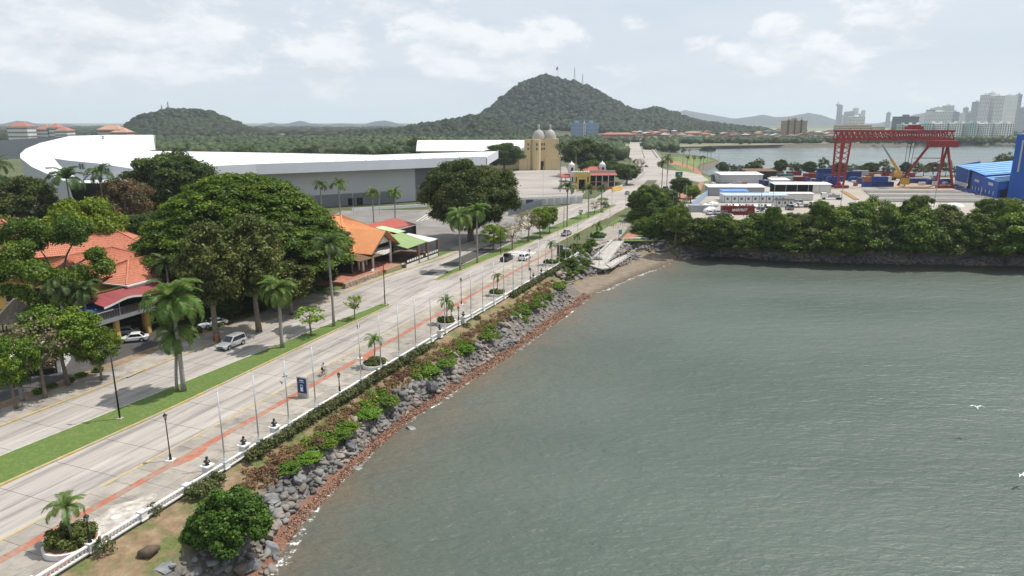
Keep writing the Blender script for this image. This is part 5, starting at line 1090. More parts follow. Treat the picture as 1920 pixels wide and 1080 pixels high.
# concrete ramp to the beach
rt = thing('beach_ramp', 'pale concrete ramp with white rails leading down to the beach', 'ramp')
a0, a1 = G(1170, 452, .1), G(1150, 452, .1); b0, b1 = G(1136, 497, -1.7), G(1108, 492, -1.7)
obj('upper_flight', MB().slab([a0, a1, b1, b0], .3), M['concrete'], rt); c0, c1 = G(1128, 503, -1.7), G(1108, 492, -1.7)
obj('landing', MB().slab([b0, b1, G(1104, 497, -1.7), G(1128, 504, -1.7), G(1143, 502, -1.7)], .3), M['concrete'], rt)
d0, d1 = G(1200, 468, -3.3), G(1196, 461, -3.3); e0, e1 = G(1146, 502, -1.72), G(1136, 495, -1.72); obj('lower_flight', MB().slab([e0, d0, d1, e1], .25), M['concrete'], rt)
def ramp_rail(a, b, n):
    mb = MB(); up = Vector((0, 0, 1))
    for z in (.5, 1.0): mb.bar(a + up * z, b + up * z, .06)
    for i in range(n + 1): mb.bar(a.lerp(b, i / n), a.lerp(b, i / n) + up, .06)
    obj('railing', mb, M['white'], rt)
ramp_rail(a1, b1, 9); ramp_rail(e0, d0, 12); ramp_rail(e1, d1, 12); ramp_rail(a0, b0, 9)
obj('side_wall', MB().bar(a1 + Vector((-.3, 0, .1)), b1 + Vector((-.3, 0, .1)), .3, .5), M['offwhite'], rt)
t = thing('information_sign', 'tall blue-green information sign above the ramp', 'sign', G(1160, 449, 0)); obj('post', MB().cyl((0, 0, 0), (0, 0, 3), .07, .07, 8), M['steel'], t); obj('board', MB().box(-.1, .9, -.05, .05, 1.6, 2.9), mat('teal', (.10, .30, .36), .5, .1, 1), t)
t = thing('street_lamp', 'curved grey lamp standing beside the beach ramp', 'street lamp', G(1123, 500, -1.2)); obj('pole', MB().tube([(0, 0, 0), (0, 0, 5.2), (.3, 0, 5.8), (1.0, 0, 6.1)], [.08, .06, .05, .04], 8), M['steel'], t); obj('lamp_head', MB().box(.8, 1.5, -.12, .12, 6.04, 6.16), M['steel'], t)
for i in range(14):
    x = 1140 + i * 8.2; p = G(1138 + i * 4.2, 425 - (i % 2) * 2 - i * .2, .03) if i < 9 else G(1150 + (i - 9) * 9, 428 + (i - 9) * .2, .03)
    o = obj('bollard', MB().cyl((0, 0, 0), (0, 0, .95), .06, .06, 8).cyl((0, 0, .7), (0, 0, .8), .065, .065, 8), M['terracotta'], None, p); tag(o, f'thin red bollard at the promenade end, {ordn(i + 1)} from the left', 'bollard', 'bollards at the promenade end')
bn = obj('litter_bin', MB().lathe([(.3, 0), (.32, .9), (.38, .95), (.38, 1.1), (.2, 1.25)], 14), M['terracotta'], None, G(407, 640, .14)); tag(bn, 'terracotta litter bin on the pavement behind the silver car', 'bin')
for i, (x, y, w) in enumerate([(1205, 448, 4), (1190, 449, 3.5), (1240, 449, 4)]):
    o = obj('stone_bench', MB().box(-w / 2, w / 2, -.3, .3, .25, .45).box(-w / 2 + .2, -w / 2 + .5, -.25, .25, 0, .25).box(w / 2 - .5, w / 2 - .2, -.25, .25, 0, .25), M['offwhite'], None, G(x, y, -.04)); tag(o, f'low pale bench on the lawn above the cove, {ordn(i + 1)} of three', 'bench', 'benches above the cove')
# ================================================================== BUILDINGS NEAR THE ROAD
def corrug(name, a, b, c, d, pitch, amp, m, parent, rows=0, thick=.08):
    """roof plane a-b (eave) to d-c (ridge) with rolls running down the slope and stepped courses"""
    a, b, c, d = [Vector(v) for v in (a, b, c, d)]; n = (b - a).cross(d - a).normalized()
    if n.z < 0: n = -n
    L_ = max((b - a).length, (c - d).length); nu = max(2, int(L_ / pitch) * 4); nv = max(1, rows) ; V = []; F = []
    vs = []
    for j in range(nv): vs += [(j / nv, 0.0), ((j + 1) / nv, amp * .6 if rows else 0)]
    for v, lift in vs:
        for i in range(nu + 1):
            u = i / nu; V.append(a.lerp(b, u).lerp(d.lerp(c, u), v) + n * (amp * (.5 + .5 * math.sin(i * math.pi / 2)) - lift + amp * .6))
    w = nu + 1; k = len(vs)
    for j in range(k - 1):
        for i in range(nu): F.append((j * w + i, j * w + i + 1, (j + 1) * w + i + 1, (j + 1) * w + i))
    o = len(V); V += [a - n * thick, b - n * thick, c - n * thick, d - n * thick]; F.append((o, o + 3, o + 2, o + 1)); F += [(0, o, o + 1, nu), ]
    me = bpy.data.meshes.new(name); me.from_pydata([tuple(v) for v in V], [], F); me.update(); return obj(name, me, m, parent)
def hip(parent, x0, x1, y0, y1, z0, zr, m, over=.6, ridge='x', inset=None, pitch=.34, rows=0, amp=.06, name='roof'):
    x0 -= over; x1 += over; y0 -= over; y1 += over
    if ridge == 'x': s = (y1 - y0) / 2 if inset is None else inset; r0, r1 = ((x0 + s, (y0 + y1) / 2, zr), (x1 - s, (y0 + y1) / 2, zr))
    else: s = (x1 - x0) / 2 if inset is None else inset; r0, r1 = (((x0 + x1) / 2, y0 + s, zr), ((x0 + x1) / 2, y1 - s, zr))
    A, B, C_, D_ = (x0, y0, z0), (x1, y0, z0), (x1, y1, z0), (x0, y1, z0)
    if ridge == 'x': P4 = [(A, B, r1, r0), (C_, D_, r0, r1), (B, C_, r1, r1), (D_, A, r0, r0)]
    else: P4 = [(A, B, r0, r0), (C_, D_, r1, r1), (B, C_, r1, r0), (D_, A, r0, r1)]
    rf = thing2(name, parent)
    for q in P4: corrug('roof_slope', *q, pitch, amp, m, rf, rows)
    rc = MB()
    for p, q in ((A, r0), (B, r1 if ridge == 'x' else r0), (C_, r1), (D_, r0 if ridge == 'x' else r1), (r0, r1)):
        if (Vector(p) - Vector(q)).length > .1: rc.bar(Vector(p) + Vector((0, 0, amp)), Vector(q) + Vector((0, 0, amp * 2)), .28, .2)
    obj('ridge_cap', rc, m, rf); return rf
def thing2(name, parent):
    o = bpy.data.objects.new(name, None); C.objects.link(o); o.parent = parent; return o
def roadframe(name, label, cat, s, o, turn=0):
    return thing(name, label, cat, P(s, o, 0), heading(s) + turn)          # x along the road away, y inland
def win(parent, x0, x1, y, z0, z1, out=-1, frame='offwhite', glass='winglass', name='window', axis='x'):
    f = MB(); g = MB(); t = .07
    if axis == 'x':
        for a, b, c, d in ((x0, x1, z0, z0 + t), (x0, x1, z1 - t, z1), (x0, x0 + t, z0, z1), (x1 - t, x1, z0, z1)): f.box(a, b, y + out * .06, y, c, d)
        g.box(x0 + t, x1 - t, y + out * .02, y, z0 + t, z1 - t)
    else:
        for a, b, c, d in ((x0, x1, z0, z0 + t), (x0, x1, z1 - t, z1), (x0, x0 + t, z0, z1), (x1 - t, x1, z0, z1)): f.box(y, y + out * .06, a, b, c, d)
        g.box(y, y + out * .02, x0 + t, x1 - t, z0 + t, z1 - t)
    w = obj(name, f, M[frame], parent); obj('pane', g, M[glass], w); return w
# --- orange-roofed restaurant
t = roadframe('restaurant', 'open restaurant with orange metal roofs and a white front gable', 'building', 137, -26.6)
obj('terrace', MB().box(-18, 4.5, -2.2, 16, -.1, 1.0), M['brick'], t)
st = obj('stone_wall', MB().box(-19.5, -7, -2.9, -2.2, 0, 1.25).box(-3.5, 5, -2.9, -2.2, 0, 1.0), M['stonewall'], t)
r = np.random.default_rng(9)
for i in range(60):
    x = r.uniform(-19.3, -7.2); z = r.uniform(.1, 1.1); obj('stone', ROCKS[int(r.integers(5))], None, st, (x, -2.92, z), (r.uniform(0, 6), 0, 0)).scale = (.5, .16, .32)
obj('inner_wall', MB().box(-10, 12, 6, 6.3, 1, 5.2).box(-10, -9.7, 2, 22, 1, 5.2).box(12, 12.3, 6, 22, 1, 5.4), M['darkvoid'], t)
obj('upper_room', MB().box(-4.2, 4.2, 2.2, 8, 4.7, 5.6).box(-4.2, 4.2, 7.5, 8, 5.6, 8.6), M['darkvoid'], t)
for x in (-3.9, 3.9): obj('column', MB().cyl((x, .3, .9), (x, .3, 6.6), .32, .3, 12), M['offwhite'], t, smooth=True)
for x, y in ((-7.5, .6), (-6.2, 2.6), (-1, 4), (-8.6, 3)): obj('column', MB().cyl((x, y, .9), (x, y, 4.3), .3, .28, 12), M['offwhite'], t, smooth=True)
pts = [(-4.2, .6)] + [(-4.2 + 8.4 * k / 8, .4 - 1.3 * math.sin(math.pi * k / 8)) for k in range(9)] + [(4.2, 4), (-4.2, 4)]
obj('balcony', MB().prism(pts, 3.9, 4.75), M['white'], t); rl = MB()
for k in range(8):
    a = Vector((-4.1 + 8.2 * k / 8, .4 - 1.2 * math.sin(math.pi * k / 8), 5.6)); b = Vector((-4.1 + 8.2 * (k + 1) / 8, .4 - 1.2 * math.sin(math.pi * (k + 1) / 8), 5.6)); rl.bar(a, b, .06); rl.bar(a, a - Vector((0, 0, .85)), .05); rl.bar(a.lerp(b, .5), a.lerp(b, .5) - Vector((0, 0, .85)), .03)
obj('balcony_rail', rl, M['wood'], t); obj('gable_wall', MB().add([(-3.9, .5, 6.2), (3.9, .5, 6.2), (0, .5, 9.0), (-3.9, .7, 6.2), (3.9, .7, 6.2), (0, .7, 9.0)], [(0, 1, 2), (5, 4, 3), (0, 3, 4, 1), (1, 4, 5, 2), (2, 5, 3, 0)]), M['white'], t)
g = thing2('front_roof', t)
corrug('roof_slope', (-6.4, -1.2, 4.9), (-6.4, 13, 4.9), (0, 13, 9.4), (0, -1.2, 9.4), .5, .04, M['orangeroof'], g); corrug('roof_slope', (5.8, -1.2, 5.4), (5.8, 13, 5.4), (0, 13, 9.4), (0, -1.2, 9.4), .5, .04, M['orangeroof'], g)
obj('barge_board', MB().bar((-6.4, -1.25, 4.85), (0, -1.25, 9.35), .1, .3).bar((5.8, -1.25, 5.35), (0, -1.25, 9.35), .1, .3), M['wood'], g)
hip(t, -9, 13.5, 4.5, 25, 5.3, 12.0, M['orangeroof'], 1.0, 'y', 9.0, .5, 0, .04, 'main_roof')
corrug('porch_roof', (-11.5, -1.2, 4.25), (-2.5, -1.6, 4.25), (-3.0, 3, 4.9), (-11, 3.4, 4.9), .4, .05, M['wood'], t)
for x, y in ((-7.4, -1.5), (3.5, -2.96)): obj('notice_board', MB().box(x, x + 1.1, y - .05, y, .55 if y < -2 else 1.2, 1.15 if y < -2 else 1.8), M['white'], t)
# --- green-roofed terrace beside it
t = roadframe('terrace_restaurant', 'open dining terrace with a green sheet roof and dark panelled fence', 'building', 147, -22.4)
corrug('green_roof', (-5.5, .2, 4.6), (5.0, .4, 4.6), (6, 8.5, 6.3), (-5.5, 8.5, 6.3), .5, .05, M['greenroof'], t); corrug('grey_roof', (5.2, .2, 4.5), (10.5, .2, 4.4), (10.5, 9, 5.4), (5.2, 9, 5.4), .5, .05, M['offwhite'], t)
corrug('back_green_roof', (5, 9, 6.2), (9, 9, 6.2), (9, 16, 7.2), (5, 16, 7.2), .5, .05, mat('palegreen', (.42, .52, .30), .7, .1, 1), t); corrug('red_roof', (6, 14, 6.4), (22, 13, 6.0), (22, 20, 7.4), (7, 20, 7.4), .5, .05, M['redroof'], t)
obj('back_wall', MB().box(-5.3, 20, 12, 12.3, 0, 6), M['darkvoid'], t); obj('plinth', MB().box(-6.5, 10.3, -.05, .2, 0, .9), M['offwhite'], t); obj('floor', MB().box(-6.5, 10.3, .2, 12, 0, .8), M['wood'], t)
obj('fence', MB().box(-6.5, 10.3, .02, .12, .9, 1.9), M['black'], t)
for k in range(14):
    if k not in (7,): obj('fence_panel', MB().box(-6.1 + k * 1.16, -5.3 + k * 1.16, -.03, .03, 1.35, 1.85), M['white'], t)
for x in (-.4, 4.2, 9.9): obj('post', MB().box(x - .28, x + .28, -.1, .45, 0, 4.5), M['wood'], t)
for i in range(6): obj('dining_table', MB().box(-4 + i * 2.2, -3 + i * 2.2, 3, 4, 1.5, 1.56).cyl((-3.5 + i * 2.2, 3.5, .8), (-3.5 + i * 2.2, 3.5, 1.5), .06), M['wood'], t)
# --- tile-roofed restaurant with carport
t = roadframe('tiled_restaurant', 'two-storey restaurant with terracotta tile roof, maroon canopy and carport below', 'building', 76.5, -37)
for x, y in ((-1.5, 0), (4.2, 0), (5.4, 2), (12, 1), (-5.5, 4)): obj('carport_column', MB().box(x - .32, x + .32, y - .32, y + .32, 0, 3.9), M['yellowwall'], t)
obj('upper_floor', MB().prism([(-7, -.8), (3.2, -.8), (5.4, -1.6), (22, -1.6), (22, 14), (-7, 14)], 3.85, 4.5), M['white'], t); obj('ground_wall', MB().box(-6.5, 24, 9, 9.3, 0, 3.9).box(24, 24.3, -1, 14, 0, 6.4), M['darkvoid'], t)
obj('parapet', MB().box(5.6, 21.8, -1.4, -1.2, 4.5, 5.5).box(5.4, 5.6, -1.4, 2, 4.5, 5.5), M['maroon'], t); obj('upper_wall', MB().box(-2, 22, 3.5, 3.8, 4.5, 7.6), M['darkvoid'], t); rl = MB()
for i in range(24): rl.bar((-6.8 + i * .42, -.6, 4.5), (-6.8 + i * .42, -.6, 5.4), .035)
rl.bar((-6.9, -.6, 5.4), (3.2, -.6, 5.4), .07); obj('railing', rl, M['wood'], t)
cn = []
for k in range(29):
    x = -5 + k * 1.05; z = 6.9 + (.75 * math.exp(-((x + .5) / 3) ** 2)); cn.append((x, z))
mb = MB()
for (xa, za), (xb, zb) in zip(cn, cn[1:]): mb.add([(xa, -2.4, za), (xb, -2.4, zb), (xb, 2.0, 7.9), (xa, 2.0, 7.9), (xa, -2.4, za - .2), (xb, -2.4, zb - .2), (xb, 2, 7.7), (xa, 2, 7.7)], [(0, 1, 2, 3), (4, 7, 6, 5), (0, 4, 5, 1)])
obj('maroon_canopy', mb, M['maroon'], t, fix=False); mb = MB()
for (xa, za), (xb, zb) in zip(cn[:8], cn[1:9]): mb.add([(xa, -2.43, za - .02), (xb, -2.43, zb - .02), (xb, -2.43, zb - .35), (xa, -2.43, za - .35)], [(0, 1, 2, 3)])
obj('canopy_trim', mb, M['offwhite'], t, fix=False); obj('cornice', MB().box(2.5, 24.5, 1.2, 1.6, 7.75, 8.05).box(2.2, 24.8, 1.0, 1.4, 8.1, 8.35).box(2.2, 2.6, 1.4, 8, 8.1, 8.35), M['white'], t)
hip(t, 3, 24, 2, 12, 8.35, 11.0, M['tile'], .5, 'x', None, .36, 14, .07, 'front_tile_roof'); obj('rear_wall', MB().box(-4, 14, 7, 7.3, 7, 9.2), M['yellowwall'], t); hip(t, -4, 15, 7, 18, 9.2, 12.6, M['tile'], .8, 'x', None, .36, 15, .07, 'rear_tile_roof')
o = thing('awning', 'blue fabric awning on the restaurant terrace', 'awning', P(73, -36.6, 0), heading(73)); corrug('canvas', (-2.6, -.6, 6.1), (2.0, -.8, 6.2), (1.6, 3, 6.9), (-2.4, 3, 6.9), 1.2, .08, M['bluetarp'], o); obj('awning_pole', MB().cyl((2, -.8, 4.5), (2, -.8, 7.2), .04, .04, 6), M['white'], o); obj('awning_pole', MB().cyl((-2.6, -.6, 4.5), (-2.6, -.6, 6.2), .04, .04, 6), M['white'], o)
# --- yellow villa
a = G(60, 612, 0); t = thing('villa', 'yellow villa with terracotta roofs half hidden by trees', 'building', (-103, 118, 0), heading(80) - R(38))
obj('wall', MB().box(0, 34, 0, 12, 0, 9.2).box(-18, 0, 3, 14, 0, 7.6), M['yellowwall'], t); hip(t, 0, 34, 0, 12, 9.2, 13.4, M['tile'], .9, 'x', None, .4, 14, .07, 'main_roof'); hip(t, -18, 0, 3, 14, 7.6, 11.5, M['tile'], .8, 'x', None, .4, 12, .07, 'wing_roof')
obj('tower', MB().box(9, 13, 3, 7, 9, 13.2), M['yellowwall'], t); hip(t, 9, 13, 3, 7, 13.2, 16.0, M['tile'], .5, 'x', 2.4, .4, 8, .06, 'tower_roof')
for x in (2, 6, 10, 14, 18, 22): win(t, x, x + 1.6, 0, 5.4, 7.2); win(t, x, x + 1.6, 0, 1.2, 3.4, glass='darkvoid')
for x in (-16, -12, -8, -4): win(t, x, x + 1.6, 3, 4.6, 6.4); win(t, x, x + 1.8, 3, .3, 3.0, glass='darkvoid')
hp = G(38, 622, 0); t = thing('thatched_hut', 'round thatched hut in front of the yellow villa', 'hut', hp); obj('thatch_roof', MB().lathe([(3.6, 2.2), (3.4, 2.5), (1.7, 4.2), (.35, 5.6), (.05, 5.9)], 18), M['thatch'], t)
for k in range(8): obj('post', MB().cyl((2.8 * math.cos(k * .785), 2.8 * math.sin(k * .785), 0), (2.8 * math.cos(k * .785), 2.8 * math.sin(k * .785), 2.6), .1, .1, 6), M['wood'], t)
gb = thing('gate_house', 'white garage wall at the left edge behind the street trees', 'building', G(-30, 715, 0), R(22)); obj('wall', MB().box(0, 9, 0, 6, 0, 2.8), M['white'], gb); obj('door', MB().box(3, 8.5, -.05, .0, 0, 2.2), M['darkvoid'], gb); obj('roof', MB().box(-.3, 9.3, -.4, 6.3, 2.8, 3.0), M['offwhite'], gb)
# planting strips and odd shrubs along the inland pavement
for i in range(30):
    s = 56 + i * 2.1
    if 66 < s < 80: continue
    plant_at('bush_dark' if i % 3 else 'bush_green', P(s, SWL(s) - .9 - (i % 2) * .6, .05), random.uniform(.5, 1.0), random.uniform(1.2, 2.2), f'low shrub in the planting strip beside the inland pavement, {ordn(i + 1)} along', name='shrub', cat='shrub', group='shrubs beside the inland pavement')
for i in range(16):
    s = 92 + i * 1.9; plant_at('broad_c', P(s, -30 - (i % 3) * 2.5, 0), random.uniform(3, 6.0), random.uniform(4.5, 7), f'dark understorey tree behind the inland pavement, {ordn(i + 1)} along', group='understorey trees behind the pavement')
# ================================================================== WHITE CONVENTION HALL
cv = thing('convention_hall', 'vast convention hall with a white swooping roof and grey walls', 'building')
ZR = 18.0
fr = [G(x, y, ZR) for x, y in ((300, 318), (480, 310), (730, 302), (912, 295.5))]; bk = [G(x, y, ZR) for x, y in ((912, 294.5), (700, 290), (480, 285.5), (290, 282))]
mb = MB(); ring = fr + [Vector((fr[-1].x + 4, fr[-1].y + 60, ZR + .4))] + [G(700, 290.5, ZR), G(480, 286, ZR), G(290, 283, ZR)]
fr0 = [Vector((v.x, v.y, 14.6)) for v in fr]
mb.slab(ring, .6); obj('main_roof', mb, M['whiteroof'], cv); mb = MB()
for i in range(3): mb.add([fr[i] + Vector((0, -.3, .5)), fr[i + 1] + Vector((0, -.3, .5)), fr0[i + 1] + Vector((0, -.3, 0)), fr0[i] + Vector((0, -.3, 0))], [(0, 1, 2, 3)])
e0, e1 = ring[3], ring[4]; mb.add([e0 + Vector((.3, -.3, .5)), e1 + Vector((.3, 0, .5)), Vector((e1.x + .3, e1.y, 14.6)), Vector((e0.x + .3, e0.y - .3, 14.6))], [(0, 1, 2, 3)])
obj('fascia', mb, mat('fasciagrey', (.60, .62, .66), .5, .03, .1), cv); mb = MB(); back = [v + Vector((1, 7, 0)) for v in fr0]
for i in range(3): mb.add([back[i], back[i + 1], Vector((back[i + 1].x, back[i + 1].y, 0)), Vector((back[i].x, back[i].y, 0)), fr0[i], fr0[i + 1]], [(3, 2, 1, 0), (0, 1, 5, 4)])
obj('front_wall', mb, M['greywall'], cv); w0, w1 = back[2], back[3]
f = lambda u, z, d=0: Vector((w0.x + (w1.x - w0.x) * u, w0.y + (w1.y - w0.y) * u - d, z))
obj('dark_panel', MB().slab([f(.2, 14, .15), f(.42, 14, .15), f(.42, 0, .15), f(.2, 0, .15)], .01), M['greywall2'], cv); obj('dark_panel', MB().slab([f(.43, 14, .15), f(.98, 14, .15), f(.98, 0, .15), f(.43, 0, .15)], .01), M['greywall2'], cv)
w0, w1 = back[1], back[2]; obj('base_panel', MB().slab([f(.1, 5, .12), f(.99, 5, .12), f(.99, 0, .12), f(.1, 0, .12)], .01), mat('greywall3', (.36, .375, .40), .7, .05, .1), cv)
for u in (.60, .67): obj('door', MB().slab([f(u, 3, .2), f(u + .05, 3, .2), f(u + .05, 0, .2), f(u, 0, .2)], .01), M['darkvoid'], cv)
# swooping left end: rising rim with a wall below
rim = [(128, 342, 236), (100, 331, 245), (60, 313, 262), (38, 296, 285), (38, 288, 300), (48, 279, 318), (75, 268, 345), (131, 255, 385), (200, 253, 400), (287, 253, 405)]
RM = [D(*q) for q in rim]; inn = [(250, 345, 232), (235, 335, 238), (190, 322, 246), (160, 308, 262), (165, 300, 280), (180, 294, 300), (210, 287, 325), (250, 282, 350), (275, 281, 362), (291, 281, 372)]; IN = [D(*q) for q in inn]
mb = MB()
for i in range(len(RM) - 1): mb.add([RM[i], RM[i + 1], IN[i + 1], IN[i]], [(0, 1, 2, 3)])
o_ = obj('swoop_roof', mb, M['whiteroof'], cv); mb = MB()
for i in range(len(RM) - 1): mb.add([RM[i], RM[i + 1], Vector((RM[i + 1].x + 2, RM[i + 1].y, 0)), Vector((RM[i].x + 2, RM[i].y, 0))], [(0, 1, 2, 3)])
obj('rim_wall', mb, M['greywall'], cv); mb = MB(); jn = [G(300, 318, ZR), G(290, 300, ZR), G(290, 283, ZR)]
obj('bowl_roof', MB().slab([IN[0], IN[1], IN[2], IN[3], IN[4], IN[5], IN[6], IN[7], IN[8], G(292, 284, ZR), G(300, 300, ZR), G(300, 318, ZR)], .3), M['whiteroof'], cv)
q0, q1 = RM[-1], D(291, 281, 405); obj('end_fascia', MB().slab([q0, D(291, 254, 402), D(292, 281, 400), D(262, 285, 398), D(275, 276, 400)], .3), M['whiteroof'], cv)
gw = MB()
lw = [D(-40, 266, 380), D(60, 259, 385), D(131, 255, 388)]; 
for i in range(2): gw.add([lw[i], lw[i + 1], Vector((lw[i + 1].x, lw[i + 1].y, 14)), Vector((lw[i].x, lw[i].y, 14))], [(0, 1, 2, 3)])
obj('far_wall', gw, M['greywall2'], cv)
for i, (x, y, Y) in enumerate([(169, 265, 380), (193, 259, 385), (103, 277, 345), (64, 297, 295), (95, 320, 258)]):
    p = D(x, y, Y); obj('roof_vent', MB().cyl(p - Vector((0, 0, .8)), p + Vector((0, 0, .9)), .5, .5, 8).box(p.x - 1.3, p.x + 1.3, p.y - 1, p.y + 1, p.z + .9, p.z + 1.3), M['steel'], cv)
for i, (x, y) in enumerate([(150, 312), (198, 320)]):
    for k in range(2): p = D(x + k * 5, y, 238); obj('slit_window', MB().box(p.x - .25, p.x + .25, p.y - .1, p.y + .1, p.z - .9, p.z + .9), M['winglass'], cv)
fw_ = [D(x, y, 238.5) for x, y in ((101, 297), (128, 301), (180, 306), (247, 316), (243, 334), (150, 336), (128, 324), (112, 310))]
obj('bowl_wall', MB().add(fw_ + [v + Vector((.5, 1, 0)) for v in fw_], [tuple(range(8)), tuple(range(15, 7, -1))] + [(i, (i + 1) % 8, (i + 1) % 8 + 8, i + 8) for i in range(8)]), M['fasciagrey'], cv)
ribs = MB()
for k in range(1, 16):
    u = k / 16; a = fr[1].lerp(fr[3], u) + Vector((0, 0, .05)); b = G(480 + 432 * u, 286 + 9 * u, ZR) + Vector((0, 0, .05)); ribs.bar(a, b, .35, .3)
obj('roof_seam', ribs, M['fasciagrey'], cv)
o = obj('low_wall', MB().bar(G(660, 393, .6), G(800, 385, .6), .4, 1.2), M['white']); tag(o, 'long low white wall at the foot of the convention hall', 'wall')
for i, (x, y) in enumerate([(663, 398), (712, 402), (700, 392), (878, 325), (918, 320)]):
    o = obj('lot_pole', MB().cyl((0, 0, 0), (0, 0, 9), .1, .06, 8).bar((0, 0, 9), (1.4, 0, 9.2), .08), M['steel'], None, G(x, y, 0)); tag(o, f'thin grey lamp pole on the hall parking lot, {ordn(i + 1)} from the left', 'street lamp', 'lamp poles on the parking lot')
for i in range(9):
    a, b = G(780 + i * 9, 415 - i * 1.5, 0), G(800 + i * 10, 402 - i * 1.2, 0); o = obj('bay_line', MB().slab([a, a + Vector((.35, 0, 0)), b + Vector((.35, 0, 0)), b], .004), M['white']); o['kind'] = 'structure'
# ================================================================== CASTLE HALL, GATEHOUSE, COMPOUND
ca = G(985, 321, 0); u_ = ppm(ca)
t = thing('castle_hall', 'sand-coloured castle-like hall with two grey domes and crenellated towers', 'building', (8, 500, 0), R(4))
TW = MB().box(3, 16, 0, 14, 0, 21); obj('tower', TW, M['paleyellow'], t); obj('turret', MB().cyl((3.5, 1, 0), (3.5, 1, 21.6), 2.6, 2.6, 12).cyl((9.5, -.5, 0), (9.5, -.5, 21.6), 3.2, 3.2, 12), M['paleyellow'], t); obj('side_tower', MB().box(16, 26, 3, 14, 0, 22), M['paleyellow'], t); obj('front_wall', MB().box(16, 27, -1.5, 2, 0, 8.5).box(-3, 2.5, -2, 0, 0, 8), M['paleyellow'], t)
for x in np.arange(1.2, 13, 1.5): obj('merlon', MB().cyl((x, -.8, 21.4), (x, .2, 21.4), .6, .6, 10), M['paleyellow'], t)
for x in np.arange(16.6, 27, 1.9): obj('merlon', MB().cyl((x, -1.4, 8.6), (x, -.6, 8.6), .6, .6, 10), M['paleyellow'], t)
for x in (-2.2, 0, 2): obj('merlon', MB().cyl((x, -2, 8.1), (x, -1.2, 8.1), .6, .6, 10), M['paleyellow'], t)
for x, y in ((3.5, -1.65), (9.5, -3.75), (13.6, -.05), (15.2, -.05)):
    for z in (14.2, 17.4): obj('window', MB().box(x - .45, x + .45, y - .06, y + .12, z, z + 1.5), M['darkvoid'], t)
obj('door', MB().box(11.6, 15, -.12, .1, 0, 6.2), M['darkvoid'], t); mat('dome', (.36, .34, .32), .6, .1, .3)
for x, y in ((12, 8), (20.5, 9)):
    d = obj('dome', MB().lathe([(4.4, 0), (4.5, 1), (4.3, 3), (3.5, 5.2), (2.1, 6.8), (.8, 7.4)], 20, (x, y, 21)), M['dome'], t, smooth=True); obj('dome_lantern', MB().lathe([(.9, 0), (.9, 2.2), (1.0, 2.3), (.7, 3.2), (.1, 3.9)], 10, (x, y, 28.3)), M['dome'], d)
obj('long_wall', MB().box(-74, 3, 12, 50, 0, 13), M['paleyellow'], t); rf = MB(); N_ = 10
arc = [(12 - 3 + 44 * k / N_, 13.2 + 7.2 * math.sin(math.pi * k / N_)) for k in range(N_ + 1)]
for (ya, za), (yb, zb) in zip(arc, arc[1:]): rf.add([(-77, ya, za), (4, ya, za), (4, yb, zb), (-77, yb, zb)], [(0, 1, 2, 3)])
obj('vault_roof', rf, M['whiteroof'], t); obj('roof_end', MB().add([(-77, y, z) for y, z in arc] + [(4, y, z) for y, z in arc], [tuple(range(11)), tuple(range(21, 10, -1))]), M['offwhite'], t)
for k in range(18):
    x = -72 + k * 4.1; obj('arch_window', MB().box(x, x + 1.8, 11.85, 12.0, 4, 9.2).cyl((x + .9, 11.85, 9.2), (x + .9, 12, 9.2), .9, .9, 12), M['darkvoid'], t); obj('crest', MB().cyl((x + .9, 11.4, 13.2), (x + .9, 12.1, 13.2), 1.0, 1.0, 10), M['paleyellow'], t)
obj('porch', MB().box(27, 34, 4, 9, 9, 10).box(27.2, 27.8, 4.2, 4.8, 0, 9).box(33, 33.6, 4.2, 4.8, 0, 9), M['paleyellow'], t)
# gatehouse with yellow arch and red roofs
gp_ = G(1080, 355, 0); t = thing('gate_building', 'derelict gatehouse with a yellow arch, red roofs and two white cupolas', 'building', gp_, R(8))
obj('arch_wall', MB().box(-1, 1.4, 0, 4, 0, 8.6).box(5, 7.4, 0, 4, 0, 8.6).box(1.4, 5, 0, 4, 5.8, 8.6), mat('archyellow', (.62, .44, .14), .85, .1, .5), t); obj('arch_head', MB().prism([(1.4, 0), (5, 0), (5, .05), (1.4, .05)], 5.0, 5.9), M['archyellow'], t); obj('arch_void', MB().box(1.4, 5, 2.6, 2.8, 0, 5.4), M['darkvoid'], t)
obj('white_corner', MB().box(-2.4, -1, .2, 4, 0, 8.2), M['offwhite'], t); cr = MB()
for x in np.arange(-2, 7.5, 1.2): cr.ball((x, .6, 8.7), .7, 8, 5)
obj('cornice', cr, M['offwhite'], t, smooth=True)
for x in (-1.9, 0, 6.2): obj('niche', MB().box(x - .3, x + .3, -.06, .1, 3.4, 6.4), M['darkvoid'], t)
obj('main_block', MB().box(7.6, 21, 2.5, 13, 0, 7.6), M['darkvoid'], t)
for z in (0, 3.7): obj('floor_band', MB().box(7.4, 21.4, 1.6, 13, z + 3.3, z + 3.8), M['terracotta' if z == 0 else 'offwhite'], t)
for x in np.arange(7.7, 21.5, 3.3): obj('pillar', MB().box(x - .2, x + .2, 1.6, 2.0, 0, 8), M['offwhite'], t)
obj('wall_infill', MB().box(14, 17.6, 2.3, 2.45, .2, 3.3), mat('pinkgrey', (.42, .36, .35), .8, .1, .5), t); corrug('canopy_roof', (7, .4, 6.9), (22, .4, 6.9), (22, 3.4, 8.0), (7, 3.4, 8.0), .6, .05, M['redroof'], t)
obj('parapet', MB().box(5, 21.6, 3.4, 3.8, 7.8, 9.4), M['concrete'], t); hip(t, 6, 17, 5, 12, 9.2, 11.0, M['redroof'], .3, 'x', None, .6, 0, .04, 'red_roof')
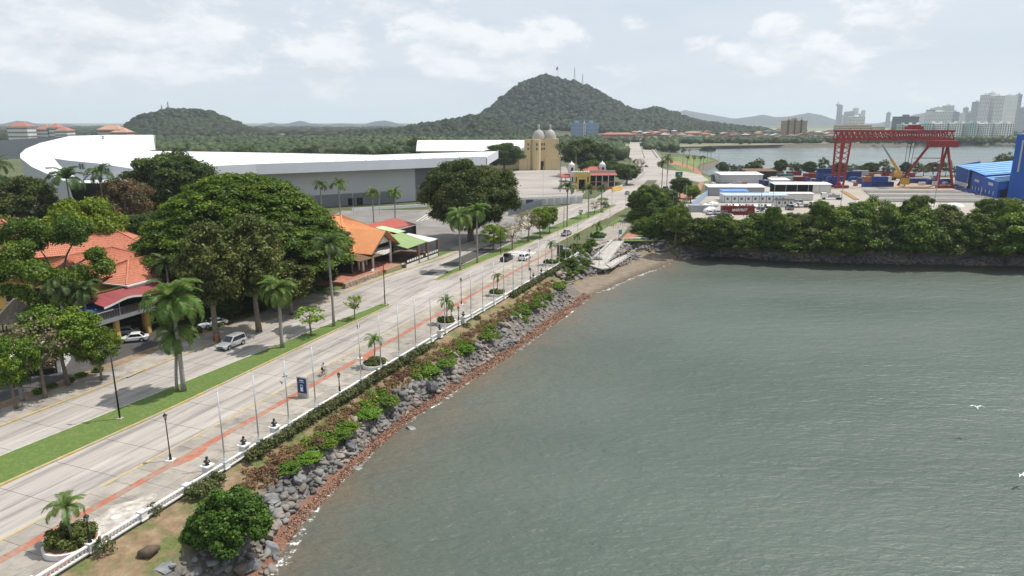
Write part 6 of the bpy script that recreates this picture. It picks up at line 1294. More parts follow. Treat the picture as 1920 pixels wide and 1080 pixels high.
for x, y in ((-1, 7), (15.5, 7)):
    c = obj('cupola', MB().box(x - 1.6, x + 1.6, y - 1.6, y + 1.6, 8, 11.6), M['offwhite'], t); obj('cupola_dome', MB().lathe([(1.7, 0), (1.6, .6), (1.1, 1.3), (.3, 1.8), (.1, 2.5)], 14, (x, y, 11.6)), M['white'], c, smooth=True); obj('cupola_opening', MB().box(x - .6, x + .6, y - 1.66, y - 1.5, 8.8, 10.8), M['darkvoid'], c)
obj('side_gallery', MB().box(-7.5, -2.5, 3, 9, 3.6, 3.9), M['wood'], t); corrug('gallery_roof', (-8, 2.4, 6.2), (-1.5, 2.4, 6.2), (-1.5, 9, 7.4), (-8, 9, 7.4), .6, .05, M['redroof'], t)
for x in (-7, -4.8): obj('post', MB().box(x - .15, x + .15, 3.1, 3.4, 0, 6.4), M['wood'], t)
obj('low_wall', MB().box(7, 22, -2.4, -2.1, 0, 1.4), M['terracotta'], t)
o = obj('wall', MB().bar(G(1148, 356, 1.2), G(1166, 352, 1.2), .5, 2.4), M['archyellow']); tag(o, 'short ochre wall beside the gatehouse', 'wall')
# curved white fence wall along the junction
cw = thing('curved_wall', 'curved low wall with dark posts along the far junction', 'wall'); cpts = [G(x, y, 0) for x, y in ((1158, 353), (1170, 347), (1182, 341), (1194, 334), (1203, 327), (1206, 321), (1200, 316))]
for i, (a, b) in enumerate(zip(cpts, cpts[1:])):
    obj('wall_section', MB().bar(a + Vector((0, 0, .4)), b + Vector((0, 0, .4)), .3, .8), M['offwhite'], cw)
    for k in range(4): p = a.lerp(b, k / 4); obj('post', MB().cyl(p, p + Vector((0, 0, 1.9)), .22, .22, 8), M['greywall2'], cw)
# compound with rooftop deck
t = thing('compound', 'low white compound with a dark railing and a grey fence', 'building', G(905, 388, 0), 0)
A_, B_ = G(968, 388, 0), G(1092, 382, 0); off = t.location
obj('wall', MB().bar(A_ - off + Vector((0, 1, 1.7)), B_ - off + Vector((0, 1, 1.7)), .5, 3.4), M['white'], t); obj('roof_deck', MB().slab([A_ - off + Vector((0, 1, 3.5)), B_ - off + Vector((0, 1, 3.5)), B_ - off + Vector((3, 18, 3.5)), A_ - off + Vector((1, 22, 3.5))], .3), M['lot'], t)
for k in range(9):
    p = A_.lerp(B_, (k + .3) / 9) - off; obj('wall_panel', MB().box(p.x, p.x + 2.2, p.y + .5, p.y + .78, .5, 2.9), M['greywall'], t)
rl = MB(); rl.bar(A_ - off + Vector((0, .9, 4.6)), B_ - off + Vector((0, .9, 4.6)), .08)
for k in range(40): p = A_.lerp(B_, k / 39) - off + Vector((0, .9, 3.5)); rl.bar(p, p + Vector((0, 0, 1.1)), .06)
obj('railing', rl, M['black'], t); obj('blue_door', MB().box(A_.x - off.x + 4, A_.x - off.x + 7, A_.y - off.y + .4, A_.y - off.y + .7, 0, 3), mat('navy', (.05, .07, .13), .6, .1, 1), t); obj('gateway', MB().box(B_.x - off.x - 4, B_.x - off.x - 2, B_.y - off.y + .3, B_.y - off.y + .7, 0, 2.6), M['darkvoid'], t)
fa, fb_ = G(955, 405, 0), G(1016, 385, 0); t = thing('dark_fence', 'dark slatted fence before the white compound', 'fence'); n = 30
for k in range(n): p = fa.lerp(fb_, k / n); obj('fence_board', MB().bar(p + Vector((0, 0, .1)), p + Vector((0, 0, 2.6)), .8, .08, (0, 1, 0)), M['greywall2'], t)
o = obj('flagpole', MB().cyl((0, 0, 0), (0, 0, 16), .12, .06, 8), M['white'], None, G(1018, 384, 0)); tag(o, 'tall white pole at the white compound', 'flagpole')
# green road sign
t = thing('road_sign', 'green overhead direction sign on the far junction', 'sign', G(1272, 346, 0), R(12)); obj('post', MB().cyl((-.5, 0, 0), (-.5, 0, 5), .1, .1, 8), M['steel'], t); bd = obj('board', MB().box(-2.1, 2.1, -.08, .08, 4.2, 7.0), mat('signgreen', (.01, .14, .08), .5, .1, 1), t)
obj('legend_bar', MB().box(-.2, .9, -.1, -.07, 6.1, 6.4), M['white'], bd); obj('legend_bar', MB().box(-.4, .6, -.1, -.07, 5.4, 5.7), M['white'], bd); obj('arrow', MB().add([(1.0, -.1, 5.0), (1.5, -.1, 4.6), (1.5, -.1, 5.4), (.4, -.1, 4.85), (1.0, -.1, 4.85), (1.0, -.1, 5.15), (.4, -.1, 5.15)], [(0, 1, 2), (3, 4, 5, 6)]), M['white'], bd)
# ================================================================== HILLS, WOODS AND FAR RIDGES
rh = np.random.default_rng(101)
def blobs(seed, n=5):
    import bmesh
    out = []
    for k in range(n):
        b = bmesh.new(); bmesh.ops.create_icosphere(b, subdivisions=2 if seed < 50 else 1, radius=1); r_ = np.random.default_rng(seed + k)
        for v in b.verts: v.co *= 1 + .17 * r_.normal(); v.co.z = v.co.z * .85
        me = bpy.data.meshes.new('b'); b.to_mesh(me); b.free(); out.append(me)
    return out
BL2 = blobs(10, 4); BL1 = blobs(60, 4)
def bulk(name, meshes, items, m, label, smooth=False):
    """items: (x, y, z, rx, rz) -> one joined mass of crowns"""
    Vs, Fs, Ts, off = [], [], [], 0; data = []
    for me in meshes:
        co = np.array([v.co[:] for v in me.vertices], np.float32); tr = np.array([p.vertices[:] for p in me.polygons], np.int32); data.append((co, tr))
    for i, (x, y, z, rx, rz) in enumerate(items):
        co, tr = data[i % len(data)]; a = rh.uniform(0, 6.28); c_, s_ = math.cos(a), math.sin(a); q = np.stack([(co[:, 0] * c_ - co[:, 1] * s_) * rx + x, (co[:, 0] * s_ + co[:, 1] * c_) * rx + y, co[:, 2] * rz + z], 1); Vs.append(q); Fs.append(tr + off); off += len(co); Ts.append(np.clip(np.full(len(co), .75 * rh.beta(1.6, 2.2) + .22 * math.sin(x * .013 + 1.3 * math.sin(y * .009)) * math.sin(y * .011 + z * .02) + .06) + .12 * rh.normal(size=len(co)), 0, 1))
    o = obj(name, rawmesh(name, np.concatenate(Vs), np.concatenate(Fs), tint=np.concatenate(Ts), smooth=smooth), m, kind='stuff'); o['label'] = label; return o
mat('hillsoil', (.06, .075, .035), .95, .3, .02, c2=(.11, .09, .05))
def hill(name, prof, Y0, sy, dx, dy, ntree, rad, label, back=1.0, front=1.0):
    pr_ = np.array([(D(x, y, Y0).x, max(1.0, D(x, y, Y0).z - rad * .9)) for x, y in prof]); x0, x1 = pr_[0, 0], pr_[-1, 0]
    def hz(X, Y): X = X * Y0 / Y; return np.interp(X, pr_[:, 0], pr_[:, 1], left=0, right=0) * np.exp(-np.abs((Y - Y0) / (sy * (front if Y < Y0 else back))) ** 1.7) * (1 + .05 * math.sin(X * .021 + 2) * math.sin(Y * .017))
    xs = np.arange(x0 - 20, x1 + 20, dx); ys = np.arange(Y0 - 2.1 * sy * front, Y0 + 1.6 * sy * back, dy); V = np.array([(x * y / Y0, y, hz(x * y / Y0, y) - 2) for y in ys for x in xs]); nx = len(xs)
    i, j = np.meshgrid(np.arange(nx - 1), np.arange(len(ys) - 1)); a = (j * nx + i).ravel(); o = obj(name, rawmesh(name, V, np.stack([a, a + 1, a + nx + 1, a + nx], 1), smooth=True), M['hillsoil'], kind='structure')
    it = []
    for _ in range(ntree):
        x = rh.uniform(x0, x1); y = rh.uniform(Y0 - 1.7 * sy * front, Y0 + .35 * sy * back); x *= y / Y0; z = hz(x, y)
        if z < 2: continue
        q = rad * rh.uniform(.6, 1.35) * (1.25 if rh.random() < .12 else 1); it.append((x, y, z + q * .25, q, q * rh.uniform(.8, 1.15)))
    bulk(name + '_forest', BL1, it, M['leaf_hill'], label, True); return hz
leafmat('leaf_hill', (.010, .019, .010), (.030, .047, .018), (.07, .064, .036), trans=.05, rnd=0)
ANC = hill('ancon_hill', [(700, 247), (780, 243), (860, 235), (905, 212), (930, 195), (960, 170), (985, 153), (1005, 142), (1025, 137), (1050, 143), (1075, 153), (1100, 162), (1130, 178), (1160, 192), (1185, 203), (1205, 206), (1222, 200), (1240, 201), (1262, 211), (1290, 221), (1330, 229), (1380, 236), (1430, 243)], 2300, 330, 14, 16, 5600, 8.2, 'dense forest covering the tall hill', 1, 1.15)
hill('low_ridge', [(640, 249), (700, 246), (760, 239), (800, 231), (840, 225), (880, 218), (905, 217), (930, 223), (960, 236), (1000, 250)], 1500, 190, 12, 14, 2000, 7, 'forest on the low ridge left of the tall hill')
hill('left_hill', [(228, 248), (240, 232), (255, 221), (275, 214), (300, 207), (325, 205), (360, 207), (395, 211), (420, 220), (445, 231), (470, 241), (500, 250)], 1700, 200, 12, 14, 1700, 7.5, 'forest on the flat-topped hill at the left')
hill('right_slope', [(1255, 255), (1290, 238), (1320, 232), (1350, 236), (1380, 240), (1430, 240), (1460, 250)], 1900, 120, 14, 14, 900, 7, 'trees on the slope above the town')
mat('farhill', (.035, .045, .055), .95, .25, .004)
def ridge(name, prof, Y0, depth=900):
    V = []; n = len(prof); nn = 6 * (n - 1) + 1; px_ = np.interp(np.linspace(0, n - 1, nn), range(n), [p[0] for p in prof]); py_ = np.interp(np.linspace(0, n - 1, nn), range(n), [p[1] for p in prof])
    for i in range(nn):
        p = D(px_[i], py_[i] + rh.normal(0, .25), Y0)
        for k, (d, f_) in enumerate(((-depth, 0), (-depth * .55, .35), (-depth * .25, .72), (0, 1), (depth * .6, 0))): V.append((p.x * (1 + d / Y0 * .8), Y0 + d, max(0, p.z) * f_ * (1 + (.12 * rh.normal() if 0 < f_ < 1 else 0)) - 2))
    F = [(i * 5 + k, i * 5 + k + 1, i * 5 + k + 6, i * 5 + k + 5) for i in range(nn - 1) for k in range(4)]; obj(name, rawmesh(name, np.array(V), np.array(F), smooth=True), M['farhill'], kind='structure')
ridge('far_ridge', [(440, 243), (480, 236), (508, 229), (530, 233), (562, 226), (585, 231), (612, 233), (640, 231), (680, 233), (704, 227), (722, 225), (750, 232), (790, 240)], 6200)
ridge('far_ridge', [(-140, 238), (-60, 236), (0, 233), (30, 226), (50, 227), (70, 232), (100, 235), (122, 231), (160, 237), (250, 244)], 5600)
ridge('far_ridge', [(1200, 232), (1255, 213), (1285, 206), (1300, 209), (1335, 215), (1370, 221), (1420, 224), (1470, 230)], 8200)
ridge('far_ridge', [(1300, 232), (1380, 222), (1432, 215), (1455, 219), (1478, 218), (1500, 214), (1518, 211), (1540, 215), (1560, 222), (1590, 229), (1640, 234)], 7000)
ridge('far_ridge', [(1600, 236), (1650, 230), (1690, 222), (1715, 214), (1735, 211), (1760, 219), (1800, 230), (1900, 235), (2100, 240)], 6400)
ridge('far_ridge', [(420, 250), (520, 243), (620, 240), (700, 243), (760, 248), (830, 250)], 3600, 500)
# lowland woods
it = []
for _ in range(4200):
    y = 620 * math.exp(rh.uniform(0, .72)); x = rh.uniform(-.62, .16) * y
    if x > y * .13 and y > 900: continue
    q = rh.uniform(3.5, 6.5); it.append((x, y, rh.uniform(3, 7.5), q, q * rh.uniform(.8, 1.2)))
it2 = []
for _ in range(1500):
    y = rh.uniform(1250, 4200); x = rh.uniform(-.85, .05) * y; q = rh.uniform(9, 20); it2.append((x, y, 2, q * 1.5, q * .55))
bulk('far_wood', BL1, it2, M['leaf_hill'], 'far flat woodland reaching back to the blue ridges', True)
bulk('lowland_wood', BL1, it, M['leaf_fardark'], 'lowland wood stretching behind the convention hall to the hills')
it = []
for _ in range(1900):                                        # trees between the houses of the town
    y = rh.uniform(1075, 2100); x = rh.uniform(.1, .78) * y
    if _ < 560: y = rh.uniform(1122, 1175); x = rh.uniform(.2, .95) * y
    elif _ > 1700: y = rh.uniform(800, 1100); x = rh.uniform(.19, .235) * y
    elif _ < 760: y = rh.uniform(1122, 1180); x = rh.uniform(.14, .42) * y
    q = rh.uniform(3, 6.5); it.append((x, y, q * .8, q, q * rh.uniform(.8, 1.2)))
bulk('town_trees', BL1, it, M['leaf_fardark'], 'trees standing between the houses of the far shore')
# nearer wood edge behind the hall: single trees and palms
for i in range(64):
    x = 285 + i * 9.8 + rh.uniform(-4, 4); p = D(x, 270, rh.uniform(430, 640)); p.z = 0
    if i % 4 == 3: palm_at(p, rh.uniform(11, 16), rh.uniform(7, 9), f'palm in the wood edge behind the convention hall, {ordn(i + 1)} from the left', group='wood edge behind the hall', detail=False, dark=True)
    else: plant_at(['broad_a', 'broad_b', 'broad_c', 'mangrove_c'][int(rh.integers(4))], p, rh.uniform(9, 15), rh.uniform(12, 19), f'tree in the wood edge behind the convention hall, {ordn(i + 1)} from the left', group='wood edge behind the hall')
for i in range(16):
    x = -40 + i * 19; p = D(x, 300, rh.uniform(290, 380)); p.z = 0
    if x > 60: p = D(x, 270, rh.uniform(460, 520)); p.z = 0
    plant_at(['broad_a', 'broad_c'][i % 2], p, rh.uniform(8, 12), rh.uniform(11, 16), f'dark tree beyond the curved hall, {ordn(i + 1)} from the left', group='trees beyond the curved hall')
# masts on the hill tops
def tower_mast(x, yt, yb, Y, label, w=2.4, red=False):
    a, b = D(x, yb, Y), D(x, yt, Y); t = thing('antenna_mast', label, 'antenna', a); h = b.z - a.z; mb = MB(); n = 8
    for sx, sy in ((-1, -1), (1, -1), (1, 1), (-1, 1)): mb.bar((sx * w, sy * w, 0), (sx * .4, sy * .4, h), .7)
    for k in range(n):
        q0, q1 = w + (.4 - w) * k / n, w + (.4 - w) * (k + 1) / n; z0, z1 = h * k / n, h * (k + 1) / n; mb.bar((-q0, -q0, z0), (q1, -q1, z1), .4); mb.bar((q0, -q0, z0), (-q1, -q1, z1), .4)
    obj('lattice', mb, M['steel'], t); obj('dish', MB().lathe([(.2, 0), (2, .6), (2.2, .8)], 10, (0, -2.5, h * .7)), M['white'], t); return t
tower_mast(1077, 126, 154, 2290, 'tall lattice mast on the hilltop, left of two'); tower_mast(1092, 138, 160, 2290, 'shorter lattice mast on the hilltop, right of two'); tower_mast(316, 190, 208, 1690, 'thin lattice mast on the left hill', 1.2); tower_mast(304, 197, 208, 1690, 'short thin mast beside the lattice one on the left hill', .8)
o = obj('hilltop_pole', MB().cyl((0, 0, 0), (0, 0, 18), .4, .3, 6), M['steel'], None, D(1023, 140, 2290)); tag(o, 'thin pole on the very top of the hill', 'pole')
fg = thing('hilltop_flag', 'flag flying from a pole on the hilltop', 'flag', D(1046, 143, 2290)); obj('pole', MB().cyl((0, 0, 0), (0, 0, 32), .5, .3, 6), M['steel'], fg); obj('cloth', MB().add([(0, 0, 20), (-6, .5, 18), (-6, .5, 25), (0, 0, 31), (0, .3, 20), (-6, .8, 18), (-6, .8, 25), (0, .3, 31)], [(0, 1, 2, 3), (7, 6, 5, 4), (0, 4, 5, 1), (1, 5, 6, 2), (2, 6, 7, 3), (3, 7, 4, 0)]), mat('flagcloth', (.32, .10, .12), .8, .5, .2), fg)
# ================================================================== TOWN AND SKYLINE
def flat(name, c): return mat(name, c, .85, .08, .05)
WALLS = [flat('w_cream', (.55, .48, .38)), flat('w_pink', (.58, .30, .25)), flat('w_white', (.66, .65, .62)), flat('w_salmon', (.60, .34, .24)), flat('w_sand', (.50, .41, .28)), flat('w_mint', (.38, .52, .44)), flat('w_blue', (.36, .46, .58))]
WN = ['cream', 'pink', 'white', 'salmon', 'sand', 'mint green', 'pale blue']; RO = [flat('r_red', (.34, .15, .11)), flat('r_orange', (.38, .21, .14)), flat('r_brown', (.25, .14, .11)), flat('r_grey', (.42, .41, .40))]; RN = ['red', 'orange', 'brown', 'grey']
def winmesh(w, d, h, nx, nf, fw=.55, fh=.5, side=True):
    mb = MB(); cw = w / nx; ch = h / nf
    for f_ in range(nf):
        for i in range(nx): mb.add([(cw * (i + .5 - fw / 2), -.12, ch * (f_ + .5 - fh / 2)), (cw * (i + .5 + fw / 2), -.12, ch * (f_ + .5 - fh / 2)), (cw * (i + .5 + fw / 2), -.12, ch * (f_ + .5 + fh / 2)), (cw * (i + .5 - fw / 2), -.12, ch * (f_ + .5 + fh / 2))], [(0, 1, 2, 3)])
    if side:
        ny = max(1, int(round(d / cw))); cd = d / ny
        for sx, x in ((-1, -.12), (1, w + .12)):
            for f_ in range(nf):
                for i in range(ny): mb.add([(x, cd * (i + .5 - fw / 2), ch * (f_ + .5 - fh / 2)), (x, cd * (i + .5 + fw / 2), ch * (f_ + .5 - fh / 2)), (x, cd * (i + .5 + fw / 2), ch * (f_ + .5 + fh / 2)), (x, cd * (i + .5 - fw / 2), ch * (f_ + .5 + fh / 2))], [(0, 1, 2, 3)])
    return mb
mat('farglass', (.035, .045, .06), .4, .2, .1)
def block(name, label, x0, x1, ytop, Y, depth, wall, nx, nf, roof='flat', roofm=None, rot=0, cat='building', group=None, fw=.55, fh=.5, zb=0, glass='farglass', rise=None, parent=None):
    a = D(x0, 240, Y); b = D(x1, 240, Y); w = b.x - a.x; h = D(x0, ytop, Y).z - zb
    t = thing(name, label, cat, (a.x, Y, zb), rot, group); obj('wall', MB().box(0, w, 0, depth, -1, h), wall, t)
    g = obj('window_grid', winmesh(w, depth, h, nx, nf, fw, fh), M[glass], t, fix=False); g['kind'] = 'stuff'
    if roof == 'hip':
        e = 1.0; s = min(w, depth) / 2; rs = rise or min(w, depth) * .17; r0, r1 = ((s, depth / 2), (w - s, depth / 2)) if w >= depth else ((w / 2, s), (w / 2, depth - s)); mb = MB().add([(-e, -e, h), (w + e, -e, h), (w + e, depth + e, h), (-e, depth + e, h), (*r0, h + rs), (*r1, h + rs)], [(0, 1, 5, 4), (1, 2, 5), (2, 3, 4, 5), (3, 0, 4), (0, 3, 2, 1)] if w >= depth else [(0, 1, 4), (1, 2, 5, 4), (2, 3, 5), (3, 0, 4, 5), (0, 3, 2, 1)]); obj('roof', mb, roofm, t)
    elif roof == 'gable': e = .8; rs = rise or w * .16; obj('roof', MB().add([(-e, -e, h), (w + e, -e, h), (w / 2, -e, h + rs), (-e, depth + e, h), (w + e, depth + e, h), (w / 2, depth + e, h + rs)], [(0, 2, 5, 3), (1, 4, 5, 2), (0, 1, 2), (5, 4, 3), (0, 3, 4, 1)]), roofm, t)
    else: obj('parapet', MB().box(-.3, w + .3, -.3, .2, h, h + 1).box(-.3, w + .3, depth - .2, depth + .3, h, h + 1).box(w * .35, w * .6, depth * .3, depth * .6, h, h + min(5, h * .12) + 1), roofm or wall, t)
    return t
cnt = 0
for row_y, yy, x0, x1, n in ((0, 1180, 1196, 1560, 21), (1, 1330, 1150, 1700, 25), (2, 1560, 1180, 1690, 22), (3, 1950, 1290, 1690, 15)):
    for i in range(n):
        x = x0 + (x1 - x0) * (i + rh.uniform(.1, .7)) / n; wpx_ = rh.uniform(11, 24) * 1100 / yy; k = int(rh.integers(0, 7)); k = [1, 3, 1, 0, 2, 4, 3][k] if x < 1420 else k; q = int(rh.integers(0, 4)); cnt += 1; hpx = rh.uniform(6, 11); Yh = yy * rh.uniform(.97, 1.04); yb = YH + 34 * FPX / Yh * .95
        block('house', f'{WN[k]} house with {RN[q]} roof across the bay, {ordn(i + 1)} in {["front", "second", "third", "rear"][row_y]} row', x, x + wpx_, D(0, 0, 1).x * 0 + (YH + (34 - rh.uniform(7, 14)) * FPX / Yh), Yh, rh.uniform(10, 16), WALLS[k], int(rh.integers(4, 8)), int(rh.integers(2, 4)), ['hip', 'hip', 'gable', 'flat'][int(rh.integers(0, 4))], RO[q], rh.uniform(-.12, .12), 'house', 'houses across the bay')
# landmark blocks of the far shore
bl_w = flat('aptblue', (.30, .40, .55)); tn = flat('apttan', (.42, .32, .20)); mint = flat('aptmint', (.46, .60, .54)); wt = flat('aptwhite', (.78, .78, .76)); gy = flat('towergrey', (.40, .44, .50)); dk = flat('towerdark', (.12, .14, .17)); lt_ = flat('towerpale', (.70, .71, .72))
block('apartment_block', 'pale blue apartment block left of the bridge, left half', 1072, 1094, 231, 1250, 20, bl_w, 10, 13, fw=.6, fh=.45); block('apartment_block', 'pale blue apartment block left of the bridge, right half', 1098, 1122, 231, 1262, 20, bl_w, 11, 13, fw=.6, fh=.45); block('stair_tower', 'narrow white stair tower between the pale blue apartment halves', 1094, 1098, 232, 1252, 16, wt, 1, 13)
block('school_building', 'long pink building with a blue base below the tall hill', 1130, 1192, 252, 1180, 18, WALLS[1], 16, 3, 'hip', RO[0]); block('school_building', 'long blue low building beside the bridge foot', 1200, 1262, 262, 1130, 12, WALLS[6], 18, 1, 'hip', RO[0])
for i, x in enumerate((1190, 1209, 1226, 1243)): block('row_house', f'salmon gabled row house above the bridge, {ordn(i + 1)} from the left', x, x + 16, 251, 1210, 16, WALLS[[2, 3, 1, 1][i]], 5, 3, 'gable', RO[0], group='salmon row houses')
block('green_building', 'mint green building with dark windows on the far shore', 1286, 1316, 256, 1125, 16, WALLS[5], 9, 4, fw=.7); block('orange_house', 'orange-roofed white house right of the mint green building', 1288, 1316, 249, 1250, 16, WALLS[3], 8, 2, 'hip', RO[1])
block('apartment_block', 'tan apartment block with dark vertical bands across the bay', 1472, 1513, 227, 1330, 22, tn, 16, 14, fw=.5)
for i in range(3): o = block('stair_band', f'dark stair band on the tan apartment block, {ordn(i + 1)} from the left', 1477 + i * 12, 1479.5 + i * 12, 226, 1328.5, 4, M['darkvoid'] if False else flat(f'band{i}', (.10, .08, .07)), 1, 14)
for i in range(15):
    x = 1690 + i * 14.2; block('apartment_block', f'wing of the long mint and white apartment row, {ordn(i + 1)} from the left', x, x + 13.2, 231 + (i % 3) * .7 + max(0, 4 - i) * .8, 1360 - (i % 2) * 16 - i * 2, 18, mint if i % 3 == 0 else wt, 3, 9, fw=.5, fh=.62, group='long mint apartment row')
SK_ = [(1568, 1576, 197, 4600, gy, 'slim tower with a stepped spire, tallest of the left skyline group'), (1582, 1590, 210, 4500, gy, 'grey tower right of the slim spire'), (1590, 1598, 209, 4550, gy, 'grey tower with a stepped crown in the left skyline group'), (1598, 1606, 203, 4600, lt_, 'pale tower near the centre of the left skyline group'), (1606, 1612, 214, 4700, gy, 'short grey tower in the left skyline group'), (1613, 1619, 207, 4600, lt_, 'pointed pale tower closing the left skyline group'), (1576, 1582, 216, 4700, lt_, 'low pale tower beside the slim spire'), (1596, 1620, 219, 2100, wt, 'white office with dark horizontal bands behind the gantry'), (1576, 1634, 235, 1800, WALLS[4], 'long sand-coloured block behind the gantry girder'), (1640, 1660, 238, 1900, WALLS[0], 'cream block right of the long sand one'), (1661, 1667, 211, 4300, gy, 'lone grey tower between the skyline groups'),
       (1685, 1721, 219, 1900, dk, 'wide dark glass office behind the gantry trolley'), (1738, 1752, 206, 2500, gy, 'grey slab left of the wide office slab'), (1750, 1762, 201, 3300, lt_, 'pale tower rising behind the wide office slab'), (1744, 1783, 210, 2350, lt_, 'wide grey office slab with a banded front'), (1768, 1784, 198, 2700, lt_, 'tower with a crown behind the office slab'), (1783, 1795, 210, 2400, gy, 'darker end of the office slab'), (1798, 1808, 212, 3000, lt_, 'pale tower left of the blue tower'), (1804, 1811, 202, 3300, gy, 'stepped dark tower left of the white twins'), (1811, 1820, 211, 2900, gy, 'short grey tower before the stepped one'), (1821, 1833, 191, 2800, gy, 'tall blue-grey tower left of the white twins'), (1835, 1848, 178, 2300, lt_, 'white tower, left part of the tall twins'), (1848, 1857, 174, 2320, wt, 'white tower, tallest core of the twins'), (1857, 1875, 180, 2300, lt_, 'white tower, broad middle of the twins'), (1872, 1880, 184, 2500, gy, 'grey recess tower between the white twins'), (1877, 1900, 179, 2350, wt, 'white windowless slab of the right twin'), (1899, 1907, 177, 2400, gy, 'grey side of the right twin'), (1907, 1930, 203, 2500, gy, 'dark tower under construction at the right edge')]
for i, (x0, x1, yt, Y, m_, l) in enumerate(SK_):
    w = (x1 - x0) / FPX * Y; h = D(0, yt, Y).z; block('tower', l, x0, x1, yt, Y, min(40, max(14, w * .7)), m_, max(2, int(w / 5)), max(5, int(h / 4.2)), cat='tower', fw=.62, fh=.42 if i != 7 else .4, glass='farglass' if m_ is not wt or i == 7 else 'palegl') if 'palegl' in M or mat('palegl', (.42, .45, .48), .4, .1, .1) else None
t = thing('spire', 'needle spire on top of the slimmest skyline tower', 'spire', D(1572, 199, 4605)); obj('shaft', MB().box(-9, 9, 0, 16, 0, 14).cyl((0, 8, 14), (0, 8, 34), 3, .5, 6), gy, t)
t = thing('tower_crane', 'tower crane above the unfinished tower at the right edge', 'crane', D(1912, 204, 2505)); obj('mast', MB().box(-1, 1, -1, 1, 0, 16), M['steel'], t); obj('jib', MB().bar((-8, 0, 14), (10, 0, 17), 1.2), M['steel'], t)
for x, yt, Y, w, l in [(32, 232, 1150, 26, 'red-roofed hotel at the far left'), (78, 237, 1180, 18, 'low red-roofed hotel wing right of the far-left hotel'), (99, 234, 1180, 14, 'hotel tower block with red roof, far left'), (113, 240, 1160, 16, 'pale hotel wing with red roof before the left hill'), (204, 238, 1080, 30, 'brownish unfinished hotel with tiered floors at the foot of the left hill'), (222, 243, 1075, 20, 'low tiered annex beside the unfinished hotel')]:
    block('hotel', l, x - w * .75, x + w * .7, yt + 5, Y, 22, WALLS[4] if x > 150 else WALLS[2], 14, 4, 'hip', RO[0] if x < 150 else flat('r_tan' + str(x), (.45, .25, .18)), fw=.7, fh=.45, rise=7)
# seawall of the far shore and low masses
o = obj('seawall', MB().bar(G(1330, 279, -4) + Vector((0, 1, 2)), G(1480, 276, -4) + Vector((0, 1, 2)), 4, 5).bar(G(1480, 276, -4) + Vector((0, 1, 2)), G(1920, 270.5, -4) + Vector((0, 1, 2)), 4, 5), M['stonebrown']); tag(o, 'dark stone seawall along the far side of the bay', 'wall')
t = thing('moored_barge', 'dark barge moored at the far shore near the palm spit', 'boat', G(1328, 282.5, WZ)); obj('hull', MB().prism([(-9, -3), (9, -3), (10, 0), (9, 3), (-9, 3)], 0, 4), M['darkvoid'], t); obj('deckhouse', MB().box(-6, 4, -2, 2, 4, 6), M['black'], t)
# ================================================================== BOAT AND CONTAINER YARD
crd = mat('cranered', (.27, .020, .018), .55, .12, .2); cry = mat('craneyellow', (.60, .33, .04), .5, .08, .5)
gc = thing('gantry_crane', 'tall red lattice gantry crane spanning the yard', 'gantry crane'); Y0 = 362.0
GLx, GRx = D(1583, 300, Y0).x, D(1776, 300, Y0).x; zt_, zb_ = D(0, 246, Y0).z, D(0, 261, Y0).z
gx0, gx1 = D(1574, 250, Y0).x, D(1790, 250, Y0).x
for dy in (0, 7):
    mb = MB(); mb.bar((gx0, Y0 + dy, zt_), (gx1, Y0 + dy, zt_), .9, 1.0); mb.bar((gx0, Y0 + dy, zb_), (gx1, Y0 + dy, zb_), 1.0, 1.1); n = 22
    for k in range(n):
        xa, xb = gx0 + (gx1 - gx0) * k / n, gx0 + (gx1 - gx0) * (k + 1) / n; xm = (xa + xb) / 2; mb.bar((xa, Y0 + dy, zb_), (xm, Y0 + dy, zt_), .42); mb.bar((xm, Y0 + dy, zt_), (xb, Y0 + dy, zb_), .42)
    obj('girder_truss', mb, crd, gc)
mb = MB()
for k in range(12): x = gx0 + (gx1 - gx0) * k / 11; mb.bar((x, Y0, zb_), (x, Y0 + 7, zb_), .4); mb.bar((x, Y0, zt_ + .6), (x, Y0, zt_ + 1.6), .12)
mb.bar((gx0, Y0 - .3, zt_ + 1.6), (gx1, Y0 - .3, zt_ + 1.6), .12); obj('cross_ties', mb, crd, gc)
def lattice_leg(x0, y0, x1, y1, z1, w, n=9):
    mb = MB(); a, b = Vector((x0, y0, 0)), Vector((x1, y1, z1))
    for s_ in (-1, 1): mb.bar(a + Vector((s_ * w * .55, 0, 0)), b + Vector((s_ * w, 0, 0)), .75)
    for k in range(n):
        p, q = a.lerp(b, k / n), a.lerp(b, (k + 1) / n); w0, w1 = w * (.55 + .45 * k / n), w * (.55 + .45 * (k + 1) / n); mb.bar(p + Vector((-w0, 0, 0)), q + Vector((w1, 0, 0)), .3); mb.bar(p + Vector((w0, 0, 0)), q + Vector((-w1, 0, 0)), .3)
    return mb
for dy in (0, 7): obj('left_leg', lattice_leg(GLx - .5, Y0 + dy, GLx, Y0 + dy, zb_, 2.4), crd, gc)
mb = MB()
for x0, x1, dy in ((-3.5, -.5, -1), (4.5, 1.5, -1), (-15, -8, 16), (5, 2, 16)): mb.bar((GRx + x0, Y0 + dy, 0), (GRx + x1, Y0 + 4, zb_ - 3), 1.0)
for z in (8, 15): mb.bar((GRx - 15 + 7 * z / 27, Y0 + 11, z), (GRx + 4, Y0 + 9, z), .35)
mb.bar((GRx - 14, Y0 + 13, 3), (GRx + 3, Y0 + 5, 16), .3); obj('right_leg', mb, crd, gc); obj('leg_head', MB().box(GRx - 7, GRx + 4.5, Y0 - 1, Y0 + 9, zb_ - 4, zb_ - .8), crd, gc)
for x in (GLx, GRx): obj('bogie', MB().box(x - 3.5, x + 3.5, Y0 - 1.2, Y0 + 1.2, .1, 1.4), crd, gc)
